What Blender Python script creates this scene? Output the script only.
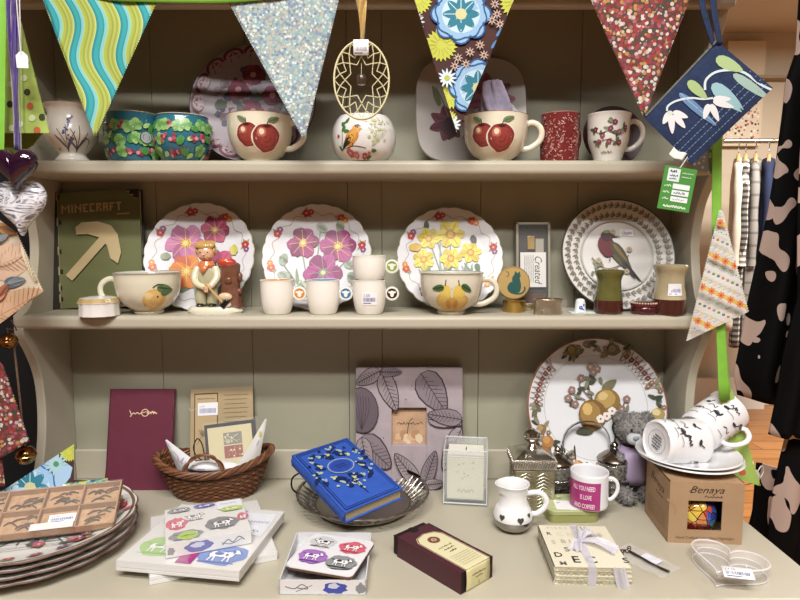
import bpy, bmesh, math, random
from mathutils import Vector, Matrix
from math import sin, cos, pi, radians as R_, sqrt, atan2, hypot
for o in list(bpy.data.objects): bpy.data.objects.remove(o)
SC = bpy.context.scene
COL = SC.collection
# ---------------------------------------------------------------- camera, world, lights, exposure
CZ = 1.2227; PITCH = R_(6.0); F = 600.0
cam_d = bpy.data.cameras.new('camera'); cam = bpy.data.objects.new('camera', cam_d); COL.objects.link(cam)
cam_d.sensor_fit = 'HORIZONTAL'; cam_d.sensor_width = 36.0; cam_d.lens = 36.0*F/800.0
cam_d.clip_start = 0.02; cam_d.clip_end = 60
cam.location = (0, 0, CZ); cam.rotation_euler = (pi/2-PITCH, 0, 0)
SC.camera = cam
w = bpy.data.worlds.new('world'); SC.world = w; w.use_nodes = True
w.node_tree.nodes['Background'].inputs[0].default_value = (0.94, 0.98, 1.0, 1)
w.node_tree.nodes['Background'].inputs[1].default_value = 0.17
def area(name, loc, rot, sx, sy, watt, colr=(1, .97, .92)):
    l = bpy.data.lights.new(name, 'AREA'); l.shape = 'RECTANGLE'; l.size = sx; l.size_y = sy; l.energy = watt; l.color = colr
    o = bpy.data.objects.new(name, l); COL.objects.link(o); o.location = loc; o.rotation_euler = rot; return o
area('ceiling_panel_light', (0.0, -0.30, 2.58), (0, 0, 0), 1.2, 0.16, 48, (1, .985, .95))
area('ceiling_panel_light', (-0.2, -0.90, 2.58), (0, 0, 0), 1.2, 0.16, 50, (1, .985, .95))
area('ceiling_panel_light', (1.5, -0.9, 2.58), (0, 0, 0), 0.6, 0.6, 16, (1, .985, .95))
area('ceiling_panel_light', (2.3, 2.4, 2.52), (0, 0, 0), 1.2, 0.6, 135, (1, .97, .92))
SC.view_settings.view_transform = 'Standard'; SC.view_settings.look = 'None'
SC.view_settings.gamma = 1; SC.view_settings.use_curve_mapping = False
SC.view_settings.exposure = 0.08

# ---------------------------------------------------------------- helpers
_c, _s = cos(PITCH), sin(PITCH)
def ray(px, py):
    x = (px-400)/F; v = (300-py)/F
    return Vector((x, _c+v*_s, -_s+v*_c))
def PZ(px, py, z):                      # point at height z seen at that place of the photo
    r = ray(px, py); t = (z-CZ)/r.z
    return Vector((0, 0, CZ))+r*t
def PD(px, py, d):                      # point at depth d
    r = ray(px, py); t = d/r.y
    return Vector((0, 0, CZ))+r*t
def SCL(p): return (p.y*_c-(p.z-CZ)*_s)/F      # metres per pixel at p
TZ = 0.75; Z2 = 1.0905; Z1 = 1.3478

def lin(h):
    h = h.lstrip('#'); o = []
    for i in (0, 2, 4):
        v = int(h[i:i+2], 16)/255
        o.append(v/12.92 if v <= .04045 else ((v+.055)/1.055)**2.4)
    return (o[0], o[1], o[2], 1)
def tone(h, k=.90, d=.12):
    r, g, b, a = lin(h); y = .3*r+.55*g+.15*b
    return (k*(r+(y-r)*d), k*(g+(y-g)*d), k*(b+(y-b)*d), 1)
_M = {}
def C(h, rough=.5, metal=0, trans=0, coat=0, noise=0, ns=30, bump=0, bs=80, sheen=0, alpha=1, sss=0, ior=1.45):
    k = (h, rough, metal, trans, coat, noise, ns, bump, bs, sheen, alpha, sss, ior)
    if k in _M: return _M[k]
    m = bpy.data.materials.new('m'+h.strip('#')); m.use_nodes = True; rgb = tone(h)
    nt = m.node_tree; b = nt.nodes['Principled BSDF']; I = b.inputs
    I['Base Color'].default_value = rgb; I['Roughness'].default_value = rough; I['Metallic'].default_value = metal
    I['Transmission Weight'].default_value = trans; I['Coat Weight'].default_value = coat; I['Coat Roughness'].default_value = .05
    I['Sheen Weight'].default_value = sheen; I['Alpha'].default_value = alpha; I['IOR'].default_value = ior
    if sss: I['Subsurface Weight'].default_value = sss; I['Subsurface Scale'].default_value = .01
    tc = None
    if noise or bump:
        tc = nt.nodes.new('ShaderNodeTexCoord')
    if noise:
        n = nt.nodes.new('ShaderNodeTexNoise'); n.inputs['Scale'].default_value = ns; n.inputs['Detail'].default_value = 5
        nt.links.new(tc.outputs['Object'], n.inputs['Vector'])
        r = nt.nodes.new('ShaderNodeMapRange'); r.inputs[1].default_value = .3; r.inputs[2].default_value = .7
        r.inputs[3].default_value = 1-noise; r.inputs[4].default_value = 1+noise*.5
        nt.links.new(n.outputs[0], r.inputs[0])
        mx = nt.nodes.new('ShaderNodeMix'); mx.data_type = 'RGBA'; mx.blend_type = 'MULTIPLY'; mx.inputs[0].default_value = 1
        mx.inputs[6].default_value = rgb; nt.links.new(r.outputs[0], mx.inputs[7]); nt.links.new(mx.outputs[2], I['Base Color'])
    if bump:
        n = nt.nodes.new('ShaderNodeTexNoise'); n.inputs['Scale'].default_value = bs; n.inputs['Detail'].default_value = 4
        nt.links.new(tc.outputs['Object'], n.inputs['Vector'])
        bp = nt.nodes.new('ShaderNodeBump'); bp.inputs['Strength'].default_value = bump; bp.inputs['Distance'].default_value = .002
        nt.links.new(n.outputs[0], bp.inputs['Height']); nt.links.new(bp.outputs[0], I['Normal'])
    _M[k] = m; return m
def node_mat(name, rough=.8):
    m = bpy.data.materials.new(name); m.use_nodes = True; nt = m.node_tree
    b = nt.nodes['Principled BSDF']; b.inputs['Roughness'].default_value = rough
    tc = nt.nodes.new('ShaderNodeTexCoord'); return m, nt, b, tc
def ramp(nt, stops, interp='CONSTANT'):
    r = nt.nodes.new('ShaderNodeValToRGB'); r.color_ramp.interpolation = interp; e = r.color_ramp.elements
    while len(e) > 1: e.remove(e[0])
    e[0].position = stops[0][0]; e[0].color = tone(stops[0][1])
    for p, h in stops[1:]:
        n = e.new(p); n.color = tone(h)
    return r
def dots_mat(name, bg, cols, scale, size, rough=.85):
    """printed cotton: random coloured spots on a ground"""
    m, nt, b, tc = node_mat(name, rough)
    v = nt.nodes.new('ShaderNodeTexVoronoi'); v.inputs['Scale'].default_value = scale; v.inputs['Randomness'].default_value = .8
    nt.links.new(tc.outputs['Object'], v.inputs['Vector'])
    sep = nt.nodes.new('ShaderNodeSeparateColor'); nt.links.new(v.outputs['Color'], sep.inputs[0])
    r = ramp(nt, [(i/len(cols), c) for i, c in enumerate(cols)]); nt.links.new(sep.outputs[0], r.inputs[0])
    lt = nt.nodes.new('ShaderNodeMath'); lt.operation = 'LESS_THAN'; lt.inputs[1].default_value = size
    nt.links.new(v.outputs['Distance'], lt.inputs[0])
    mx = nt.nodes.new('ShaderNodeMix'); mx.data_type = 'RGBA'; nt.links.new(lt.outputs[0], mx.inputs[0])
    mx.inputs[6].default_value = tone(bg); nt.links.new(r.outputs[0], mx.inputs[7]); nt.links.new(mx.outputs[2], b.inputs['Base Color'])
    return m
GLASS = None
def glass(h='#ffffff', rough=.02, ior=1.45): return C(h, rough, trans=1, ior=ior)
def film(h='#ffffff', a=.16): return C(h, .12, alpha=a, coat=.6)
SILVER = C('#d6d2ca', .34, metal=1, bump=.25, bs=300)
GOLDM = C('#c9a24a', .3, metal=1)

class MB:
    def __init__(s): s.v = []; s.f = []; s.m = []; s.mats = []; s.sm = []
    def mi(s, m):
        if m not in s.mats: s.mats.append(m)
        return s.mats.index(m)
    def add(s, vs, fs, m, smooth=True):
        b = len(s.v); s.v += [tuple(v) for v in vs]; k = s.mi(m)
        for f in fs: s.f.append(tuple(b+i for i in f)); s.m.append(k); s.sm.append(smooth)
        return s
    def box(s, c, h, m, rz=0, M=None):
        vs = []
        for x in (-1, 1):
            for y in (-1, 1):
                for z in (-1, 1):
                    p = Vector((x*h[0], y*h[1], z*h[2]))
                    if M is not None: p = M @ p
                    elif rz: p = Matrix.Rotation(rz, 3, 'Z') @ p
                    vs.append(p+Vector(c))
        return s.add(vs, [(0, 1, 3, 2), (4, 6, 7, 5), (0, 4, 5, 1), (2, 3, 7, 6), (0, 2, 6, 4), (1, 5, 7, 3)], m, False)
    def bx(s, a, b, m):
        return s.box([(a[i]+b[i])/2 for i in range(3)], [abs(b[i]-a[i])/2 for i in range(3)], m)
    def lathe(s, prof, m, seg=48, c=(0, 0, 0), rf=None, axis=None, mf=None, smooth=True, sy=1):
        """prof (r,z); rf(theta,i) radius factor; mf(i) material per band"""
        vs = []; n = len(prof)
        for i, (r, z) in enumerate(prof):
            for j in range(seg):
                t = 2*pi*j/seg; q = r*(rf(t, i) if rf else 1)
                vs.append(Vector((q*cos(t), q*sin(t)*sy, z)))
        if axis is not None: vs = [axis @ v for v in vs]
        vs = [v+Vector(c) for v in vs]
        b = len(s.v); s.v += [tuple(v) for v in vs]
        for i in range(n-1):
            k = s.mi(mf(i) or m if mf else m)
            for j in range(seg):
                j2 = (j+1) % seg
                s.f.append((b+i*seg+j, b+i*seg+j2, b+(i+1)*seg+j2, b+(i+1)*seg+j)); s.m.append(k); s.sm.append(smooth)
        return s
    def tube(s, pts, r, m, seg=10, closed=False, flat=1, up=None, caps=True):
        pts = [Vector(p) for p in pts]; n = len(pts); vs = []
        rr = r if hasattr(r, '__len__') else [r]*n
        pn = None
        for i, p in enumerate(pts):
            if closed: t = pts[(i+1) % n]-pts[i-1]
            else: t = pts[min(i+1, n-1)]-pts[max(i-1, 0)]
            if t.length < 1e-9: t = Vector((0, 0, 1))
            t.normalize()
            if pn is None:
                a = Vector(up) if up else (Vector((0, 0, 1)) if abs(t.z) < .9 else Vector((1, 0, 0)))
            else: a = pn
            nn = a-t*a.dot(t)
            if nn.length < 1e-6: nn = t.orthogonal()
            nn.normalize(); pn = nn; bb = t.cross(nn)
            for j in range(seg):
                q = 2*pi*j/seg
                vs.append(p+nn*cos(q)*rr[i]+bb*sin(q)*rr[i]*flat)
        fs = []
        for i in range(n if closed else n-1):
            for j in range(seg):
                j2 = (j+1) % seg; i2 = (i+1) % n
                fs.append((i*seg+j, i*seg+j2, i2*seg+j2, i2*seg+j))
        if not closed and caps:
            fs.append(tuple(range(seg))[::-1]); fs.append(tuple((n-1)*seg+j for j in range(seg)))
        return s.add(vs, fs, m)
    def ell(s, c, r, m, seg=16, rings=10, M=None, wob=0, seed=0):
        rnd = random.Random(seed); vs = []
        for i in range(rings+1):
            a = -pi/2+pi*i/rings
            for j in range(seg):
                t = 2*pi*j/seg; k = 1+(rnd.uniform(-wob, wob) if 0 < i < rings else 0)
                p = Vector((r[0]*cos(a)*cos(t)*k, r[1]*cos(a)*sin(t)*k, r[2]*sin(a)*k))
                if M is not None: p = M @ p
                vs.append(p+Vector(c))
        fs = [(i*seg+j, i*seg+(j+1) % seg, (i+1)*seg+(j+1) % seg, (i+1)*seg+j) for i in range(rings) for j in range(seg)]
        return s.add(vs, fs, m)
    def prism(s, poly, z0, z1, m, M=None, ms=None):
        n = len(poly)
        vs = [Vector((x, y, z0)) for x, y in poly]+[Vector((x, y, z1)) for x, y in poly]
        if M is not None: vs = [M @ v for v in vs]
        s.add(vs, [tuple(range(n))[::-1], tuple(range(n, 2*n))], m, False)
        s.add(vs, [(i, (i+1) % n, n+(i+1) % n, n+i) for i in range(n)], ms or m, False)
        return s
    def grid(s, f, nu, nv, m, thick=0):
        vs = [f(i/nu, j/nv) for j in range(nv+1) for i in range(nu+1)]
        fs = [(j*(nu+1)+i, j*(nu+1)+i+1, (j+1)*(nu+1)+i+1, (j+1)*(nu+1)+i) for j in range(nv) for i in range(nu)]
        return s.add(vs, fs, m)
    def build(s, name, parent=None, bevel=0, solid=0, merge=True, angle=40, sub=0):
        me = bpy.data.meshes.new(name); me.from_pydata(s.v, [], s.f)
        for m in s.mats: me.materials.append(m)
        me.polygons.foreach_set('material_index', s.m); me.polygons.foreach_set('use_smooth', s.sm); me.update()
        if merge:
            bm = bmesh.new(); bm.from_mesh(me); bmesh.ops.remove_doubles(bm, verts=bm.verts, dist=1e-6)
            bmesh.ops.dissolve_degenerate(bm, dist=1e-7, edges=bm.edges); bm.to_mesh(me); bm.free()
        try: me.set_sharp_from_angle(angle=R_(angle))
        except Exception: pass
        o = bpy.data.objects.new(name, me); COL.objects.link(o)
        if parent: o.parent = parent
        if solid:
            md = o.modifiers.new('solid', 'SOLIDIFY'); md.thickness = solid; md.offset = 0
        if bevel:
            md = o.modifiers.new('bevel', 'BEVEL'); md.width = bevel; md.segments = 3; md.limit_method = 'ANGLE'; md.angle_limit = R_(50)
        if sub:
            md = o.modifiers.new('sub', 'SUBSURF'); md.levels = sub; md.render_levels = sub
        return o

def spline(P, n=6):
    out = []; L = len(P)
    for i in range(L-1):
        p0 = P[max(i-1, 0)]; p1 = P[i]; p2 = P[i+1]; p3 = P[min(i+2, L-1)]
        for k in range(n):
            t = k/n
            out.append(tuple(.5*((2*b)+(-a+c)*t+(2*a-5*b+4*c-d)*t*t+(-a+3*b-3*c+d)*t**3) for a, b, c, d in zip(p0, p1, p2, p3)))
    out.append(tuple(P[-1])); return out

def tag(o, label, cat, group=None, kind=None):
    o['label'] = label; o['category'] = cat
    if group: o['group'] = group
    if kind: o['kind'] = kind
    return o
def thing(name, label, cat, M=None, loc=None, rz=0, group=None):
    o = bpy.data.objects.new(name, None); COL.objects.link(o); o.empty_display_size = .02
    if M is not None: o.matrix_world = M
    elif loc is not None: o.location = loc; o.rotation_euler = (0, 0, rz)
    return tag(o, label, cat, group)
def frameM(O, X, Y):
    """matrix with local x along X, local y near Y, z = X x Y; origin O"""
    x = X.normalized(); z = X.cross(Y).normalized(); y = z.cross(x)
    M = Matrix((x, y, z)).transposed().to_4x4(); M.translation = O
    return M
_T = {}
def glyphs(txt, shear=0, bold=0):
    k = (txt, shear, bold)
    if k in _T: return _T[k]
    cu = bpy.data.curves.new('t', 'FONT'); cu.body = txt; cu.size = 1; cu.shear = shear; cu.offset = bold
    cu.resolution_u = 2; cu.fill_mode = 'FRONT'
    o = bpy.data.objects.new('t', cu); COL.objects.link(o)
    dg = bpy.context.evaluated_depsgraph_get(); me = bpy.data.meshes.new_from_object(o.evaluated_get(dg))
    vs = [(v.co.x, v.co.y) for v in me.vertices]; fs = [tuple(p.vertices) for p in me.polygons]
    bpy.data.objects.remove(o); bpy.data.curves.remove(cu); bpy.data.meshes.remove(me)
    _T[k] = (vs, fs); return _T[k]
class Art:
    """draws printed / painted motifs as thin faces laid on a surface; fmap(u,v,off) -> point"""
    def __init__(s, mb, fmap, k=1, base=2e-4, step=3e-5, rough=.35, coat=0, seed=1):
        s.mb = mb; s.f = fmap; s.k = k; s.off = base; s.step = step; s.rough = rough; s.coat = coat; s.r = random.Random(seed); s.clip = None
    def C(s, c): return C(c, s.rough, coat=s.coat) if isinstance(c, str) else c
    def P(s, u, v): return s.f(u*s.k, v*s.k, s.off)
    def nxt(s): s.off += s.step
    def emit(s, uv, fs, c):
        if not s.clip: s.mb.add([s.P(*p) for p in uv], fs, s.C(c), False); s.nxt(); return s
        cl = s.clip; n = len(cl); ar = sum(cl[i][0]*cl[(i+1) % n][1]-cl[(i+1) % n][0]*cl[i][1] for i in range(n)); sg = 1 if ar > 0 else -1
        vs = []; out = []
        for f in fs:
            P = [uv[i] for i in f]
            for i in range(n):
                a, b = cl[i], cl[(i+1) % n]
                side = lambda q: sg*((b[0]-a[0])*(q[1]-a[1])-(b[1]-a[1])*(q[0]-a[0]))
                Q = []
                for k in range(len(P)):
                    p, q = P[k-1], P[k]; sp, sq = side(p), side(q)
                    if (sp >= 0) != (sq >= 0): t = sp/(sp-sq); Q.append((p[0]+(q[0]-p[0])*t, p[1]+(q[1]-p[1])*t))
                    if sq >= 0: Q.append(q)
                P = Q
                if not P: break
            if len(P) >= 3: b0 = len(vs); vs += P; out.append(tuple(range(b0, b0+len(P))))
        if out: s.mb.add([s.P(*p) for p in vs], out, s.C(c), False)
        s.nxt(); return s
    def poly(s, pts, c):
        return s.emit(list(pts), [tuple(range(len(pts)))], c)
    def rect(s, x0, y0, x1, y1, c, n=1):
        vs = []; fs = []
        for i in range(n+1):
            x = x0+(x1-x0)*i/n; vs += [(x, y0), (x, y1)]
        for i in range(n): fs.append((2*i, 2*i+2, 2*i+3, 2*i+1))
        return s.emit(vs, fs, c)
    def shape(s, cx, cy, fn, c, n=18, rings=2):
        """fn(t)->(dx,dy) closed outline"""
        vs = [(cx, cy)]; fs = []
        for g in range(1, rings+1):
            for i in range(n):
                dx, dy = fn(2*pi*i/n); vs.append((cx+dx*g/rings, cy+dy*g/rings))
        for i in range(n):
            fs.append((0, 1+i, 1+(i+1) % n))
            for g in range(1, rings): a = 1+(g-1)*n; b = 1+g*n; fs.append((a+i, b+i, b+(i+1) % n, a+(i+1) % n))
        return s.emit(vs, fs, c)
    def blob(s, cx, cy, rx, ry=None, rot=0, c='#ffffff', wob=0, n=18, rings=2):
        ry = rx if ry is None else ry; ca, sa = cos(rot), sin(rot)
        w = [1+s.r.uniform(-wob, wob) for _ in range(n)]
        def fn(t):
            i = int(round(t/(2*pi)*n)) % n; x = rx*cos(t)*w[i]; y = ry*sin(t)*w[i]; return (x*ca-y*sa, x*sa+y*ca)
        return s.shape(cx, cy, fn, c, n, rings)
    def leaf(s, x, y, L, W, rot, c):
        """starts at x,y"""
        ca, sa = cos(rot), sin(rot)
        def fn(t):
            a = L/2*cos(t); b = W/2*sin(t)*(1-.35*cos(t)); 
            if abs(cos(t)) > .95: b *= .6
            return (a*ca-b*sa, a*sa+b*ca)
        return s.shape(x+L/2*ca, y+L/2*sa, fn, c, 14, 2)
    def stroke(s, pts, w, c, sp=True, taper=False):
        if sp and len(pts) > 2: pts = spline(pts, 5)
        vs = []; fs = []; n = len(pts)
        for i, p in enumerate(pts):
            a = pts[max(i-1, 0)]; b = pts[min(i+1, n-1)]; dx, dy = b[0]-a[0], b[1]-a[1]; L = hypot(dx, dy) or 1
            q = w/2*(1-.8*i/(n-1) if taper else 1); vs += [(p[0]-dy/L*q, p[1]+dx/L*q), (p[0]+dy/L*q, p[1]-dx/L*q)]
        for i in range(n-1): fs.append((2*i, 2*i+1, 2*i+3, 2*i+2))
        return s.emit(vs, fs, c)
    def ring(s, cx, cy, r, w, c, n=48, ry=None, wave=0, nw=0):
        ry = ry or r; vs = []; fs = []
        for i in range(n):
            t = 2*pi*i/n; k = 1+wave*sin(nw*t)
            for q in (-w/2, w/2): vs.append((cx+(r*k+q)*cos(t), cy+(ry*k+q)*sin(t)))
        for i in range(n): j = (i+1) % n; fs.append((2*i, 2*i+1, 2*j+1, 2*j))
        return s.emit(vs, fs, c)
    def flower(s, x, y, r, n, c, cc, rot=0, c2=None, wide=.5, cr=.25, wob=.06):
        for i in range(n):
            a = rot+2*pi*i/n
            s.blob(x+cos(a)*r*.58, y+sin(a)*r*.58, r*.45, r*wide, a, c if (i % 2 == 0 or not c2) else c2, wob, 12)
        if c2:
            for i in range(n*2):
                a = rot+pi*i/n; s.leaf(x, y, r*.75, r*.1, a, c2)
        if cc: s.blob(x, y, r*cr, r*cr, 0, cc, 0, 10)
        return s
    def daisy(s, x, y, r, n, c, cc, w=.25, rot=0):
        for i in range(n): s.leaf(x, y, r, r*w, rot+2*pi*i/n, c)
        if cc: s.blob(x, y, r*.28, r*.28, 0, cc, 0, 8)
        return s
    def text(s, txt, x, y, size, c, shear=0, bold=0, rot=0, align='l', sx=1):
        vs, fs = glyphs(txt, shear, bold)
        if not vs: return s
        x1 = max(v[0] for v in vs); x0 = min(v[0] for v in vs)
        o = {'l': 0, 'c': -(x0+x1)/2, 'r': -x1}[align]; ca, sa = cos(rot), sin(rot)
        pts = []
        for a, b in vs:
            a = (a+o)*size*sx; b = b*size; pts.append((x+a*ca-b*sa, y+a*sa+b*ca))
        return s.emit(pts, fs, c)
    def scrawl(s, x, y, w, h, c, lw, n=9, seed=3, rot=0):
        """a line of running script too small to read"""
        r = random.Random(seed); pts = []
        ca, sa = cos(rot), sin(rot)
        for i in range(n*2+1):
            a = w*i/(n*2); b = (h if i % 2 else 0)*r.uniform(.5, 1.1); a += r.uniform(-.3, .3)*w/n
            pts.append((x+a*ca-b*sa, y+a*sa+b*ca))
        return s.stroke(pts, lw, c)
def flatmap(O=(0, 0, 0), X=(1, 0, 0), Y=(0, 1, 0)):
    O, X, Y = Vector(O), Vector(X), Vector(Y); N = X.cross(Y).normalized()
    return lambda u, v, o: O+X*u+Y*v+N*o
def interp(prof, z):
    """outer radius at height z on a list of (r,z) rising"""
    for i in range(len(prof)-1):
        a, b = prof[i], prof[i+1]
        if a[1] <= z <= b[1] and b[1] > a[1]: return a[0]+(b[0]-a[0])*(z-a[1])/(b[1]-a[1])
    return prof[-1][0] if z > prof[-1][1] else prof[0][0]
def wrapmap(prof, phi=-pi/2, sy=1):
    """u = arc length from the side facing phi, v = height"""
    r0 = max(p[0] for p in prof)
    def f(u, v, o):
        r = interp(prof, v)+o+1.5e-4; t = phi+u/r0
        return Vector((r*cos(t), r*sin(t)*sy, v))
    return f
# ---------------------------------------------------------------- the room
def struct(mb, name, **k):
    o = mb.build(name, **k); o['kind'] = 'structure'; return o
def plank_mat():
    m, nt, b, tc = node_mat('wood_floor', .35)
    mp = nt.nodes.new('ShaderNodeMapping'); mp.inputs['Scale'].default_value = (1, 1, 1)
    nt.links.new(tc.outputs['Object'], mp.inputs[0])
    br = nt.nodes.new('ShaderNodeTexBrick'); br.inputs['Scale'].default_value = 1; br.inputs['Brick Width'].default_value = 1.4; br.inputs['Row Height'].default_value = .14
    br.inputs['Mortar Size'].default_value = .003; br.inputs['Color1'].default_value = lin('#a8713f'); br.inputs['Color2'].default_value = lin('#95602f'); br.inputs['Mortar'].default_value = lin('#5c3a1c')
    nt.links.new(mp.outputs[0], br.inputs[0])
    n = nt.nodes.new('ShaderNodeTexNoise'); n.inputs['Scale'].default_value = 4; n.inputs['Detail'].default_value = 8
    m2 = nt.nodes.new('ShaderNodeMapping'); m2.inputs['Scale'].default_value = (1, 12, 1); nt.links.new(tc.outputs['Object'], m2.inputs[0]); nt.links.new(m2.outputs[0], n.inputs[0])
    mx = nt.nodes.new('ShaderNodeMix'); mx.data_type = 'RGBA'; mx.blend_type = 'OVERLAY'; mx.inputs[0].default_value = .5
    nt.links.new(br.outputs[0], mx.inputs[6]); nt.links.new(n.outputs[0], mx.inputs[7]); nt.links.new(mx.outputs[2], b.inputs['Base Color']); return m
WALLM = C('#cdbba0', .9, noise=.04, ns=2)
WALLD = C('#3c342b', .9, noise=.1, ns=3)
m = MB(); m.bx((-3.5, -3.2, -.05), (4.5, 4.35, 0), plank_mat()); struct(m, 'floor')
m = MB(); m.bx((-3.5, -3.2, 2.62), (4.5, 4.35, 2.7), C('#cdb9a0', .9)); struct(m, 'ceiling')
m = MB(); m.bx((-3.5, 4.3, 0), (4.5, 4.4, 2.62), WALLM); struct(m, 'wall_back')
m = MB(); m.bx((4.5, -3.2, 0), (4.6, 4.4, 2.62), WALLM); struct(m, 'wall_right')
m = MB(); m.bx((-3.6, -3.2, 0), (-3.5, 4.4, 2.62), WALLM); struct(m, 'wall_left')
m = MB(); m.bx((-3.5, -3.3, 0), (4.5, -3.2, 2.62), C('#746c60', .9)); struct(m, 'wall_front')
m = MB(); m.bx((-3.5, 4.27, 0), (4.5, 4.3, .13), C('#e2d8c6', .6)); struct(m, 'baseboard_back', bevel=.008)
m = MB(); m.bx((-3.5, 4.22, 2.3), (4.5, 4.3, 2.32), C('#a58e72', .8)); struct(m, 'trim_1', bevel=.005)
# slatted ceiling grille, upper right
g = thing('ceiling_vent', 'slatted brown ceiling vent at the top right corner above the clothes', 'vent', loc=(2.2, 3.2, 2.6))
m = MB(); m.bx((-.5, -.3, 0), (.5, .3, .02), C('#6b5444', .8)); m.build('backing', g)
for i in range(9):
    m = MB(); x = -.45+.11*i; m.bx((x, -.28, -.02), (x+.04, .28, 0), C('#e6d9c8', .6)); m.build('slat', g)
for x, y in ((0, -.25), (-.6, -1.2), (1.6, 2.6)):
    pass

# ---------------------------------------------------------------- the painted dresser
PAINT = C('#bab29d', .42, noise=.035, ns=7, bump=.12, bs=60)
PAINT2 = C('#a9a58e', .5, noise=.05, ns=6, bump=.15, bs=50)
XL, XR = -.635, .511
DB = 1.14
dr = thing('dresser', 'large olive grey painted dresser with two open shelves, scalloped sides and a deep worktop', 'dresser', loc=(0, 0, 0))
m = MB()   # back boards with grooves between
gx = [XL]+[PD(p, 250, DB).x for p in (158, 250, 348, 382, 480, 576)]+[XR]
for a, b in zip(gx[:-1], gx[1:]):
    m.bx((a+.0003, DB, TZ-.02), (b-.0003, DB+.012, 1.68), PAINT2)
m.bx((XL-.016, DB+.010, TZ-.02), (XR+.016, DB+.016, 1.68), PAINT2)
m.build('back_panel', dr, bevel=.0009)
PROF = spline([(.75, .985), (.775, 1.01), (.83, 1.035), (.9, 1.048), (.97, 1.045), (1.02, 1.025), (1.055, 1.002), (1.072, 1.0)], 5)
PROF += spline([(1.0905, 1.0), (1.11, 1.028), (1.16, 1.05), (1.22, 1.058), (1.275, 1.045), (1.31, 1.02), (1.33, 1.0)], 5)
PROF += spline([(1.348, 1.0), (1.375, 1.04), (1.44, 1.052), (1.52, 1.04), (1.58, 1.005), (1.68, 1.0)], 5)
for x0 in (XL-.016, XR):
    m = MB(); poly = [(DB+.016, .75)]+[(d, z) for z, d in PROF]+[(DB+.016, 1.68)]
    n = len(poly); vs = [(x0, d, z) for d, z in poly]+[(x0+.016, d, z) for d, z in poly]
    m.add(vs, [tuple(range(n)), tuple(range(n, 2*n))[::-1]]+[(i, n+i, n+(i+1) % n, (i+1) % n) for i in range(n)], PAINT, False)
    m.build('side_panel', dr, bevel=.003)
for z, ex in ((Z2, .002), (Z1, .002)):
    m = MB(); m.bx((XL-.016-ex, .999, z-.0235), (XR+.016+ex, 1.03, z), PAINT); m.bx((XL, 1.02, z-.0235), (XR, DB, z), PAINT)
    m.build('shelf', dr, bevel=.007)
m = MB(); m.bx((XL-.018, .985, 1.583), (XR+.018, 1.004, 1.7), PAINT); m.build('cornice', dr, bevel=.005)
m = MB(); m.bx((XL-.016, .892, 1.612), (XR+.016, 1.004, 1.66), PAINT); m.build('cornice', dr, bevel=.01)
m = MB(); m.bx((XL, .99, 1.665), (XR, DB+.01, 1.68), PAINT2); m.build('top_board', dr)
m = MB(); m.bx((XL, DB-.008, TZ), (XR, DB, .81), PAINT); m.build('rear_rail', dr, bevel=.003)
m = MB(); m.bx((-.74, .736, TZ-.028), (.583, DB+.02, TZ), PAINT); m.build('worktop', dr, bevel=.008)
m = MB(); m.bx((-.70, .80, .08), (.545, DB+.015, TZ-.028), PAINT); m.bx((-.68, .82, 0), (.525, DB, .08), PAINT); m.build('base_cupboard', dr, bevel=.004)
for k in range(3):
    x = -.68+.405*k
    m = MB(); m.bx((x, .785, .12), (x+.385, .80, .70), PAINT); d = m.build('door', dr, bevel=.004)
    m = MB(); m.lathe([(0, -.03), (.012, -.028), (.014, -.02), (.006, -.01), (.006, 0)], GOLDM, 16, axis=Matrix.Rotation(-pi/2, 3, 'X'), c=(x+.34, .755, .5)); m.build('knob', d)

# ---------------------------------------------------------------- clothes rail behind, on the right
def jacket(x, yc, z, L, W, D, mt, label, tilt=0):
    """jacket hung on a rail that runs left-right, seen from its sleeve side"""
    t = thing('hanging_jacket', label, 'jacket', loc=(x, yc, z), rz=-atan2(x, yc), group='jackets on the clothes rail')
    m = MB(); n = 26; rows = 24
    def f(u, v):
        a = 2*pi*u; zz = -.06-L*v
        sh = min(1, .25+v*6) if v < .12 else 1
        rx = W/2*(1+.12*sin(3*a+v*2))*(.55+.45*sh); ry = D/2*(.35+.65*sh)*(1+.05*sin(5*a)+.05*v)
        return Vector((rx*cos(a)+tilt*v, ry*sin(a), zz))
    m.grid(f, n, rows, mt); m.build('body', t, solid=.004)
    for sgn in (-1, 1):
        m = MB(); pts = [(0, sgn*D*.36, -.10), (.005, sgn*D*.5, -.2), (.01, sgn*D*.54, -.45), (.012, sgn*D*.5, -.68)]
        m.tube(spline(pts, 5), [.022+.003*sin(i*1.3) for i in range(16)], mt, 12); m.build('sleeve', t)
    m = MB(); m.tube([(0, -D*.4, -.09), (0, -D*.2, -.05), (0, 0, -.035), (0, D*.2, -.05), (0, D*.4, -.09)], .01, C('#c79a5e', .5), 8)
    m.tube(spline([(0, 0, -.035), (0, 0, 0), (0, .02, .028), (0, 0, .05), (0, -.02, .03)], 4), .0025, C('#b8b8b8', .3, 1), 6); m.build('hanger', t)
rail_z = PD(750, 141, 3.6).z
t = thing('clothes_rail', 'chrome clothes rail on the back wall with jackets hung from it', 'clothes rail', loc=(0, 3.6, 0))
m = MB(); m.tube([(1.9, 0, rail_z), (3.3, 0, rail_z)], .014, C('#c8c4bc', .25, 1), 12); m.build('rail', t)
for x in (1.92, 3.28):
    m = MB(); m.tube([(x, 0, rail_z), (x, .68, rail_z)], .010, C('#c8c4bc', .25, 1), 10); m.build('bracket', t)
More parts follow.
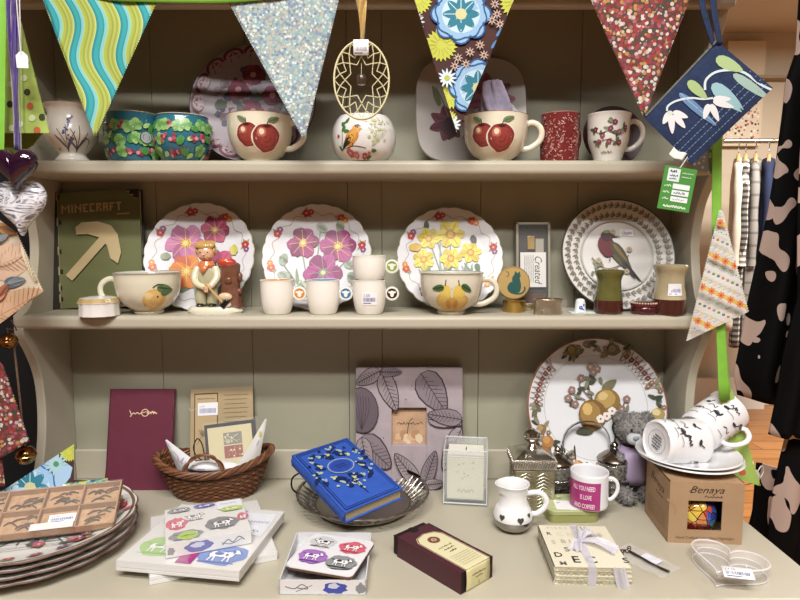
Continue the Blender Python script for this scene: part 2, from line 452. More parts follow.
def check_mat(name, a, b, sc, c=None, lw=.35):
    m, nt, bs, tc = node_mat(name, .9)
    sep = nt.nodes.new('ShaderNodeSeparateXYZ'); nt.links.new(tc.outputs['Object'], sep.inputs[0]); outs = []
    for ax in (1, 2):
        mu = nt.nodes.new('ShaderNodeMath'); mu.operation = 'MULTIPLY'; mu.inputs[1].default_value = sc; nt.links.new(sep.outputs[ax], mu.inputs[0])
        fr = nt.nodes.new('ShaderNodeMath'); fr.operation = 'FRACT'; nt.links.new(mu.outputs[0], fr.inputs[0])
        lt = nt.nodes.new('ShaderNodeMath'); lt.operation = 'LESS_THAN'; lt.inputs[1].default_value = lw; nt.links.new(fr.outputs[0], lt.inputs[0]); outs.append(lt)
    ad = nt.nodes.new('ShaderNodeMath'); ad.operation = 'ADD'; nt.links.new(outs[0].outputs[0], ad.inputs[0]); nt.links.new(outs[1].outputs[0], ad.inputs[1])
    dv = nt.nodes.new('ShaderNodeMath'); dv.operation = 'DIVIDE'; dv.inputs[1].default_value = 2; nt.links.new(ad.outputs[0], dv.inputs[0])
    r = ramp(nt, [(0, a), (.3, c or b), (.8, b)]); nt.links.new(dv.outputs[0], r.inputs[0]); nt.links.new(r.outputs[0], bs.inputs['Base Color']); return m
def xat(px, d): return PD(px, 250, d).x
jk = [(733, '#c9b9a6', None, 'cream jacket first from the left on the clothes rail'),
      (740, None, check_mat('houndstooth', '#d8d2c4', '#2c2824', 30, '#77706a', .5), 'small black and white check jacket on the clothes rail, second from the left'),
      (750, None, check_mat('grey_plaid', '#8d8780', '#54504c', 14, '#6d6862', .2), 'grey plaid jacket on the clothes rail between the check one and the navy one'),
      (763, '#1c2647', None, 'navy blue jacket on the clothes rail'),
      (776, '#3f2733', None, 'plum coloured jacket on the clothes rail beside the navy one'),
      (790, '#34312e', None, 'charcoal jacket on the clothes rail beside the plum one')]
for i, (px, h, mt, lab) in enumerate(jk):
    d = 3.6; jacket(xat(px, d), d, rail_z-.045, [1.0, 1.1, 1.05, 1.28, 1.1, .95][i], [.065,.065,.08,.09,.08,.08][i], .32, mt or C(h, .9, noise=.12, ns=20, bump=.3, bs=40), lab)
# white boards leaning behind the rail
m = MB(); p = PD(722, 395, 4.1); m.bx((2.0, 4.18, .0), (2.6, 4.22, .22), C('#e9e2d6', .6)); tag(m.build('storage_box'), 'white board standing on the wood floor behind the jackets', 'board')
# picture on the back wall
t = thing('framed_picture', 'pale patterned picture with pink motif high on the far back wall behind the denim pouch', 'picture', loc=(xat(738, 4.27), 4.26, PD(738, 90, 4.27).z))
m = MB(); m.bx((-.16, -.01, -.38), (.10, .03, .32), C('#d9c4a4', .7)); m.build('panel', t)
m = MB(); m.bx((-.14, -.0135, -.36), (.08, -.0105, -.06), dots_mat('print_dots', '#dcc9ac', ['#c4574d', '#e9ddd0', '#5b4640', '#dcc9ac'], 45, .4)); m.build('print', t)

# ---------------------------------------------------------------- black garments with pink-beige patches (right)
def cow_mat():
    m, nt, b, tc = node_mat('patch_print', .75)
    mp = nt.nodes.new('ShaderNodeMapping'); mp.inputs['Scale'].default_value = (1, 1, .72); mp.inputs['Rotation'].default_value = (0, .35, 0)
    nt.links.new(tc.outputs['Object'], mp.inputs[0])
    n = nt.nodes.new('ShaderNodeTexNoise'); n.inputs['Scale'].default_value = 13; n.inputs['Detail'].default_value = 1.2
    nt.links.new(mp.outputs[0], n.inputs[0])
    mx0 = nt.nodes.new('ShaderNodeMix'); mx0.data_type = 'RGBA'; mx0.inputs[0].default_value = .10
    nt.links.new(mp.outputs[0], mx0.inputs[6]); nt.links.new(n.outputs['Color'], mx0.inputs[7])
    v = nt.nodes.new('ShaderNodeTexVoronoi'); v.inputs['Scale'].default_value = 12; v.inputs['Randomness'].default_value = .8; nt.links.new(mx0.outputs[2], v.inputs[0])
    nd = nt.nodes.new('ShaderNodeMath'); nd.operation = 'MULTIPLY_ADD'; nd.inputs[1].default_value = .7; nt.links.new(n.outputs[0], nd.inputs[0]); nt.links.new(v.outputs['Distance'], nd.inputs[2])
    r = ramp(nt, [(0, '#060608'), (.40, '#cdb3a6'), (.735, '#060608')]); nt.links.new(nd.outputs[0], r.inputs[0])
    # only some cells carry a patch
    sep = nt.nodes.new('ShaderNodeSeparateColor'); nt.links.new(v.outputs['Color'], sep.inputs[0])
    nt.links.new(r.outputs[0], b.inputs['Base Color']); b.inputs['Specular IOR Level'].default_value = .15; return m
COW = cow_mat()
def drape(fn, nu, nv, mt, name, par, solid=.003):
    m = MB(); m.grid(fn, nu, nv, mt); return m.build(name, par, solid=solid)
def edge(tab, y):
    for (y0, x0), (y1, x1) in zip(tab[:-1], tab[1:]):
        if y0 <= y <= y1: return x0+(x1-x0)*(y-y0)/(y1-y0)
    return tab[-1][1]
def garment(tab, y0, y1, d, xr, name, par, fold=.02, nf=4, ph=0, hem=0):
    """hanging cloth: left outline measured from the photo at depth d, right edge at xr metres"""
    def f(u, v):
        dy = fold*(.4+.6*v)*sin(nf*2*pi*u+ph+v*1.2)+.05*(1-u)**2
        L = PD(edge(tab, y0+(y1-y0)*v), y0+(y1-y0)*v, d+.05+fold*(.4+.6*v)*sin(ph+v*1.2))
        x = L.x+(xr-L.x)*u; L.z = PD(780, y0+(y1-y0)*v, d).z
        zz = L.z - hem*sin(u*pi)*(v**6)
        return Vector((x, d+dy, zz))
    return drape(f, 90, 60, COW, name, par)
t = thing('patterned_dress', 'black dress with pink beige patches hanging at the right edge', 'dress', loc=(0, 0, 0))
garment([(-20, 800), (45, 796), (75, 786), (105, 783), (160, 776), (210, 768), (260, 757), (300, 748), (340, 741), (380, 733), (404, 737), (420, 745)], -20, 402, 1.5, 1.22, 'skirt_panel', t, .022, 3, .5, .02)
garment([(40, 812), (90, 806), (150, 800), (220, 797), (300, 797), (360, 782), (400, 776), (440, 768), (470, 764)], 40, 442, 1.40, 1.2, 'front_panel', t, .012, 4, 1.2, .01)
t2 = thing('patterned_trousers', 'black trousers with pink beige patches hanging below the dress beside the worktop', 'trousers', loc=(0, 0, 0))
garment([(420, 790), (470, 778), (500, 772), (560, 765), (640, 760), (800, 752)], 425, 780, 1.44, 1.25, 'trouser_leg', t2, .02, 3, 2.2)
garment([(420, 760), (520, 752), (560, 742), (700, 735), (780, 735)], 470, 760, 1.53, 1.1, 'trouser_leg', t2, .02, 3, .2)
# garment rail that carries them
t = thing('garment_stand', 'black metal garment stand at the right, carrying the patterned dress', 'garment stand', loc=(1.42, 1.75, 0))
m = MB(); m.tube([(0, 0, .02), (0, 0, 1.95)], .012, C('#222222', .4, 1)); m.build('post', t)
m = MB(); m.tube([(-.62, -.25, 1.95), (.3, -.25, 1.95)], .010, C('#222222', .4, 1)); m.tube([(0, 0, 1.95), (0, -.25, 1.95)], .010, C('#222222', .4, 1)); m.build('rail', t)
m = MB(); m.bx((-.25, -.2, 0), (.25, .2, .02), C('#222222', .4)); m.build('base', t, bevel=.004)
# black cloth at the left
t = thing('black_curtain', 'plain black cloth hanging beyond the left side of the dresser', 'curtain', loc=(0, 0, 0))
def f(u, v): return Vector((-1.45+.75*u, 1.22+.02*sin(u*30), .0+1.72*v))
drape(f, 80, 4, C('#0c0b0d', .9), 'cloth', t)
m = MB(); m.tube([(-1.5, 1.22, 1.73), (-.69, 1.22, 1.73)], .012, C('#55493a', .5)); m.build('rod', t)
# ---------------------------------------------------------------- pottery helpers
CREAM = '#ece4cc'; WHITE = '#eeeeee'
def cer(h, **k): return C(h, k.pop('rough', .18), coat=k.pop('coat', .6), **k)
def vessel(mb, outer, t, m, min_=None, seg=56, rim=None, floor=.06, rf=None, band=None):
    """open pot from an outer profile (r,z) rising from the foot; returns the profile used"""
    o = spline(outer, 5); H = o[-1][1]
    prof = [(0, outer[0][1]+t*.6)]+([(outer[0][0]*.8, outer[0][1]+t*.6)])+o
    n0 = len(prof)
    rimr = o[-1][0]
    prof += [(rimr-t*.25, H+t*.35), (rimr-t*.75, H+t*.3)]
    n1 = len(prof)
    inn = [(max(r-t, .0005), z) for r, z in reversed(o) if z > outer[0][1]+H*floor]
    prof += inn+[(0, inn[-1][1]-t*.2)]
    def mf(i):
        if band and n0 > i >= n0-1-band[1]: return band[0]
        if n0-1 <= i < n1: return rim or m
        if i >= n1: return min_ or m
        return m
    mb.lathe(prof, m, seg, mf=mf, rf=rf); return o
def handle(r_at, z0, z1, out, rad, phi, m, name, par, flat=1.25, curl=0):
    """D handle; r_at(z) body radius; phi direction"""
    c, s = cos(phi), sin(phi); ra, rb = r_at(z0)-rad*.7, r_at(z1)-rad*.7; h = z1-z0
    rm = max(ra, rb); P = [(ra, z0), ((ra+rm)/2+out*.38, z0+h*.01), (rm+out*.82, z0+h*.26), (rm+out, z0+h*.58), (rm+out*.82, z0+h*.86), (rm+out*.38, z1), (rb, z1-h*.07)]
    P = spline(P, 5)
    mb = MB(); mb.tube([(q*c, q*s, z) for q, z in P], rad, m, 12, flat=flat, up=(-s, c, 0)); return mb.build(name, par)
def cup(px, pyb, z, d, outer_px, label, cat='cup', name='cup', col=CREAM, inner=None, rim=None, art=None, hd=None, hcol=None, t=.0028, group=None, roll=0, partname='bowl', band=None, rough=.18, aseed=1, rf=None):
    """a pot standing at pixel column px on height z at depth d; outline given in photo pixels"""
    p = PD(px, pyb, d); p.z = z; s = SCL(p); cp = cos(PITCH+atan2(CZ-z, d))
    T = thing(name, label, cat, loc=p, rz=roll+atan2(-p.x, d)*.0, group=group)
    outer = [(r*s, h*s/cp) for r, h in outer_px]
    mb = MB(); m = cer(col, rough=rough) if isinstance(col, str) else col
    o = vessel(mb, outer, t, m, cer(inner) if inner else None, rim=cer(rim) if rim else None, band=band, rf=rf)
    if art:
        a = Art(mb, wrapmap(o, -pi/2-atan2(p.x, d)), k=s, base=2.5e-4, step=(9e-5 if art.__name__ in ('apples', 'a_lemon', 'a_pears') else 4e-6 if art.__name__ == 'a_red' else 1.2e-5), seed=aseed); art(a, s)
    mb.build(partname, T)
    if hd:
        for (z0, z1, out, rad, phi) in (hd if isinstance(hd, list) else [hd]):
            handle(lambda q: interp(o, q), z0*s, z1*s, out*s, rad*s, phi, cer(hcol or (col if isinstance(col, str) else CREAM)), 'handle', T)
    return T, s, o
def plate_prof(R, lip=.012, well=.62, t=.0035):
    return [(0, .0015), (R*.50, .0015), (R*.55, 0), (R*.60, .0015), (R*well+.004, .004), (R*.97, lip-t*.5), (R, lip), (R*.985, lip+t*.45), (R*(well+.01), .0015+t*1.3), (R*(well-.06), .001+t), (0, .001+t)]
def plate_h(R, lip, well, t=.0035):
    P = plate_prof(R, lip, well, t)[7:]
    P = [(r, z) for r, z in P][::-1]
    def h(r):
        for a, b in zip(P[:-1], P[1:]):
            if a[0] <= r <= b[0]: return a[1]+(b[1]-a[1])*(r-a[0])/(b[0]-a[0])
        return P[-1][1]
    return h
def plate(name, label, M, R, col, rimcol=None, art=None, lip=.012, well=.62, scal=None, group=None, seed=1, k=None, cat='plate', rimw=1, rimmat=None, well_col=None, artrough=.42):
    T = thing(name, label, cat, M=M, group=group); mb = MB()
    rf = (lambda t, i: 1+(scal[1]*abs(sin(scal[0]*t/2)) if 4 <= i <= 8 else 0)*(1 if i != 8 else .6)) if scal else None
    mb.lathe(plate_prof(R, lip, well), cer(col, rough=.42, coat=0) if isinstance(col, str) else col, 96, rf=rf, mf=(lambda i: (rimmat or cer(rimcol, rough=.3)) if i in (5, 6) else (cer(well_col) if well_col and i >= 8 else None)) if (rimcol or rimmat) or well_col else None)
    if art:
        h = plate_h(R, lip, well); a = Art(mb, lambda u, v, o: Vector((u, v, h(hypot(u, v))+o)), k=k or R, base=3.5e-4, step=9e-6, seed=seed, rough=artrough); art(a)
    mb.build('dish', T); return T
def lean(px, pyc, R, d0, d1, z, yaw=0, roll=0, foot=0):
    """matrix of a plate standing on z at depth d0 leaning back to depth d1 at its top"""
    th = math.acos(min(1, (d1-d0)/(2*R))); dc = (d0+d1)/2
    zc = z+R*sin(th)+foot; x = PD(px, pyc, dc).x
    return Matrix.Translation((x, dc, zc)) @ Matrix.Rotation(yaw, 4, 'Z') @ Matrix.Rotation(th, 4, 'X') @ Matrix.Rotation(roll, 4, 'Z')
def sticker(mb, fmap, w, h, seed=1, lines=3, barcode=True, ink='#5a5a78', price='£2.00', k=1, off=3e-4):
    a = Art(mb, fmap, k=k, base=off, rough=.5, seed=seed)
    a.rect(-w/2, -h/2, w/2, h/2, '#f4f4f6', 6)
    a.text(price, -w*.4, h*.15, h*.3, ink)
    if barcode:
        r = random.Random(seed); x = -w*.4
        while x < w*.38:
            q = r.uniform(.012, .03)*w; a.rect(x, -h*.22, x+q, h*.08, ink); x += q+r.uniform(.015, .035)*w
    a.rect(-w*.4, -h*.38, w*.1, -h*.32, ink)
ZP = 1/cos(PITCH)
# ---------------------------------------------------------------- top shelf
def a_vase(a, s):
    for x0, seedx in ((-6, 1), (6, 4)):
        a.stroke([(x0, 9), (x0-2, 20), (x0-7, 30)], .7, '#4a4048'); a.stroke([(x0, 9), (x0+1, 22), (x0+1, 34)], .7, '#4a4048'); a.stroke([(x0, 9), (x0+5, 20), (x0+9, 28)], .7, '#4a4048')
        a.leaf(x0, 12, 16, 2.2, 2.2+seedx*.05, '#6f6a70'); a.leaf(x0, 12, 14, 2.2, .9, '#5d585f')
    a.stroke([(6, 11), (12, 22), (18, 20), (20, 12)], .7, '#4a4048'); a.stroke([(-6, 11), (-2, 20), (4, 20), (6, 11)], .7, '#4a4048')
    for i in range(11): a.blob(-6+i*.55+a.r.uniform(-1.5, 1.5), 26+i*1.6, 1.5, 1.1, i, ['#5a4d86', '#6e63a0', '#44406a'][i % 3], .2, 8)
    for i in range(5): a.blob(-2+a.r.uniform(-2, 2), 16+i*2, 1.2, 1.0, i, '#6b5fa0', .2, 8)
    a.blob(-19, 12, .9, .9, 0, '#222222')
cup(73, 160, Z1, 1.045, [(15, 0), (16, 3), (12.5, 8), (17, 14), (24, 24), (24, 33), (20.5, 43), (21, 50), (24.5, 55)],
    'white footed vase with purple line flowers, leftmost pot on the top shelf', 'vase', 'flower_vase', '#e9e2d6', rim='#8d7a60', art=a_vase, hd=(30, 44, 7, 2.6, pi), t=.003)
def a_teal(a, s):
    for x in range(-38, 40, 7):
        for y in (8, 20, 32):
            k = a.r.random(); xx = x+a.r.uniform(-2, 2); yy = y+a.r.uniform(-2, 2)
            if k < .4:
                a.flower(xx, yy, 6, 5, '#8fc06a', None, a.r.random()*6, '#5f9c4c', wob=.15); a.stroke([(xx-3, yy-3), (xx+3, yy+3)], .6, '#d9e8a0')
            elif k < .62: a.blob(xx, yy, 4.6, 3.4, a.r.random()*3, '#3f8a3c', .1); a.stroke([(xx-3, yy-1), (xx+3, yy+1)], .7, '#bfe07c'); a.stroke([(xx-3, yy+1), (xx+3, yy+2.6)], .6, '#bfe07c')
            elif k < .82:
                for _ in range(5): a.blob(xx+a.r.uniform(-3, 3), yy+a.r.uniform(-3, 3), 1.9, 1.9, 0, ['#b5485a', '#8b2f45', '#d88a92'][_ % 3], 0, 8)
            else: a.leaf(xx, yy, 8, 4, a.r.random()*6, '#a9d27a')
def a_teal1(a, s):
    a_teal(a, s); a.blob(12, 22, 5.8, 6.2, 0, '#2f4a45'); a.blob(12, 22, 5, 5.4, 0, '#9aa3a4')
TEAL = '#1f6d83'
cup(133.5, 160, Z1, 1.04, [(22, 0), (23.5, 2), (25.5, 12), (26, 30), (26, 44), (26.5, 46)], 'teal straight mug painted with melons and pink fruit on the top shelf', 'mug', 'mug', TEAL, inner='#e9e2d2', rim='#cdbb9d', art=a_teal1, aseed=3, group='teal fruit mugs on the top shelf')
cup(183.5, 160, Z1, 1.04, [(16, 0), (20, 3), (26.5, 13), (28, 22), (27, 34), (25, 42), (25.5, 44)], 'teal rounded mug painted with cabbage leaves and berries on the top shelf', 'mug', 'mug', TEAL, inner='#e9e2d2', rim='#cdbb9d', art=a_teal, aseed=8, group='teal fruit mugs on the top shelf')
def a_purple(a):
    for i in range(90):
        t = a.r.random()*6.28; r = .62*sqrt(a.r.random()); 
        a.blob(r*cos(t), r*sin(t)*.9+.05, a.r.uniform(.04, .09), None, 0, a.r.choice(['#5d4a63', '#8a7d93', '#6f4152', '#47405a', '#a39aa8', '#4d5a4a', '#7d6470']), .25, 10)
    for x, y in ((-.25, .25), (.3, .15), (0, -.12), (-.02, .5)):
        a.flower(x, y, .17, 6, '#8f2f4b', '#c78a98', 0, '#71223b', cr=.3)
    for i in range(16):
        t = 2*pi*i/16; a.shape(.87*cos(t), .87*sin(t), lambda q, t=t: (.10*cos(q)*cos(t)-.17*sin(q)*sin(t), .10*cos(q)*sin(t)+.17*sin(q)*cos(t)), '#6b2436')
        a.shape(.85*cos(t), .85*sin(t), lambda q, t=t: (.085*cos(q)*cos(t)-.15*sin(q)*sin(t), .085*cos(q)*sin(t)+.15*sin(q)*cos(t)), '#a78f97')
        a.stroke([(.78*cos(t-.1), .78*sin(t-.1)), (.92*cos(t), .92*sin(t)), (.78*cos(t+.1), .78*sin(t+.1))], .015, '#6b2436')
plate('dinner_plate', 'large plate of purple and red flowers with a dark scalloped border behind the apple cup', lean(254, 102, .112, 1.075, 1.132, Z1), .112, '#9a8d96', '#3b1520', a_purple, seed=4, well=.66)
def apples(a, s):
    for cx, cy, rx, sgn in ((-13, 23, 12, -1), (6, 20, 14, 1)):
        a.blob(cx, cy, rx+1.2, rx*.92+1.2, 0, '#e9e0c6', .03, 24, 3)
        a.blob(cx, cy, rx, rx*.92, 0, '#8a2f2c', .04, 24, 3); a.blob(cx+1, cy-1, rx*.78, rx*.7, 0, '#9f3c34', .1, 20); a.blob(cx-rx*.35, cy+rx*.35, rx*.34, rx*.3, .5, '#c46a52', .1, 14)
        a.blob(cx-rx*.35, cy+rx*.38, rx*.18, rx*.2, .5, '#efd9b8', .1, 12); a.blob(cx, cy+rx*.75, rx*.25, 1.2, 0, '#4b1a1a', 0, 10)
    a.stroke([(-13, 32), (-14, 38)], .9, '#4b2f20'); a.stroke([(6, 31), (8, 37)], .9, '#4b2f20')
    a.leaf(-14, 35, 10, 4.5, 2.6, '#7d8f63'); a.leaf(7, 35, 12, 5, .35, '#6d8055'); a.leaf(-14, 35, 9, 1, 2.6, '#4f6340'); a.leaf(8, 35, 10, 1, .35, '#4f6340')
BIGCUP = [(15, 0), (16.5, 2.5), (23, 8), (29, 18), (31.5, 30), (31.8, 42), (32, 44)]
cup(261, 160, Z1, 1.035, BIGCUP, 'cream cup with two red apples in front of the purple flower plate', 'cup', 'teacup', '#e6dcc2', rim='#8f5a3a', art=apples, hd=(13, 38, 15, 2.4, -.15), group='apple cups on the top shelf')
cup(495, 160, Z1, 1.035, BIGCUP, 'cream cup with two red apples holding a lavender bag, in front of the orchid plate', 'cup', 'teacup', '#e6dcc2', rim='#8f5a3a', art=apples, hd=(13, 38, 15, 2.4, -.15), group='apple cups on the top shelf')
def a_bird(a, s):
    a.blob(-12, 20, 9, 6, .9, '#d98d1f', .06, 18); a.blob(-7, 28, 4.4, 4, 0, '#e3a02c', 0, 14); a.blob(-12, 21, 6, 3.4, 1, '#e8ab3a', .1)
    a.poly([(-4, 28), (-1, 27.4), (-4, 26.6)], '#5b4636'); a.leaf(-10, 22, 17, 6, 3.85, '#3d3128'); a.leaf(-17, 16, 10, 3, 3.9, '#2c241f'); a.blob(-6, 29, .7, None, 0, '#111111')
    a.blob(-6, 30.6, 3, 1.4, .2, '#3d3128'); a.stroke([(-12, 12), (-11, 15)], .8, '#6b4b2c'); a.stroke([(-20, 10), (-10, 12), (2, 10)], .8, '#6b4b2c')
    for x, y, r, c in ((-16, 6, 4, '#cf5a5a'), (-9, 4, 3.2, '#e07b74'), (1, 3, 3, '#c94b4b'), (6, 5, 2, '#d86a60')): a.flower(x, y, r*1.1, 5, c, '#e9d0a0', x)
    for x, y, t in ((-22, 26, 1), (-20, 31, 2.4), (-24, 32, .5), (-20, 26, 0), (8, 8, 0), (-25, 8, 2), (4, 1, .4), (-19, 34, 1)): a.leaf(x, y, 6, 3.4, t, '#3f7a35')
    a.blob(-27, 22, 1.7, None, 0, '#c3314a'); a.stroke([(-24, 12), (-22, 20), (-22, 30)], .6, '#54763e')
    for i in range(46): a.blob(13+a.r.gauss(0, 6), 28+a.r.gauss(0, 6), a.r.uniform(.6, 1.5), None, 0, a.r.choice(['#cfd6a0', '#e2e2b8', '#b9c286', '#dcd9a8']), .2, 7)
    for i in range(8): a.stroke([(8, 12), (9+i*1.5, 22), (4+i*3, 30)], .35, '#c3ca98')
cup(364, 160, Z1, 1.035, [(20, 0), (22, 1.5), (29, 9), (32, 20), (31.5, 30), (28, 39), (25, 43)], 'white round pot with a yellow bird and roses, in the middle of the top shelf', 'pot', 'bird_pot', '#eeecea', art=a_bird, t=.0035)
# orchid plate: rounded square
def rsq(t, i): 
    c, s = abs(cos(t)), abs(sin(t)); return 1/((c**3.7+s**3.7)**(1/3.7))
def a_orch(a):
    def petal(x, y, L, W, r, c, c2):
        a.leaf(x, y, L, W, r, c); a.leaf(x+cos(r)*L*.15, y+sin(r)*L*.15, L*.7, W*.35, r, c2); a.stroke([(x, y), (x+cos(r)*L*.9, y+sin(r)*L*.9)], .012, '#6d2a40')
    for r in (.3, 1.1, 1.75, 2.6, 3.5, 4.5, 5.4): petal(-.42, -.22, .34, .2, r, '#6a2335', '#4a1526')
    for i in range(6): a.blob(-.42+a.r.uniform(-.1, .1), -.28+a.r.uniform(-.14, .14), .13, .1, i, ['#3c0f1e', '#5a1c2e', '#2e0b16'][i % 3], .15)
    a.leaf(-.55, .1, .4, .1, 1.9, '#6d7a4d'); a.stroke([(-.4, -.1), (-.5, .2), (-.62, .45)], .02, '#66724a')
    for r in (.0, .6, 1.6, 2.3, 3.3, 5.6): petal(.30, .22, .5, .26, r, '#a35a74', '#8a3f5c')
    for i in range(5): a.blob(.3+a.r.uniform(-.08, .08), .1+a.r.uniform(-.12, .1), .12, .1, i, ['#c9909e', '#8d3352', '#d8b39a'][i % 3], .15)
    a.stroke([(.05, -.8), (.0, -.4), (.05, .0)], .02, '#66724a')
M = lean(470.5, 108, .101, 1.085, 1.132, Z1, foot=-.001)
T = thing('square_plate', 'grey white rounded square plate with maroon and pink orchids, behind the second apple cup', 'plate', M=M)
mb = MB(); R = .1005; mb.lathe(plate_prof(R, .012, .7), cer('#b9b3ae', rough=.45, coat=0), 96, rf=lambda t, i: rsq(t, i)*.985, mf=lambda i: cer('#a58f7c') if i in (5, 6) else None)
h = plate_h(R, .012, .7); a = Art(mb, lambda u, v, o: Vector((u, v, h(hypot(u, v)/rsq(atan2(v, u), 0))+o)), k=R, base=3.5e-4, step=2e-5, seed=3, rough=.45); a_orch(a); mb.build('dish', T)
# lavender bag in the second apple cup
p = PD(493, 118, 1.045); t = thing('lavender_bag', 'crumpled lavender net bag standing in the second apple cup', 'bag', loc=p)
mb = MB(); rnd = random.Random(5)
def f(u, v):
    a_ = 2*pi*u; z = -.004+.066*v; r = (.023+.006*sin(a_*3+v*5)+.004*sin(7*a_+v*9))*(1.15-.55*v)*(.55 if v > .97 else 1); return Vector((r*cos(a_), r*sin(a_)*.7, z))
mb.grid(f, 60, 20, C('#b3a8c4', .7, noise=.25, ns=60, bump=.8, bs=120)); mb.build('net', t)
mb = MB(); mb.grid(lambda u, v: Vector(((u-.5)*.05+.02, .004*sin(u*9), -.002+.02*v*(1+.3*sin(u*11)))), 20, 3, film('#e9e6f2', .45)); mb.build('wrapper', t)
# red mug, berry cup, dark saucer
def a_red(a, s):
    for i in range(300):
        x = a.r.uniform(-27, 27); y = a.r.uniform(2, 45); a.stroke([(x, y), (x+a.r.uniform(-2, 2), y+a.r.uniform(-2, 2)), (x+a.r.uniform(-2, 2), y+a.r.uniform(-2, 2))], .5, a.r.choice(['#d8a39a', '#c98579', '#6a1418', '#e2b8ab']), sp=False)
cup(559, 160, Z1, 1.04, [(17.5, 0), (18.5, 1.5), (18.8, 20), (18.8, 44), (19, 46.5)], 'dark red mug covered with fine pale scrollwork on the top shelf', 'mug', 'mug', '#792524', inner='#8c2b2a', rim='#c98579', art=a_red, hd=(12, 36, 9, 2, .5), hcol='#6a1a1c')
plate('saucer', 'dark red saucer standing behind the berry teacup', lean(612, 134, .053, 1.085, 1.105, Z1), .054, '#3a1013', '#260a0c', lambda a: a.ring(0, 0, .6, .03, '#7a3a36'), lip=.008, cat='saucer')
def a_berry(a, s):
    for x, y in ((-16, 30), (-8, 24), (0, 30), (9, 27), (-12, 18), (-1, 18), (10, 17), (16, 31), (4, 36)):
        for i in range(3): a.leaf(x, y, 5.5, 3, a.r.random()*6, a.r.choice(['#5f6f4e', '#4c5c42', '#84906d']))
        a.flower(x+2, y, 2.8, 5, a.r.choice(['#7d3354', '#94486a', '#6a2647']), '#c8a060', x)
    a.stroke([(-18, 30), (-8, 26), (0, 28), (10, 24), (18, 28)], .6, '#5a4a3c'); a.stroke([(-14, 16), (0, 20), (12, 15)], .6, '#5a4a3c')
    a.scrawl(-9, 7.5, 14, 2.2, '#77777a', .6, 6, 2)
cup(607.5, 160, Z1, 1.035, [(12, 0), (13, 1.5), (15, 8), (19, 20), (20, 32), (20.5, 42), (21.5, 46)], 'white teacup with purple berries and green leaves, right end of the top shelf', 'cup', 'teacup', '#e8e4da', art=a_berry, hd=(13, 40, 14, 2.0, -.1), aseed=6)

# ---------------------------------------------------------------- middle shelf
# green game handbook
d0 = 1.09; A = PD(49.5, 315, d0); A.z = Z2
xw = PD(144, 315, d0).x-A.x; hh = .214
M = Matrix.Translation((A.x, d0, Z2)) @ Matrix.Rotation(R_(-3.2), 4, 'Y') @ Matrix.Rotation(R_(-8), 4, 'X')
t = thing('handbook', 'dark green handbook with a beige pickaxe cover, left end of the middle shelf', 'book', M=M)
mb = MB(); mb.bx((0, 0, 0), (xw, .003, hh), C('#6c7042', .5, noise=.05)); mb.bx((0, .014, 0), (xw, .017, hh), C('#3a3a30', .5)); mb.bx((-.001, 0, 0), (.0025, .017, hh), C('#1d1a18', .5)); mb.build('cover', t, bevel=.0008)
mb = MB(); mb.bx((.003, .0032, .003), (xw-.003, .0138, hh-.003), C('#d6cdb4', .8)); mb.build('pages', t)
mb = MB(); a = Art(mb, flatmap((0, -.0004, 0), (1, 0, 0), (0, 0, 1)), k=.00168, rough=.5, base=1e-4)
W_, H_ = xw/.00168, hh/.00168
DK = '#26221f'; BE = '#c3ad7c'
a.rect(0, 0, 13, H_, DK)
for y, w_ in ((8, 3), (20, 2.5), (38, 4), (60, 3), (92, 4), (120, 3)): a.rect(13, y, 13+w_, y+5, DK); a.rect(11.8, y-1, 13, y+8, '#a8935e')
a.rect(13, 0, 13.6, H_, '#a8935e')
for i, k in enumerate((12, 8, 4)): a.rect(W_-14+i*4, H_-2-i*4, W_, H_-(1+i*0), DK) ; a.rect(W_-14+i*4, H_-3-i*4, W_-10+i*4, H_-2.2-i*4, BE)
GL = {'M': '10001 11011 10101 10001 10001', 'I': '1 1 1 1 1', 'N': '1001 1101 1011 1001 1001', 'E': '111 100 110 100 111', 'C': '111 100 100 100 111', 'R': '111 101 110 101 101', 'A': '111 101 111 101 101', 'F': '111 100 110 100 100', 'T': '111 010 010 010 010'}
xx = 17.5
for ch in 'MINECRAFT':
    rows = GL[ch].split()
    for j, row in enumerate(rows):
        for i_, b_ in enumerate(row):
            if b_ == '1': a.rect(xx+i_*1.85, H_-14-(j+1)*1.85, xx+(i_+1)*1.85, H_-14-j*1.85, BE)
    xx += (len(rows[0])+1)*1.85
a.rect(W_-24, H_-28, W_-10, H_-26.6, BE)
# plain pickaxe pictogram
def thk(p, q, w_, c):
    dx, dy = q[0]-p[0], q[1]-p[1]; L = hypot(dx, dy); nx, ny = -dy/L*w_/2, dx/L*w_/2
    a.poly([(p[0]+nx, p[1]+ny), (p[0]-nx, p[1]-ny), (q[0]-nx, q[1]-ny), (q[0]+nx, q[1]+ny)], c)
thk((24, 33), (63, 73), 9.5, BE); 
a.poly([(33, 88), (40, 93), (58, 93), (72, 88), (79, 78), (82, 58), (78, 46), (70, 52), (67, 66), (60, 75), (46, 80), (34, 80)], BE)
mb.build('cover_print', t)
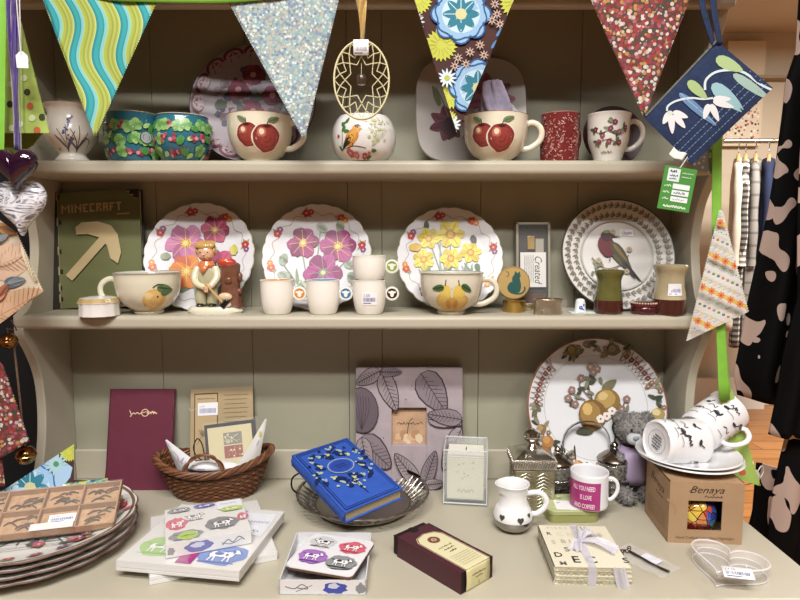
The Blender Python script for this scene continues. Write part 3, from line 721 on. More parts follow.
# small white pot with lid
def lidded(px, py, w_, h_, label):
    p = PZ(px, py, Z2); s = SCL(p); t = thing('trinket_box', label, 'trinket box', loc=p); r = w_*s/2
    mb = MB(); mb.lathe([(0, 0), (r*.92, 0), (r*.98, .001), (r*.95, h_*s*.5), (r*.98, h_*s*.68), (0, h_*s*.68)], cer('#e9e5e0'), 48, rf=lambda q, i: 1+.02*sin(12*q)); mb.build('base', t)
    mb = MB(); mb.lathe([(0, h_*s*.69), (r*1.0, h_*s*.69), (r*1.02, h_*s*.75), (r*.9, h_*s*.95), (r*.4, h_*s*1.03), (0, h_*s*1.03)], cer('#efece8'), 48, rf=lambda q, i: 1+.02*sin(12*q), mf=lambda i: cer('#b99a5a') if i == 2 else None); mb.build('lid', t)
lidded(100, 315.5, 39, 19, 'small white china pot with gilt lid in front of the green handbook')
def a_lemon(a, s):
    a.blob(6, 15, 13, 11.5, .2, '#dfae52', .04, 22, 3); a.blob(4, 17, 9, 8, .2, '#e9c064', .08); a.blob(0, 20, 4, 3.4, 0, '#f0d48a', .1); a.blob(9, 19, 1, None, 0, '#2e2a1c')
    a.leaf(8, 28, 16, 8, -.15, '#5e7a4a'); a.leaf(12, 22, 14, 7, .25, '#4c6a40'); a.leaf(9, 28, 14, 1.5, -.15, '#2f4a2c'); a.stroke([(4, 28), (9, 31), (14, 30)], 1, '#3a4a2c')
BOWL = [(13, 0), (14.5, 2.5), (14, 4), (22, 9), (28.5, 18), (31, 29), (31.5, 38), (32.5, 40)]
T, s, o = cup(149.5, 315, Z2, 1.035, BOWL, 'wide cream cup with a yellow fruit and green leaf, handle at the left', 'cup', 'teacup', '#ddd6bd', inner='#c9c5b4', rim='#7b7f78', art=a_lemon, hd=(10, 35, 16, 2.2, pi+.1), group='wide fruit cups on the middle shelf')
def a_pears(a, s):
    for cx, sg in ((-7, 1), (9, -1)):
        a.blob(cx-sg*1, 13, 10.5, 9.5, 0, '#e0b23a', .03, 20, 3); a.blob(cx+sg*1, 24, 6, 7.5, 0, '#e6c64a', .03, 16, 3); a.blob(cx-sg*2, 14, 6.5, 6, 0, '#eac355', .1); a.blob(cx+sg*3.5, 12, 3, 5, 0, '#d79a36', .1)
        a.stroke([(cx+sg*1, 30), (cx+sg*2, 36)], .9, '#4b3a22')
    a.stroke([(1, 6), (1, 28)], 1, '#d9cfae')
    a.leaf(-7, 29, 13, 6, 3.3, '#3f6a3c'); a.leaf(10, 31, 13, 6, -.5, '#3f6a3c'); a.leaf(-7, 29, 12, 1.2, 3.3, '#25452a'); a.leaf(10, 31, 12, 1.2, -.5, '#25452a')
T, s, o = cup(451, 316, Z2, 1.032, BOWL, 'wide cream cup with two yellow pears, handle at the right', 'cup', 'teacup', '#e0d9c2', inner='#cfcab8', rim='#7b7f78', art=a_pears, hd=(10, 35, 15, 2.2, -.1), group='wide fruit cups on the middle shelf')
# flower plates
def border(a):
    a.ring(0, 0, .83, .012, '#a9a07c', 120, wave=.045, nw=16)
    for i in range(8):
        t = 2*pi*i/8+.25; x, y = .86*cos(t), .86*sin(t); c = ['#b92a35', '#cf4a30', '#b5365a'][i % 3]
        for k in range(3): a.leaf(x, y, .12, .05, a.r.random()*6, '#9aa77a')
        a.flower(x, y, .075, 5, c, '#e9c34a', t); a.flower(x+.09*sin(t), y-.09*cos(t), .055, 5, ['#8d4a86', '#d98a2a', '#c23a4a'][i % 3], '#efe0a0', t)
def poppy(a, x, y, r, c1, c2, cc, n=6):
    for i in range(n):
        t = 2*pi*i/n+a.r.uniform(-.2, .2); a.blob(x+cos(t)*r*.5, y+sin(t)*r*.5, r*.52, r*.44, t, c1 if i % 2 else c2, .1, 16)
    for i in range(16):
        t = 2*pi*i/16; a.stroke([(x+cos(t)*r*.25, y+sin(t)*r*.25), (x+cos(t+.1)*r*.85, y+sin(t+.1)*r*.85)], r*.03, c2 if i % 2 else cc)
    a.blob(x, y, r*.26, None, 0, cc, .15, 12); a.blob(x, y, r*.12, None, 0, '#d9d48a', .1, 10)
    for i in range(10): t = .63*i; a.blob(x+cos(t)*r*.2, y+sin(t)*r*.2, r*.03, None, 0, '#3f3a2a', 0, 6)
def stems(a, pts, base, c='#8f9f80'):
    for x, y in pts: a.stroke([(x, y), ((x+base[0])/2+a.r.uniform(-.05, .05), (y+base[1])/2), base], .022, c)
def a_mag(a):
    border(a); stems(a, [(-.3, .2), (.35, .2), (.1, -.3), (-.65, -.1), (.6, .0), (.05, .5), (.4, .55)], (-.1, -.85))
    for i in range(26): a.leaf(-.15+a.r.uniform(-.35, .45), -.75+a.r.uniform(0, .25), .3, .06, a.r.uniform(.3, 2.9), a.r.choice(['#8f9f80', '#b7c2a6', '#6f8467', '#a9b4b0']))
    for x, y in ((-.62, -.05), (.62, -.15), (.08, .56), (.42, .58), (.65, -.4), (-.6, -.35)): a.blob(x, y, .08, .12, a.r.random()*3, '#a2ad98', .05); a.blob(x, y, .04, .09, 1, '#7d8b76')
    poppy(a, -.27, .27, .3, '#a83a7c', '#862a63', '#e3c04a'); poppy(a, .38, .2, .34, '#b04088', '#902e6e', '#d8b03c'); poppy(a, .12, -.3, .36, '#b54790', '#93306f', '#8f9a8a')
def a_pink(a):
    border(a); stems(a, [(-.3, .2), (.2, .35), (-.2, -.2), (.55, .1), (.6, -.3)], (.0, -.85))
    for i in range(16): a.leaf(a.r.uniform(-.4, .5), -.7+a.r.uniform(0, .3), .28, .07, a.r.uniform(.3, 2.9), a.r.choice(['#8f9f80', '#7e8f9a', '#6f8467']))
    poppy(a, -.28, .25, .37, '#c97aa8', '#b05f92', '#e2b83a'); poppy(a, .25, .5, .27, '#b53f6c', '#963058', '#d0a03c'); poppy(a, -.22, -.28, .32, '#e08a3a', '#cf6a4a', '#f0c85a'); poppy(a, .35, -.15, .3, '#c23a72', '#a02c5e', '#5a3040')
    a.blob(.62, .12, .08, .1, 0, '#c9c24a', .1); a.blob(-.62, .0, .09, .07, 0, '#9a9f86', .1)
def a_yel(a):
    border(a); F_ = [(-.4, .4), (.02, .48, 1), (.4, .12), (.02, .0), (-.5, -.02)]
    stems(a, [(x[0], x[1]) for x in F_]+[(.5, .4), (.55, -.2), (-.65, .2), (-.3, .6)], (0, -.85), '#7f9478')
    for i in range(40): a.leaf(a.r.uniform(-.6, .5), -.55+a.r.uniform(-.2, .25), .32, .05, a.r.uniform(.5, 2.7), a.r.choice(['#7f9478', '#5f7a60', '#a5b49a', '#8a97a0']))
    a.stroke([(-.2, -.5), (-.18, .3), (-.24, .5), (-.32, .48)], .025, '#8f9f90')
    for x, y, *k in F_:
        r = .27 if k else .205
        for i in range(6): t = 1.05*i+x*3; a.blob(x+cos(t)*r*.55, y+sin(t)*r*.55, r*.5, r*.38, t, ['#d3bb12', '#e6d42a'][i % 2], .12, 14); a.stroke([(x+cos(t)*r*.3, y+sin(t)*r*.3), (x+cos(t)*r*.95, y+sin(t)*r*.95)], r*.06, '#b39a10')
        a.blob(x, y, r*.36, None, 0, '#c08a10', .15); a.blob(x, y, r*.2, None, 0, '#e9b92a', .1)
    a.blob(-.66, .22, .12, .08, .2, '#d9b040', .1); a.blob(.46, .38, .06, .09, .3, '#4a3f3a', .1); a.leaf(-.44, .6, .14, .1, 1.6, '#4f5f50'); a.leaf(.5, -.1, .16, .1, -1.2, '#5f7a60')
for px, art_, lab, R in ((201, a_pink, 'white scalloped plate of pink and orange poppies, behind the boy figurine', .0995), (317.5, a_mag, 'white scalloped plate of magenta poppies, behind the small white cups', .0985), (449.5, a_yel, 'white scalloped plate of yellow flowers, behind the pear cup', .0955)):
    plate('flower_plate', lab, lean(px, 260, R, 1.075, 1.132, Z2), R, '#dcdbe0', '#c9bfa0', art_, scal=(24, .022), seed=7, well=.7, lip=.011, group='flower plates on the middle shelf')
# bird plate
def a_bplate(a):
    a.ring(0, 0, .985, .02, '#4a433a', 96)
    for ring_, n in ((.72, 44), (.87, 50)):
        for i in range(n):
            t = 2*pi*i/n+ring_; x, y = ring_*cos(t), ring_*sin(t)
            for k in (-.75, .75, 0): a.leaf(x, y, .085, .032, t+k+1.2, '#8a8272')
            a.blob(x, y, .014, None, 0, '#6f6858', 0, 6)
        a.ring(0, 0, ring_, .008, '#9a9282', 96)
    a.ring(0, 0, .635, .012, '#6f6a5e', 96); a.ring(0, 0, .63, .03, '#bdbcb8', 96)
    a.stroke([(-.45, -.05), (-.2, -.25), (.1, -.15), (.2, .0)], .018, '#7d6a52'); a.stroke([(-.15, -.25), (-.3, -.4)], .015, '#7d6a52')
    for i in range(9): a.leaf(-.3+a.r.uniform(-.15, .6), -.3+a.r.uniform(-.1, .3), .1, .05, a.r.random()*6, a.r.choice(['#8a8a6c', '#a37f6a', '#6f7a58']))
    a.leaf(-.12, .2, .62, .2, -.95, '#5b5a3e'); a.leaf(.1, -.12, .5, .05, -.9, '#2f2c30'); a.leaf(.06, -.1, .42, .04, -.98, '#3c3a48')
    a.blob(-.17, .16, .15, .2, .25, '#6d2430', .05, 20, 3); a.blob(-.17, .33, .105, .1, 0, '#46202a', .03, 16); a.blob(-.16, .42, .07, .03, .1, '#7f8f4a'); a.poly([(-.09, .36), (.12, .33), (-.09, .32)], '#2a2420')
    a.leaf(-.08, .22, .48, .17, -.95, '#4a4f33'); a.leaf(-.06, .2, .4, .06, -.95, '#8a6a3c'); a.blob(-.13, .35, .014, None, 0, '#111111', 0, 6); a.stroke([(-.12, -.02), (-.14, -.12)], .015, '#3a302a')
    for x, y in ((-.33, -.1), (-.05, .42), (.22, .1), (.15, -.3)): a.flower(x, y, .05, 5, '#b7a48a', '#7a5a40')
    f = a.f; sticker(a.mb, lambda u, v, o: f(u+.021, v+.042, o+8e-4), .024, .013, 3, price='4.50', ink='#6a6a96')
plate('dinner_plate', 'white plate with a red bird and grey leaf border on the middle shelf', lean(615.5, 257, .1015, 1.078, 1.132, Z2), .1035, '#dedad6', '#4a433a', a_bplate, well=.64, lip=.014, seed=2)
# espresso cups
def ring_handle(s, T, R0, zc, col, x0):
    mb = MB(); ax = Matrix.Rotation(pi/2, 3, 'X')
    P = [(0, -2.2), (5.4, -2.2), (6.9, -1.8), (7.2, 0), (6.9, 1.8), (5.4, 2.2), (5.0, 1.7), (0, 1.7)]
    mb.lathe([(r*s, z*s) for r, z in P], cer('#eeeae0'), 36, axis=ax, c=(x0, 0, zc), mf=lambda i: cer(col) if i >= 6 else None)
    a = Art(mb, flatmap((x0, -1.75*s, zc), (1, 0, 0), (0, 0, 1)), k=s, base=2e-4)
    # plain ram-like mark: head and two lobes
    a.blob(0, -.4, 1.9, 3.0, 0, '#efe9de', .04); a.blob(-2.3, 1.3, 1.7, 1.0, -.3, '#efe9de'); a.blob(2.3, 1.3, 1.7, 1.0, .3, '#efe9de'); a.blob(0, 1.8, 1.9, 1.2, 0, '#efe9de')
    mb.build('handle', T)
ESP = [(11.5, 0), (13, 1.2), (15.6, 9), (16.6, 20), (16.5, 31), (16.8, 32.5)]
for px, pyb, z, ic, hc, lab in ((277.5, 314, Z2, '#d98d2f', '#d9892a', 'small white cup lined in orange with an orange ring handle'), (323.5, 314, Z2, '#3d86b8', '#2f7cb5', 'small white cup lined in blue with a blue ring handle'),
                          (369.5, 314, Z2, '#5a4438', '#3a2a22', 'small white cup with a dark brown ring handle and a price sticker'), (369.5, 0, None, '#8fae3c', '#86a83a', 'small white cup lined in green, stacked on the brown handled cup')):
    if z is None: z = Z2+31.3*SCL(PZ(369.5, 314, Z2)); 
    e = [(11.5, 0), (13, 1.2), (15.6, 8), (16.6, 17), (16.5, 24.5), (16.8, 26)] if pyb == 0 else ESP
    T, s, o = cup(px, 314, z, 1.035, e, lab, 'cup', 'espresso_cup', '#f4efe4', inner=ic, group='small white cups with ring handles', partname='bowl', t=.0024)
    ring_handle(s, T, 16, (16 if pyb == 0 else 20)*s, hc, (16.4+6.2)*s)
    if hc == '#3a2a22':
        mb = MB(); g = wrapmap(o, -pi/2); sticker(mb, lambda u, v, q: g(u+.0015, v+.0285, q+.0004), .026, .022, 5, price='1.50', ink='#4c4c9a'); mb.build('price_sticker', T)
# boy figurine with tree stump
def figurine():
    p = PZ(215, 313, Z2); s = SCL(p); T = thing('boy_figurine', 'china figurine of a fair haired boy with a golf club beside a tree stump', 'figurine', loc=p, rz=0)
    mb = MB(); mb.lathe([(0, 0), (26*s, 0), (27.5*s, 2*s), (26.5*s, 5*s), (24*s, 7*s), (0, 7.4*s)], cer('#e6e0c8'), 40, sy=.5, rf=lambda t, i: 1+.03*sin(5*t), mf=lambda i: cer('#d9dca0') if i >= 4 else None); mb.build('base', T)
    K = lambda L: [tuple(v*s for v in q) for q in L]
    # body: trousers, shirt in one continuous surface
    mb = MB(); TR = cer('#b9b28e'); 
    for sx in (-1, 1):
        P = spline(K([(-7+sx*5.5, -1, 9), (-7+sx*5.8, -1.5, 15), (-7+sx*4.8, -1, 24), (-7+sx*3, 0, 31)]), 4)
        mb.tube(P, [s*q for q in (5.2, 5.5, 5.7, 5.8, 5.8, 5.7, 5.6, 5.7, 5.9, 6, 6, 5.8, 5.6)], TR, 16)
    mb.lathe([(0, 26*s), (8*s, 27*s), (9.8*s, 31*s), (9.4*s, 38*s), (8.6*s, 44*s), (6*s, 48*s), (3*s, 50*s), (2.6*s, 53*s)], TR, 24, c=(-6.5*s, 0, 0), sy=.72); mb.build('body', T)
    mb = MB()
    for sx in (-1, 1): mb.ell((-7*s+sx*5.8*s, -4*s, 8.4*s), (4.4*s, 6*s, 2.6*s), cer('#221d1a'), 16, 8)
    mb.build('shoes', T)
    mb = MB(); SH = cer('#ded8b0'); SK = cer('#dfae88')
    for sx in (-1, 1):
        P = spline(K([(-6.5+sx*8.5, 0, 45), (-6.5+sx*11, -4, 37), (-6.5+sx*8, -8, 30), (-3.5+sx*1, -10.5, 26)]), 5); n = len(P)
        mb.tube(P, [s*(4.3-1.6*i/n) for i in range(n)], SH, 14)
    mb.build('sleeves', T)
    mb = MB(); mb.ell((-4.5*s, -11*s, 25.5*s), (3*s, 2.6*s, 3.2*s), SK, 14, 10); mb.ell((-1.8*s, -11*s, 27.5*s), (2.8*s, 2.6*s, 2.8*s), SK, 14, 10)
    for i in range(4): mb.tube(K([(-6.5+i*.2, -12.5, 27-i*1.3), (-4.5, -14, 26.6-i*1.3), (-2.4, -12.8, 26-i*1.2)]), .8*s, SK, 8)
    mb.build('hands', T)
    mb = MB(); mb.ell((-6.5*s, -1*s, 60*s), (8.6*s, 8*s, 9.2*s), SK, 24, 16); mb.ell((-6.5*s, -8.8*s, 58.5*s), (1.2*s, 1.2*s, 1.3*s), SK, 10, 8)
    for sx in (-1, 1): mb.ell((-6.5*s+sx*8.5*s, 0, 59*s), (1.2*s, 1.8*s, 2.2*s), SK, 10, 8); mb.ell((-6.5*s+sx*4*s, -7.1*s, 56.5*s), (1.9*s, .9*s, 1.5*s), cer('#dd8f74'), 10, 8)
    for sx in (-1, 1): mb.ell((-6.5*s+sx*3.2*s, -8*s, 60.5*s), (1.3*s, .5*s, .9*s), cer('#3a2a24'), 10, 6)
    mb.ell((-6.5*s, -8*s, 55*s), (1.8*s, .5*s, .6*s), cer('#b5483c'), 10, 6)
    mb.tube(K([(-6.5, 0, 49), (-6.5, -.3, 53)]), 3.2*s, SK, 12); mb.build('head', T)
    mb = MB(); HR = cer('#c79a4e'); mb.ell((-6.5*s, 1*s, 64*s), (9.6*s, 9*s, 7.6*s), HR, 22, 14, wob=.02, seed=2)
    for i in range(9):
        x = -14.5+i*2; mb.tube(spline(K([(x*.7-2+1.5, -1, 70.5), (x, -6.6+abs(x+6.5)*.25, 67.5), (x-1.6, -8.1+abs(x+6.5)*.35, 64.2+abs(i-5)*.2)]), 4), [s*q for q in [2.0]*4+[1.6]*2+[1.1]*2+[.6]], HR, 8)
    for sx in (-1, 1): mb.ell((-6.5*s+sx*8.6*s, -1*s, 62*s), (2*s, 4*s, 4*s), HR, 10, 8)
    mb.build('hair', T)
    mb = MB(); SC_ = cer('#dd7a3a'); mb.lathe([(2*s, 46*s), (7*s, 46*s), (8*s, 48*s), (6*s, 51.5*s), (2*s, 51*s)], SC_, 20, c=(-6.5*s, -1*s, 0), sy=.8); mb.add([Vector(q)*s for q in ((-12, -7, 48), (-2, -7.4, 48), (-8, -8.6, 39), (-12, -6, 44))], [(0, 1, 2, 3)], SC_); mb.build('scarf', T, solid=.0015)
    mb = MB(); mb.tube(K([(-5, -12.5, 31), (12, -12, 11)]), 1.15*s, cer('#c9a566'), 8); M3 = Matrix.Rotation(-.8, 3, 'Y'); mb.box(Vector((13.6, -11.5, 10.6))*s, (4.2*s, 2*s, 2.6*s), cer('#1e1c1c'), M=M3); mb.build('golf_club', T, bevel=.0006)
    mb = MB(); ST = C('#7a4a33', .35, coat=.4, noise=.25, ns=90, bump=.5, bs=160)
    mb.lathe([(0, 6*s), (12*s, 6*s), (10.5*s, 10*s), (9.2*s, 25*s), (9.4*s, 38*s), (10*s, 48*s), (8*s, 50*s), (0, 48*s)], ST, 30, c=(16*s, 1*s, 0), rf=lambda t, i: 1+.05*sin(7*t)+.03*sin(3*t+i), sy=.8)
    mb.ell((25*s, -1*s, 22*s), (3.4*s, 3*s, 3.4*s), ST, 12, 8); mb.ell((26*s, 0, 36*s), (2.4*s, 3*s, 5*s), ST, 12, 8); mb.ell((16*s, -6.5*s, 33*s), (3.6*s, 2*s, 3.6*s), ST, 12, 8); mb.build('tree_stump', T)
    mb = MB(); mb.ell((13.5*s, 0, 50*s), (10*s, 7.5*s, 5*s), cer('#c2341c'), 20, 10, wob=.06, seed=4); mb.ell((13*s, -2.5*s, 52*s), (6*s, 4.5*s, 3.4*s), cer('#e2562a'), 16, 8, wob=.08, seed=6); mb.build('flower', T)
    mb = MB(); mb.ell((13*s, -8*s, 17*s), (7*s, 3*s, 4.2*s), cer('#dfc59c'), 16, 8); mb.ell((14*s, -10*s, 9.5*s), (5.5*s, 3*s, 3.4*s), cer('#e9dcb8'), 14, 8); mb.build('pale_stone', T)
figurine()
# round cat ornament on a gold tin
p = PZ(514, 311.5, Z2); s = SCL(p)
t = thing('gold_tin', 'small round gold tin under the cat disc', 'tin', loc=p)
mb = MB(); r = 11*s; mb.lathe([(0, 0), (r*.97, 0), (r, .001), (r, 8.6*s), (r*1.03, 9*s), (r*1.03, 11*s), (r*.95, 11.6*s), (0, 11.6*s)], GOLDM, 40); mb.build('body', t)
t = thing('cat_disc', 'round gold disc with a dark green sitting cat and a moon', 'ornament', M=Matrix.Translation(p+Vector((-1*s, .002, 28.6*s))) @ Matrix.Rotation(R_(80), 4, 'X'))
mb = MB(); r = 16.6*s; mb.lathe([(0, -.0035), (r*.96, -.0035), (r, -.002), (r, .002), (r*.97, .0032), (0, .0032)], C('#c4a15a', .35, metal=.5), 48)
a = Art(mb, flatmap((0, 0, .0033)), k=s, base=1e-4); G = '#14504a'
a.blob(0, -5, 6.4, 6.2, 0, G, .02, 20); a.blob(2.6, 2, 4, 6, .25, G); a.blob(3.6, 7, 3.4, 2.9, 0, G); a.poly([(1, 8.2), (1.4, 12), (3.6, 9.4)], G); a.poly([(4, 9.4), (6.3, 11.6), (6.6, 7.6)], G)
a.blob(5.2, -4, 2, 6, -.1, G); a.stroke([(-4, -9), (2, -11), (8, -10.4), (11, -6.5), (10.4, -4)], 1.5, G); a.ring(0, 0, 15.6, .4, '#8d6f30')
a.stroke([(-7.5, 11.5), (-5.2, 10), (-5, 7.5), (-7, 5.8)], .8, '#7a5f28')
mb.build('disc', t)
# clear boxed hanging tag
d0 = 1.085; A = PD(516.5, 309, d0); A.z = Z2; s = SCL(A); w_ = 34*s; h_ = 87*s/cos(R_(8))
t = thing('gift_box', 'tall clear fronted gift box with a handwritten white card, behind the cat disc', 'gift box', M=Matrix.Translation(A) @ Matrix.Rotation(R_(-7), 4, 'X'))
mb = MB(); BR = C('#5b4a38', .6); dp = .024
mb.bx((0, dp-.001, 0), (w_, dp, h_), BR); mb.bx((0, 0, 0), (.0018, dp, h_), C('#8a8474', .35)); mb.bx((w_-.0018, 0, 0), (w_, dp, h_), C('#8a8474', .35)); mb.bx((0, 0, 0), (w_, dp, .0018), BR); mb.bx((0, 0, h_-.0018), (w_, dp, h_), C('#8a8474', .35))
for x in (0, w_-.004): mb.bx((x, -.0006, 0), (x+.004, 0, h_), C('#9c9582', .3))
mb.bx((0, -.0006, h_-.004), (w_, 0, h_), C('#9c9582', .3)); mb.bx((0, -.0006, 0), (w_, 0, .004), BR); mb.build('case', t)
mb = MB(); mb.bx((.004, .012, .002), (w_-.004, .014, .03), C('#5e2f20', .4)); mb.bx((.004, .012, .03), (w_-.004, .014, h_-.004), C('#2e221a', .6)); mb.build('insert', t)
mb = MB(); mb.bx((w_*.36, .008, 61*s), (w_*.58, .0116, 75*s), C('#c9a23a', .3, metal=.6, bump=.4)); mb.build('gold_stopper', t, bevel=.001)
mb = MB(); mb.bx((w_*.6, .0085, 58*s), (w_*.84, .0115, 72*s), C('#a8a090', .5)); mb.build('paper', t)
mb = MB(); mb.bx((w_*.14, .006, 23*s), (w_*.9, .0075, 58*s), C('#ece8e2', .6))
a = Art(mb, flatmap((w_*.14, .006, 23*s), (1, 0, 0), (0, 0, 1)), k=s, rough=.6); a.text('Created', 14.5, 32, 10.5, '#26232a', .3, rot=-pi/2, sx=.8)
for i in range(5): a.scrawl(4+i*2.1, 32, 20+i*2, .9, '#55525a', .35, 12, i, -pi/2)
mb.build('card', t)
mb = MB(); mb.add([(.001, -.0003, .002), (w_-.001, -.0003, .002), (w_-.001, -.0003, h_-.002), (.001, -.0003, h_-.002)], [(0, 1, 2, 3)], film('#dfe6e6', .10), False); mb.build('clear_window', t)
# napkin rings
for i, (px, py, rr, h_, lab) in enumerate(((548, 314, 14, 15.5, 'silver napkin ring in a clear pack beside the cat disc'), (528, 309.5, 12, 7, 'dark low silver napkin ring behind the gold tin'))):
    p = PZ(px, py, Z2); s = SCL(p); t = thing('napkin_ring', lab, 'napkin ring', loc=p, group='silver napkin rings')
    mb = MB(); r = rr*s; sv = C('#b7a684', .3, metal=.9, bump=.5, bs=200); mb.lathe([(r*.9, 0), (r, .0005), (r*1.04, .003), (r*.95, h_*s*.3), (r*.95, h_*s*.7), (r*1.04, h_*s*.93), (r, h_*s), (r*.9, h_*s), (r*.86, h_*s*.5), (r*.9, 0)], sv, 40, sy=.7, rf=lambda q, i: 1+.012*sin(20*q)); mb.build('ring', t)
    if i == 0:
        mb = MB(); mb.grid(lambda u, v: Vector(((u-.5)*30*s*1.02, (-11*s)-.001+.0015*sin(u*14+v*5), .0005+v*15*s)), 20, 8, film('#e8ded0', .10)); mb.build('clear_wrap', t)
# thimble on a pale card
p = PZ(583, 312.5, Z2); s = SCL(p)
t = thing('paper_card', 'pale blue card lying under the thimble', 'card', loc=p); mb = MB(); mb.bx((-.024, -.012, 0), (.03, .012, .0012), C('#cfe3e4', .6)); mb.build('sheet', t)
p2 = PZ(580, 312, Z2+.0012); t = thing('thimble', 'small white china thimble with blue flowers', 'thimble', loc=p2)
mb = MB(); pr = [(5.8*s, 0), (6*s, 1*s), (5.3*s, 2*s), (4.9*s, 9*s), (4.2*s, 12.4*s), (2.5*s, 13.4*s), (0, 13.6*s)]; mb.lathe(pr, cer('#eef0f4'), 30)
a = Art(mb, wrapmap(pr[:5]), k=s, base=2e-4); a.flower(-1, 5, 2, 5, '#3c59b5', '#e0e0f0'); a.flower(2.4, 7.5, 1.4, 5, '#5b78c8', None); a.leaf(0, 4, 3.4, 1.2, -.4, '#3c59b5'); mb.build('body', t)
# two salt glaze jars
JAR = [(13.2, 0), (14, 1.5), (14, 9), (13.2, 16), (11.8, 25), (11.8, 33), (14, 38.5), (14.4, 41)]
def jar(px, pyb, top, k, lab, st):
    p = PZ(px, pyb, Z2); s = SCL(p)*k; T = thing('stoneware_jar', lab, 'jar', loc=p, group='two tone stoneware jars'); mb = MB()
    o = spline([(r*s, h*s*1.03) for r, h in JAR], 5); t_ = .003
    prof = [(0, .001)]+o+[(o[-1][0]-.001, o[-1][1]+.0012), (o[-1][0]-.0025, o[-1][1])]+[(r-t_, z) for r, z in o[::-1] if z > .004]+[(0, .004)]
    mb.lathe(prof, cer(top, noise=.12, ns=60), 48, mf=lambda i: cer('#4b2118') if i < 14 else None)
    mb.build('body', T)
    if st:
        mb = MB(); g = wrapmap(o, -pi/2-.1); sticker(mb, lambda u, v, q: g(u+.001, v+.044, q+.0005), .026, .02, 9, price='2.99', ink='#5a5ab0'); mb.build('price_sticker', T)
jar(608, 313, '#64612a', 1, 'olive green and brown stoneware jar in front of the bird plate', False)
jar(668.5, 314, '#bfb088', 1.15, 'cream and brown stoneware jar with a price sticker', True)
p = PZ(644, 313.6, Z2); s = SCL(p); t = thing('trinket_box', 'small round dark red lidded box between the two stoneware jars', 'trinket box', loc=p)
mb = MB(); mb.lathe([(0, 0), (12*s, 0), (13*s, 1.5*s), (13*s, 6*s), (12.4*s, 7*s), (0, 7*s)], cer('#4f1a1c'), 40); mb.build('base', t)
mb = MB(); mb.lathe([(12.5*s, 7.2*s), (13.3*s, 8*s), (13*s, 10.6*s), (11*s, 12.4*s), (0, 12.8*s)], cer('#5d2022'), 40)
for i in range(30): q = 2*pi*i/30; mb.ell((12.4*s*cos(q), 12.4*s*sin(q), 11.2*s), (1*s, 1*s, 1*s), cer('#d9c3a8'), 6, 4)
mb.build('lid', t)
p = PZ(638, 309, Z2); s = SCL(p); t = thing('shell_ornament', 'white fluted china shell in front of the bird plate, behind the red trinket box', 'ornament', loc=p)
mb = MB(); mb.lathe([(0, 0), (8*s, 0), (10*s, 3*s), (9*s, 10*s), (5*s, 16*s), (0, 18*s)], cer('#e6e6ea'), 36, rf=lambda q, i: 1+.07*sin(9*q), sy=.5); mb.build('body', t)
# ---------------------------------------------------------------- things on the worktop
def slabM(c0, c1, c3, z, ztab=None):
    """frame on the horizontal plane z from photo corners front-left, front-right, back-left"""
    A, B, D = PZ(*c0, z), PZ(*c1, z), PZ(*c3, z); X = B-A; Y = D-A; M = frameM(A, X, Y)
    return M, X.length, Y.dot((M.to_3x3() @ Vector((0, 1, 0))))
def book(T, w, h, t, cov, spine='l', page='#d8cdb2', ct=.0022, ov=.003, art=None, sp_round=True, sartk=.001, bev=.0012):
    """local x across the cover, y up the cover, front cover at z=0, back at -t"""
    mb = MB(); mb.bx((0, 0, -ct), (w, h, 0), cov); mb.bx((0, 0, -t), (w, h, -t+ct), cov)
    mb.grid(lambda u, v: Vector((.0015-.0035*sin(pi*u), h*v, -t*u)), 8, 1, cov); mb.bx((0, 0, -t), (.0015, h, 0), cov)
    if art: a = Art(mb, flatmap(), k=sartk, base=5e-4, step=1.2e-5, rough=.45); art(a, w/sartk, h/sartk)
    mb.build('cover', T, bevel=bev)
    mb = MB(); mb.bx((.002, ov, -t+ct), (w-ov, h-ov, -ct), C(page, .85, noise=.06, ns=200)); mb.build('pages', T)
# burgundy book, leaning on the back
d0 = 1.082; A = PD(104, 487, d0); A.z = TZ; B = PD(168, 487, d0); w_ = B.x-A.x+.002
dz = 1.124; h_ = hypot(PD(118, 389, dz).z-TZ, dz-d0)
M = frameM(A, Vector((1, 0, 0)), Vector((-.004, dz-d0, PD(118, 389, dz).z-TZ)))

t = thing('old_book', 'burgundy cloth book with a small gold signature, leaning against the dresser back', 'book', M=M)
def a_sig(a, w, h):
    a.stroke([(w*.32, h*.795), (w*.36, h*.74), (w*.34, h*.725), (w*.39, h*.76), (w*.42, h*.75), (w*.45, h*.765), (w*.48, h*.75), (w*.51, h*.762)], 1.5, '#f0d0a4'); a.ring(w*.57, h*.762, 6.5, 1.4, '#f0d0a4', 24); a.scrawl(w*.6, h*.75, w*.14, 5, '#f0d0a4', 1.4, 4, 3); a.stroke([(w*.5, h*.755), (w*.6, h*.772), (w*.76, h*.757)], 1.2, '#f0d0a4')
book(t, w_, h_, .014, C('#6b1f38', .65, noise=.08, ns=60, bump=.15, bs=900), art=a_sig)
# thin green pencil box / stick under it
p = PZ(146, 488.5, TZ); t = thing('green_stick', 'thin pale green strip lying at the foot of the burgundy book', 'stick', loc=p)
mb = MB(); mb.bx((-.026, -.004, 0), (.027, .004, .007), C('#a9cf8d', .4)); mb.build('strip', t, bevel=.001)
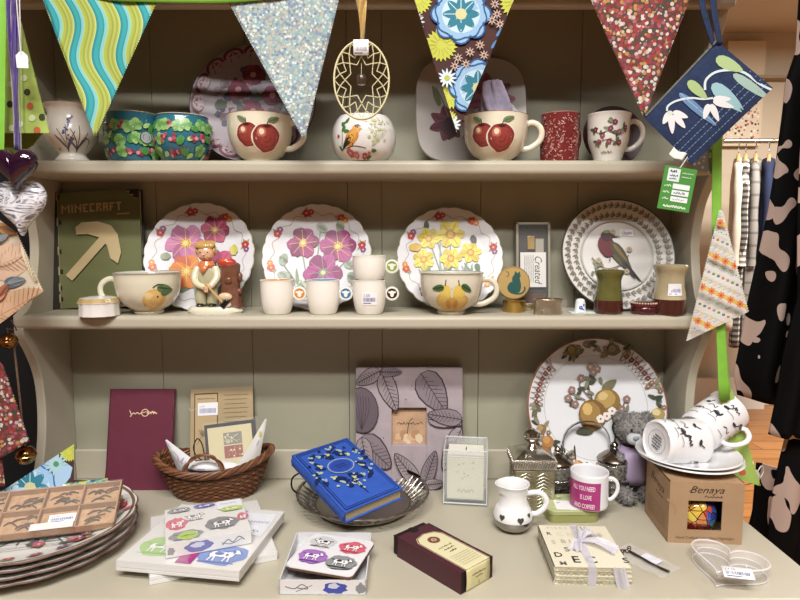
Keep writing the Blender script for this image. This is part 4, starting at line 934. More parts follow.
# wicker basket
def basket():
    c = PD(215.5, 487, 1.070); c.z = TZ; s = SCL(c)
    T = thing('wicker_basket', 'brown oval wicker basket with small hoop handles, beside the burgundy book', 'basket', loc=c, rz=.05)
    ra, rb, h = .101, .060, .064; W = C('#6b3f22', .5, noise=.35, ns=120); W2 = C('#8a5732', .5, noise=.3, ns=120)
    def R(z): k = .66+.34*(z/h)**.8; return ra*k, rb*k
    def zoff(t): return .010*cos(2*t)+.004*cos(t)
    mb = MB(); rows = 17
    for i in range(rows):
        z = .002+h*i/rows; a_, b_ = R(z); pts = []
        n = 112
        for j in range(n):
            t = 2*pi*j/n; q = .0016*sin(28*t+pi*(i % 2)); pts.append(((a_+q)*cos(t), (b_+q)*sin(t), z+zoff(t)*(z/h)**2))
        mb.tube(pts, .0023, W if i % 3 else W2, 6, closed=True)
    mb.build('woven_wall', T)
    mb = MB()
    for j in range(28):
        t = 2*pi*j/28; mb.tube([(R(z)[0]*cos(t), R(z)[1]*sin(t), z+zoff(t)*(z/h)**2) for z in (0, .02, .04, h)], .0016, W2, 6)
    mb.build('stakes', T)
    mb = MB(); mb.lathe([(0, .001), (1, .001), (1, .004), (0, .004)], W, 40, axis=Matrix.Diagonal((ra*.66, rb*.66, 1)).to_3x3()); mb.build('bottom', T)
    mb = MB()
    for k in range(5):
        pts = []
        for j in range(140):
            t = 2*pi*j/140; q = 9*t+2*pi*k/5; pts.append(((ra+.003+.0045*cos(q))*cos(t), (rb+.003+.0045*cos(q))*sin(t), h+.004+.0045*sin(q)+zoff(t)))
        mb.tube(pts, .0026, [W, W2, C('#7a4a2a', .5, noise=.3, ns=120)][k % 3], 6, closed=True)
    mb.build('braided_rim', T)
    for side, tc in ((-1, -pi/2-.05), (1, pi/2+.1)):
        mb = MB()
        for k in range(2):
            pts = []
            for j in range(40):
                u = j/39; x = (-.5+u)*.066+(-.004 if side < 0 else 0); y = side*(rb-.002)-side*.004*sin(pi*u); z = h+.0035+.026*sin(pi*u)**.6; q = 14*u+pi*k
                pts.append((x+.0022*cos(q), y+.0022*sin(q), z))
            mb.tube(pts, .0024, W2 if k else W, 6)
        mb.build('handle', T)
    return c
bc = basket()
# contents of the basket
def sheet(name, label, cat, tl, tr, bl, d0, d1, th, mt, art=None, k=.001, grp=None):
    """flat thing standing in the basket: three photo corners, lower edge at depth d0, upper at d1"""
    A = PD(*bl, d0); Bt = PD(*tl, d1); Ct = PD(*tr, d1)
    X = Ct-Bt; Y = Bt-A; M = frameM(A, X, Y); w = X.length; h = Y.dot(M.to_3x3() @ Vector((0, 1, 0)))
    T = thing(name, label, cat, M=M, group=grp); mb = MB(); mb.bx((0, 0, -th), (w, h, 0), mt)
    if art: a = Art(mb, flatmap(), k=k, base=2e-4, rough=.55, seed=3); art(a, w/k, h/k)
    mb.build('panel', T, bevel=min(.0006, th/3)); return T, w, h
def a_kraft(a, w, h):
    I = '#4a3a26'; a.rect(w*.06, h*.1, w*.44, h*.94, I); a.rect(w*.075, h*.115, w*.425, h*.925, '#bfa478')
    a.scrawl(w*.1, h*.865, w*.3, 2.2, I, .8, 9, 21)
    for i in range(10): a.leaf(w*.25, h*.4, 14+i % 3*3, 3, .5+i*.24, ['#8f7a50', '#7a6840'][i % 2])
    a.stroke([(w*.1, h*.3), (w*.25, h*.45), (w*.4, h*.3)], .6, I)
    for i in range(14): a.scrawl(w*.53+(i % 3), h*(.9-.055*i), w*(.4-.03*(i % 3)), 1.1, I, .45, 9, i)
    a.rect(w*.12, h*.66, w*.44, h*.82, '#eeeef2'); a.text('£2.00', w*.15, h*.765, 4, '#5f63a8')
    for i in range(14): a.rect(w*(.15+.019*i), h*.69, w*(.15+.019*i+.009), h*.75, '#6a6ea8')
    a.stroke([(w*.12, h*.76), (w*.02, h*.73), (w*-.02, h*.76)], .5, '#e8e8e8')
sheet('kraft_pack', 'brown kraft card pack with a white price label, standing at the back of the basket', 'pack', (195, 389), (257, 386), (190, 470), 1.088, 1.128, .004, C('#b29a70', .5, noise=.05), a_kraft)
def a_prt(a, w, h):
    a.rect(w*.06, h*.04, w*.92, h*.93, '#ddd0a0'); r = random.Random(4)
    for j in range(2):
        y0 = h*(.56-.26*j)
        c = ['#8f8c82', '#a55a50'][j]; a.rect(w*.36, y0, w*.72, y0+h*.24, c)
        for i in range(22): x = r.uniform(w*.37, w*.69); y = y0+r.uniform(.01, .2)*h; a.rect(x, y, x+r.choice((.6, 3)), y+r.choice((.6, 3)), '#e6dcb8')
    a.stroke([(w*.42, h*.6), (w*.64, h*.75)], 1, '#e6dcb8'); a.stroke([(w*.42, h*.75), (w*.64, h*.6)], 1, '#e6dcb8'); a.text('N', w*.4, h*.6, 10, '#e6dcb8')
T, w_, h_ = sheet('mounted_print', 'cream print with grey and red maze squares in a black mount, in the basket', 'print', (204, 425.5), (255, 419), (208, 476), 1.062, 1.083, .003, C('#26272b', .4), a_prt)
mb = MB(); mb.add([(-.003, -.002, .0012), (w_+.004, -.002, .0012), (w_+.007, h_+.005, .0014), (-.002, h_+.003, .0012)], [(0, 1, 2, 3)], film('#ffffff', .10), False); mb.build('clear_sleeve', T)
# glasses arm and two sachets
t = thing('black_spectacles', 'thin black wire loop sticking up in the basket left of the mounted print', 'spectacles', loc=PD(205, 462, 1.058))
s = SCL(PD(205, 450, 1.058)); mb = MB(); mb.tube(spline([(0, 0, 0), (-8*s, 0, 6*s), (-11*s, 0, 15*s), (-7*s, 0, 24*s), (-3*s, 0, 20*s), (-1*s, 0, 12*s), (1*s, 0, 0)], 6), .0011, C('#1c1714', .3), 8); mb.build('wire', t)
def sachet(tip, base, wd, d, label, col, ac):
    A = PD(*base, d[0]); Bt = PD(*tip, d[1]); Y = Bt-A; X = Vector((1, 0, 0)); X = (X-Y.normalized()*X.dot(Y.normalized())).normalized(); M = frameM(A, X, Y); L = Y.length
    T = thing('paper_sachet', label, 'sachet', M=M, group='white sachets in the basket'); mb = MB()
    def f(sg):
        return lambda u, v: Vector(((u-.5)*wd*(1-.93*v)+.0, L*v, sg*.0065*sin(pi*u)*(sin(pi*min(1, v*1.1+.05))**.5 if v < .9 else .25)))
    m = C(col, .35, coat=.3); mb.grid(f(1), 14, 14, m); mb.grid(f(-1), 14, 14, m)
    g = f(1); a = Art(mb, lambda u, v, o: g(max(0, min(1, .5+u/(wd*(1-.93*min(.97, v/L))))), v/L)+Vector((0, 0, o)), k=.001, base=3e-4, rough=.4, seed=2); ac(a, L*1000); mb.build('body', T)
def s1(a, L):
    for i in range(7): a.leaf(a.r.uniform(-8, 8), L*.2+i*5, 9, 3, a.r.random()*3, ['#b9c6e2', '#e0a8a0', '#9fb0cf'][i % 3])
    a.stroke([(-4, L*.5), (2, L*.6), (0, L*.75)], 1, '#cf8a80')
sachet((166, 440), (196, 478), .056, (1.06, 1.045), 'white folded sachet with pale blue and red marks, left side of the basket', '#e9e9ee', s1)
def s2(a, L):
    for i in range(40): a.blob(a.r.uniform(-10, 10), a.r.uniform(3, L*.3), 1.2, None, 0, ['#d9c66a', '#e6dcae', '#c9b88a'][i % 3], .2, 7)
    a.blob(0, L*.78, 2.6, 5, .2, '#d9c25a'); a.leaf(1, L*.6, 12, 2, 1.5, '#c9c6c0')
sachet((266, 419), (243, 480), .046, (1.065, 1.055), 'white pointed sachet with yellow flecks, right side of the basket', '#ecebe6', s2)
p = PD(212, 466, 1.038); t = thing('white_pouch', 'white padded pouch with a violet mark lying at the front of the basket', 'pouch', loc=p)
mb = MB(); mb.ell((0, 0, 0), (.050, .016, .009), C('#e9e8ec', .5, bump=.3), 28, 14, wob=.02); a = Art(mb, lambda u, v, o: Vector((u, -.0158*sqrt(max(0, 1-(u/.050)**2-(v/.009)**2))-o, v)), k=.001, base=4e-4); a.rect(-22, 0, -8, 7, '#3d2f86'); a.rect(-22, -3, -8, 0, '#c9c6dc'); mb.build('body', t)

# picture frame with leaves
d0 = 1.09; A = PD(355.5, 474, d0); A.z = TZ; Bx = PD(463, 474, d0); w_ = Bx.x-A.x; zt = PD(400, 367.5, 1.118).z-TZ; h_ = hypot(zt, .028)
M = frameM(A, Vector((1, 0, 0)), Vector((0, .028, zt)))
t = thing('picture_frame', 'square mauve wooden picture frame printed with dark leaves, leaning on the dresser back', 'picture frame', M=M)
mb = MB(); FM = C('#b0a0a6', .6, noise=.14, ns=26); k = .00186; W_, H_ = w_/k, h_/k; wx0, wx1, wy0, wy1 = .335*W_, .665*W_, .36*H_, .665*H_
for x0, y0, x1, y1 in ((0, 0, wx0, H_), (wx1, 0, W_, H_), (wx0, 0, wx1, wy0), (wx0, wy1, wx1, H_)): mb.bx((x0*k, y0*k, -.018), (x1*k, y1*k, 0), FM)
kx, ky = w_/107, h_/108
a = Art(mb, lambda u, v, o: Vector((u*kx, v*ky, o)), k=1, base=2e-4, step=4e-5, rough=.6); a.clip = [(0, 0), (107, 0), (107, 108), (0, 108)]
def vein(x, y, L, Wd, r, fill, ink='#3b3038'):
    a.leaf(x, y, L*1.03, Wd*1.08, r, ink); a.leaf(x+cos(r)*.5, y+sin(r)*.5, L*.98, Wd*.97, r, fill)
    a.stroke([(x, y), (x+cos(r)*L*.97, y+sin(r)*L*.97)], .8, ink)
    for i in range(1, 9):
        q = i/9.5; bx_, by_ = x+cos(r)*L*q, y+sin(r)*L*q; e = Wd*.46*sin(pi*q)**.8
        for sg in (-1, 1): a.stroke([(bx_, by_), (bx_+cos(r+sg*.9)*e, by_+sin(r+sg*.9)*e)], .45, ink, sp=False)
L1, L2 = '#8a7a82', '#9c8d92'
vein(65, 103, 42, 26, -.95, L1); vein(24, 105, 26, 13, 3.6, L2); vein(26, 103, 36, 17, -1.15, L2); vein(24, 104, 22, 8, 0, L1)
a.blob(6, 70, 17, 21, .2, '#3b3038'); a.blob(6, 70, 16, 20, .2, '#65565f')
for i in range(8): a.stroke([(6, 52), (0+i*2.6, 72+4*sin(i)), (-2+i*3, 86-i)], .5, '#3b3038') if i < 6 else None
vein(4, 45, 40, 24, -.7, L1); vein(6, 46, 34, 15, -1.35, L2)
vein(72, 62, 40, 12, -.05, L2); vein(106, 55, 42, 17, 4.25, L2); vein(106, 62, 34, 14, 3.0, L1); vein(62, 6, 34, 14, 2.3, L2); vein(68, 4, 32, 13, 1.2, L1)
vein(68, 4, 20, 9, .1, L2); a.stroke([(105, 62), (108, 40)], 1.2, '#3b3038'); a.stroke([(24, 104), (27, 108)], 1, '#3b3038'); a.stroke([(62, 6), (70, 0), (84, 1)], 1, '#3b3038')
for x, y in ((50, 80), (46, 45), (80, 90), (40, 96), (56, 92), (28, 46), (90, 45)): a.blob(x, y, .7, None, 0, '#5a4d55', .2, 6)
mb.build('frame', t, bevel=.0012)
mb = MB(); mb.bx((wx0*k, wy0*k, -.0165), (wx1*k, wy1*k, -.011), C('#c79e78', .5, noise=.2, ns=40))
a = Art(mb, flatmap((0, 0, -.011)), k=k, base=2e-4, rough=.5); a.scrawl(wx0+5, (wy0+wy1)/2+1, wx1-wx0-10, 2.2, '#5a463a', .7, 8, 5)
a.stroke([(wx0+16, wy0+10), (wx0+18, wy0+22), (wx0+22, wy0+26)], .8, '#5a463a')
for i in range(6): a.blob(wx0+8+i*4, wy0+7+3*sin(i*2), 5, 3.5, i, ['#d9b184', '#b98a62', '#e0c6a0'][i % 3], .2)
mb.build('picture', t)

# silver tray
tc_ = PZ(363, 491, TZ+.028); tc_.z = TZ; s = SCL(tc_); RT = 64.5*s
T = thing('silver_tray', 'round silver basket tray with pierced gallery rim, under the blue book', 'tray', loc=tc_)
TRS = C('#a39c92', .36, metal=1, bump=.3, bs=260)
mb = MB(); mb.lathe([(0, .001), (RT*.45, .001), (RT*.5, 0), (RT*.55, .001), (RT*.68, .004), (RT*.73, .007), (RT*.72, .0085), (RT*.66, .0055), (RT*.5, .003), (0, .003)], TRS, 72); mb.build('dish', T)
mb = MB(); N = 44
def gp(t, v): r = RT*(.725+.265*v); return (r*cos(t), r*sin(t), .0075+.0215*v**1.2)
for i in range(N):
    t0 = 2*pi*i/N; w0 = 2*pi/N
    for sg in (-1, 1): mb.tube([gp(t0+sg*w0*.5*sin(q*pi/2)*1.0, q) for q in (0, .25, .5, .75, 1)], .0011, TRS, 5)
    mb.tube([gp(t0+w0*.5+w0*.3*cos(q), .5+.3*sin(q)) for q in [2*pi*j/8 for j in range(8)]], .0007, TRS, 4, closed=True)
mb.build('pierced_gallery', T)
mb = MB(); pts = [(RT*1.0*cos(2*pi*i/160), RT*1.0*sin(2*pi*i/160), .0295) for i in range(160)]
mb.tube(pts, [.0026+.0007*sin(i*pi/2) for i in range(160)], TRS, 8, closed=True); mb.tube([(RT*.74*cos(2*pi*i/90), RT*.74*sin(2*pi*i/90), .0075) for i in range(90)], .0016, TRS, 6, closed=True); mb.build('rim', T)
mb = MB(); P = spline([(RT*.02, RT*.97, .034), (RT*.10, RT*.93, .040), (RT*.5, RT*.78, .037), (RT*.8, RT*.55, .034), (RT*.9, RT*.45, .031)], 6); mb.tube(P, .0028, C('#57504a', .25, metal=1), 8, flat=.6); mb.build('folded_handle', T)
mb = MB(); mb.tube(spline([(-RT*.96, -.02, .03), (-RT*1.08, -.01, .038), (-RT*1.1, .01, .048), (-RT*1.0, .03, .05)], 6), .0016, C('#3a3634', .3, metal=1), 8); mb.build('side_wire', T)
# blue book on the tray
A = PZ(291, 456, TZ+.094); Bb = PZ(345, 513, TZ+.051); Dd = PZ(347, 437.5, TZ+.103)
Xv = (Dd-A); Yv = (A-Bb)        # x: towards the fore edge (spine at left), y up the book
M = frameM(Bb, Xv, Yv); w_ = Xv.length*.985; h_ = Yv.dot(M.to_3x3() @ Vector((0, 1, 0)))
t = thing('blue_book', 'old bright blue decorated book tilted in the round silver tray', 'book', M=M)
def a_blue(a, w, h):
    D_ = '#12255c'; K1 = '#a8b9a0'
    for o, q in ((5, 1.6), (9, .9)):
        for s_ in (((o, o), (w-o, o)), ((w-o, o), (w-o, h-o)), ((w-o, h-o), (o, h-o)), ((o, h-o), (o, o))): a.stroke(s_, q, D_)
    cx, cy = w*.5, h*.6; r = w*.345
    for i in range(30):
        t = 2*pi*i/30; q = r*(1+.26*sin(6*t)); x, y = cx+q*cos(t)*1.05, cy+q*sin(t)*1.15
        a.leaf(x, y, 15, 8, t*3, D_); a.blob(x+1, y, 4.6, 3.0, t*2, [K1, D_, '#8fa7c9', '#c3c48c', D_][i % 5], .2, 9); a.blob(x-2, y+4, 2.2, None, 0, K1, 0, 6)
    for i in range(14): a.blob(cx+r*1.35*cos(i*.45), cy+r*1.4*sin(i*.45), 3.0, None, 0, [D_, K1][i % 2], .2, 7)
    a.blob(cx, cy, r*.62, r*.5, 0, K1, 0, 30); a.blob(cx, cy, r*.58, r*.46, 0, '#2a55c4', 0, 30); a.blob(cx, cy, r*.5, r*.38, 0, '#1f44a6', 0, 26)
    a.scrawl(cx-9, cy+2, 18, 2, D_, 1.2, 7, 1); a.scrawl(cx-9, cy-4, 18, 2, D_, 1.2, 6, 2)
    for i in range(6): a.blob(cx+1+a.r.uniform(-2, 2), cy-r*1.15-i*4.5, 4.6-.4*i, 2.6, i, [K1, D_, '#c3c48c'][i % 3], .15, 9)
    a.stroke([(cx, cy-r), (cx+1, h*.12)], 1.2, D_)
book(t, w_, h_, .021, C('#2458c0', .5, noise=.12, ns=50, bump=.15, bs=600), art=a_blue, page='#cdb88a', bev=.002)

# candle in a square glass
A = PZ(443.5, 504.5, TZ); B = PZ(486.5, 507, TZ); X = B-A; M = frameM(A, X, Vector((0, 1, 0))); w_ = X.length; zt = PD(442, 449.5, A.y).z-TZ
t = thing('glass_candle', 'cream candle with gold flecks in a clear square glass beside the picture frame', 'candle', M=M)
mb = MB(); G = C('#eef4f4', .06, alpha=.20, coat=1); G2 = C('#f4f8f8', .08, alpha=.62, coat=1); q = .0032; dp = w_*.98
def sqr(x0, x1, y0, y1, z): return [(x0, y0, z), (x1, y0, z), (x1, y1, z), (x0, y1, z)]
k_ = .0012
vs = sqr(0, w_, 0, dp, 0)+sqr(-k_, w_+k_, -k_, dp+k_, zt)+sqr(q, w_-q, q, dp-q, zt)+sqr(q, w_-q, q, dp-q, .009)
mb.add(vs, [(0, 3, 2, 1)]+[(a_+i, a_+(i+1) % 4, a_+4+(i+1) % 4, a_+4+i) for a_ in (0, 4, 8) for i in range(4)]+[(12, 13, 14, 15)], G, False); e_ = .0008
for z_ in (zt-.001, .004):
    for a_, b_ in zip(sqr(0, w_, 0, dp, z_), sqr(0, w_, 0, dp, z_)[1:]+sqr(0, w_, 0, dp, z_)[:1]): mb.tube([a_, b_], .0013, G2, 6)
for x_, y_, z_ in sqr(0, w_, 0, dp, 0): mb.tube([(x_, y_, .002), (x_, y_, zt-.001)], .0009, G2, 6)
mb.build('glass', t)
mb = MB(); cw = .0055; mb.bx((cw, cw, .0095), (w_-cw, dp-cw, zt*.84), C('#e6dfc4', .5, sss=.2))
a = Art(mb, flatmap((0, cw, 0), (1, 0, 0), (0, 0, 1)), k=.001, base=2e-4, rough=.35); r = random.Random(2)
for i in range(12): a.blob(w_*500+r.uniform(-14, 14), zt*1000*r.uniform(.42, .78), r.uniform(.8, 1.8), None, 0, '#b08d3c', .25, 7)
a.scrawl(w_*500-14, zt*1000*.22, 28, 8, '#c9b071', 1.6, 4, 6)
mb.bx((cw, cw, zt*.845), (w_-cw, dp-cw, zt*.87), C('#efeadb', .4)); mb.build('wax', t, bevel=.001)
mb = MB(); mb.tube([(w_/2, dp/2, zt*.86), (w_/2+.001, dp/2, zt*.93)], .0009, C('#3a3430', .9), 6); mb.build('wick', t)

# large fruit plate
def a_fruit(a):
    a.ring(0, 0, .985, .018, '#8d5a3a', 120); a.ring(0, 0, .74, .008, '#b9b3a8', 120)
    for c0 in (.70, 2.75):                                    # lattice panels
        for i in range(9):
            t = c0+.055*(i-4)*1.5; a.stroke([(.76*cos(t), .76*sin(t)), (.96*cos(t+.09), .96*sin(t+.09))], .013, '#a08a80', sp=False); a.stroke([(.96*cos(t-.09), .96*sin(t-.09)), (.76*cos(t), .76*sin(t))], .013, '#a08a80', sp=False)
        for t in (c0-.36, c0+.36): a.stroke([(.76*cos(t), .76*sin(t)), (.97*cos(t), .97*sin(t))], .03, '#9a8d7c')
        for i in range(7): t = c0+.1*(i-3); a.flower(.86*cos(t), .86*sin(t), .04, 4, '#7d4c42', '#c9a08a')
    for c0, L in ((1.62, .62), (3.35, .3), (3.95, .35), (.05, .38), (5.6, .4), (4.8, .35), (5.2, .2)):
        for i in range(int(34*L)):
            t = c0+a.r.uniform(-L, L)*.95; q = .86+a.r.uniform(-.07, .07); a.leaf(q*cos(t), q*sin(t), .12, .055, a.r.random()*6, a.r.choice(['#4d4d38', '#6d6a50', '#38402f', '#8a8668']))
        for i in range(int(16*L)):
            t = c0+a.r.uniform(-L, L); q = .86+a.r.uniform(-.08, .08); a.flower(q*cos(t), q*sin(t), .035, 5, '#8d6a55', '#e0c9a0')
    for t, r_, c, c2 in ((1.95, .085, '#7a6a2f', '#9a863c'), (1.25, .09, '#6f6540', '#928762'), (3.72, .09, '#a8702c', '#c28c44'), (3.5, .075, '#8d6a44', '#b0905c'), (-.1, .085, '#a88b3a', '#d8c486'), (4.35, .08, '#a86a2c', '#d1a050'), (5.5, .07, '#a88b3a', '#c9ad5c')):
        a.blob(.86*cos(t), .86*sin(t), r_, r_*.92, 0, c, .04, 18); a.blob(.86*cos(t)-.02, .86*sin(t)+.02, r_*.6, r_*.55, 0, c2, .08, 14)
    P = [(.22, -.1), (.25, -.35), (.22, -.5), (.14, -.55)]; a.stroke(P, .025, '#4a3a2a')
    for pts in ([(-.05, .1), (-.1, .35), (-.05, .52)], [(-.15, .1), (-.35, .2), (-.42, .12)], [(.1, -.15), (.3, -.1), (.42, .1)], [(-.05, .1), (-.22, .3), (-.2, .38)], [(.1, .2), (.2, .34)]): a.stroke(pts, .016, '#5d4c3a')
    for i in range(22):
        x, y = a.r.choice([(-.05, .38), (-.3, .18), (.38, .0), (-.18, .3), (.0, .5), (.3, -.12)]); a.leaf(x+a.r.uniform(-.08, .08), y+a.r.uniform(-.08, .08), .11, .05, a.r.random()*6, a.r.choice(['#5a5a44', '#7c7a62', '#3f4634']))
    for x, y in ((-.02, .5), (-.06, .58), (.04, .55), (-.4, .13), (-.3, .05), (-.34, .25), (.44, .12), (.36, -.02), (-.2, .42)): a.flower(x, y, .055, 5, '#8d6f68', '#d9b98a', x*9)
    a.leaf(.25, -.2, .3, .16, -1.2, '#2f3a2a'); a.leaf(.27, -.2, .24, .06, -1.25, '#55604a'); a.leaf(-.05, -.3, .26, .12, 3.3, '#4a4a3a'); a.leaf(.1, .25, .25, .12, .6, '#6f6a4a')
    a.blob(.16, .1, .185, .165, 0, '#8a6a2a', .02, 30, 3); a.blob(.14, .12, .14, .12, .3, '#b39248', .06, 22); a.blob(.1, .16, .07, .055, .3, '#cdb370', .1)
    a.blob(-.06, -.1, .2, .215, 0, '#7d5a24', .02, 30, 3); a.blob(-.09, -.08, .145, .16, 0, '#a07a38', .05, 24); a.blob(-.13, -.02, .07, .08, 0, '#d3ae60', .1)
    for x, y in ((.14, -.12), (.22, -.05), (.05, -.16), (.3, -.14)): a.flower(x, y, .06, 5, '#e6dfd6', '#b04a3a', x*7)
R_P = .130
t = thing('plate_stand', 'wire plate stand holding up the very large fruit plate', 'plate stand', loc=(PD(595, 470, 1.06).x, 1.06, TZ)); WM = C('#6a6258', .3, metal=1)
for x in (-.035, .035):
    mb = MB(); mb.tube(spline([(x, -.026, .040), (x, -.026, .024), (x, -.012, .024), (x, .02, .004), (x, .066, .0025)], 5), .002, WM, 8); mb.tube([(x, -.012, .024), (x, .060, .20)], .002, WM, 8); mb.tube([(x, -.012, .024), (x, -.016, .002)], .002, WM, 8); mb.build('upright', t)
mb = MB(); mb.tube([(-.035, .02, .09), (.035, .02, .09)], .002, WM, 8); mb.build('crossbar', t)
plate('large_plate', 'very large white plate with golden pears and fruit border, leaning at the back', lean(595, 405, R_P, 1.062, 1.128, TZ, foot=.030), R_P, '#dcdde2', '#9a6a48', a_fruit, well=.75, lip=.014, seed=12)

# square silver caddy
A = PZ(514.5, 511, TZ); B = PZ(554, 511.5, TZ); w_ = (B-A).length; M = frameM(A, B-A, Vector((.1, 1, 0))); 
t = thing('silver_caddy', 'square embossed silver caddy with a ball knob lid, behind the white jug', 'caddy', M=M)
SV = C('#dedace', .26, metal=1, noise=.25, ns=60); SVG = C('#d2cba6', .3, metal=1, noise=.2, ns=90)
zt = (PD(530, 471, A.y).z-TZ); mb = MB(); mb.bx((0, 0, 0), (w_, w_, zt), SVG)
for side in range(2):
    f0 = flatmap((0, 0, 0), (1, 0, 0), (0, 0, 1)) if side == 0 else flatmap((0, w_, 0), (0, -1, 0), (0, 0, 1))
    for i in range(10):
        for j in range(2):
            y = zt*(.08+.085*i); x0 = w_*(.08+.44*j); x1 = w_*(.48+.44*j); mx = (x0+x1)/2
            mb.tube([f0(x0, y, .0006), f0(mx, y+zt*.1, .0006), f0(x1, y, .0006)], .0011, SV, 5)
mb.build('body', t, bevel=.002)
l0 = zt+.0025; lh = .017; mb = MB(); mb.bx((-.003, -.003, l0), (w_+.003, w_+.003, l0+lh), SV)
for i in range(16): x = w_*(i+.5)/16; mb.tube([(x-.002, -.0038, l0+.003), (x+.002, -.0038, l0+lh-.003)], .0012, SV, 5); mb.tube([(-.0038, x-.002, l0+.003), (-.0038, x+.002, l0+lh-.003)], .0012, SV, 5)
a_ = -.001; zl = l0+lh; vs = sqr(a_, w_-a_, a_, w_-a_, zl)+sqr(w_*.25, w_*.75, w_*.25, w_*.75, zl+.010); mb.add(vs, [(i, (i+1) % 4, 4+(i+1) % 4, 4+i) for i in range(4)]+[(4, 5, 6, 7)], SV, False); mb.build('lid', t, bevel=.0015)
mb = MB(); mb.lathe([(0, 0), (.012, 0), (.009, .004), (.006, .009), (.008, .012), (.014, .017), (.0165, .024), (.014, .031), (.006, .035), (0, .036)], C('#d8d6d0', .1, metal=1), 28, c=(w_/2, w_/2, zl+.009)); mb.build('knob', t)

# cruet stand with arched handle and two lidded pots
cc = PZ(585, 505, TZ); cc.y += .045; cc.z = TZ; cc.x = PD(585, 480, cc.y).x; s = SCL(cc)
t = thing('cruet_stand', 'silver cruet stand with a tall arched handle behind the pink mug', 'cruet stand', loc=cc)
DS = C('#77736c', .25, metal=1, noise=.3, ns=50, bump=.4, bs=200)
mb = MB(); mb.bx((-.088, -.026, .006), (.088, .026, .010), DS)
for x in (-.080, .080):
    for y in (-.018, .018): mb.ell((x, y, .003), (.005, .005, .003), DS, 10, 6)
mb.build('base', t, bevel=.002)
for x in (-.052, .052):
    mb = MB()
    for z in (.022, .034): mb.tube([(x+.0335*cos(q*pi/14), .0335*sin(q*pi/14), z) for q in range(28)], .0012, DS, 5, closed=True)
    for q in range(6): mb.tube([(x+.0335*cos(q*pi/3), .0335*sin(q*pi/3), .01), (x+.0335*cos(q*pi/3), .0335*sin(q*pi/3), .034)], .0011, DS, 5)
    mb.build('pot_holder', t)
zt = PD(583, 421, cc.y).z-TZ; mb = MB(); hw = 23*s
P = [(-hw, 0, .01), (-hw, 0, zt*.45), (-hw, 0, zt*.72)]+[(-hw*cos(q), 0, zt*.72+zt*.28*sin(q)) for q in [pi*i/10 for i in range(1, 10)]]+[(hw, 0, zt*.72), (hw, 0, zt*.45), (hw, 0, .01)]
mb.tube(P, .0042, C('#b5b3b0', .2, metal=1), 8, flat=.35, up=(0, 1, 0)); mb.build('arched_handle', t)
for x, lab, k in ((-.052, 'silver lidded cut glass pot at the left of the cruet stand', .9), (.052, 'silver lidded cut glass pot at the right of the cruet stand', 1.0)):
    q = thing('mustard_pot', lab, 'pot', loc=cc+Vector((x, 0, .0102)), group='lidded pots in the cruet stand'); CG = C('#bdbbb8', .15, metal=.85, noise=.6, ns=150, bump=1, bs=260)
    mb = MB(); mb.lathe([(0, 0), (.028*k, 0), (.0310*k, .003), (.0310*k, .026*k), (.0290*k, .028*k), (.0310*k, .030*k), (.0310*k, .052*k), (.026*k, .056*k), (0, .056*k)], CG, 36, rf=lambda q_, i: 1+.02*(1 if int(q_*36/(2*pi)) % 2 else 0)); mb.build('body', q)
    mb = MB(); mb.lathe([(0, .0562*k), (.0305*k, .0565*k), (.0318*k, .060*k), (.028*k, .065*k), (.016*k, .072*k), (.006*k, .076*k), (.004*k, .079*k), (.007*k, .083*k), (.005*k, .088*k), (.001, .091*k), (0, .091*k)], C('#9a9084', .18, metal=1), 36); mb.build('lid', q)
    mb = MB(); mb.tube(spline([(.012*k, -.004, .068*k), (.024*k, -.004, .074*k), (.034*k, -.004, .082*k)], 4), .0014, C('#c9c6c0', .2, metal=1), 6); mb.build('spoon', q)

# teddy bear
def furry(mb, c, r, col, n=420, L=.006, seed=1, seg=24, rings=16):
    m = C(col, .95, noise=.25, ns=180); mb.ell(c, r, m, seg, rings, wob=.02, seed=seed); rnd = random.Random(seed); vs = []; fs = []
    for i in range(n):
        z = rnd.uniform(-1, 1); t = rnd.uniform(0, 2*pi); q = sqrt(1-z*z); nrm = Vector((q*cos(t), q*sin(t), z)); p = Vector(c)+Vector((nrm.x*r[0], nrm.y*r[1], nrm.z*r[2]))
        d = (nrm+Vector((rnd.uniform(-.8, .8), rnd.uniform(-.8, .8), rnd.uniform(-.9, .4)))).normalized(); u = d.orthogonal().normalized()*.0011; w2 = d.cross(u)
        b = len(vs); vs += [p+u, p-u*.5+w2*.8, p-u*.5-w2*.8, p+d*L]; fs += [(b, b+1, b+3), (b+1, b+2, b+3), (b+2, b, b+3)]
    mb.add(vs, fs, m)
hc = PD(634, 428, 1.055); t = thing('teddy_bear', 'small grey plush teddy bear sitting between the large plate and the kraft box', 'teddy bear', loc=(hc.x, hc.y, TZ)); hz_ = hc.z-TZ
FUR = '#8d8886'
mb = MB(); furry(mb, (0, .005, hz_*.42), (.025, .022, .040), FUR, 500, seed=2); furry(mb, (0, 0, hz_), (.030, .026, .027), FUR, 900, seed=3); mb.build('body', t)
for x in (-1, 1):
    mb = MB(); furry(mb, (x*.024, .006, hz_+.018), (.009, .006, .009), FUR, 220, seed=5, seg=14, rings=10); mb.build('ear', t)
    mb = MB(); furry(mb, (x*.027, -.010, hz_*.46), (.011, .011, .026), FUR, 260, seed=7, seg=14, rings=10); mb.build('arm', t)
    mb = MB(); furry(mb, (x*.020, -.028, .014), (.014, .022, .0135), FUR, 300, seed=8, seg=14, rings=10); mb.build('leg', t)
mb = MB(); mb.ell((-.008, -.024, hz_-.012), (.014, .010, .0115), C('#c3c5c9', .8, noise=.1, ns=200), 20, 12); mb.build('muzzle', t)
mb = MB(); mb.ell((-.009, -.0335, hz_-.008), (.0055, .003, .0042), C('#8f9aa6', .5), 14, 8); mb.build('nose', t)
mb = MB()
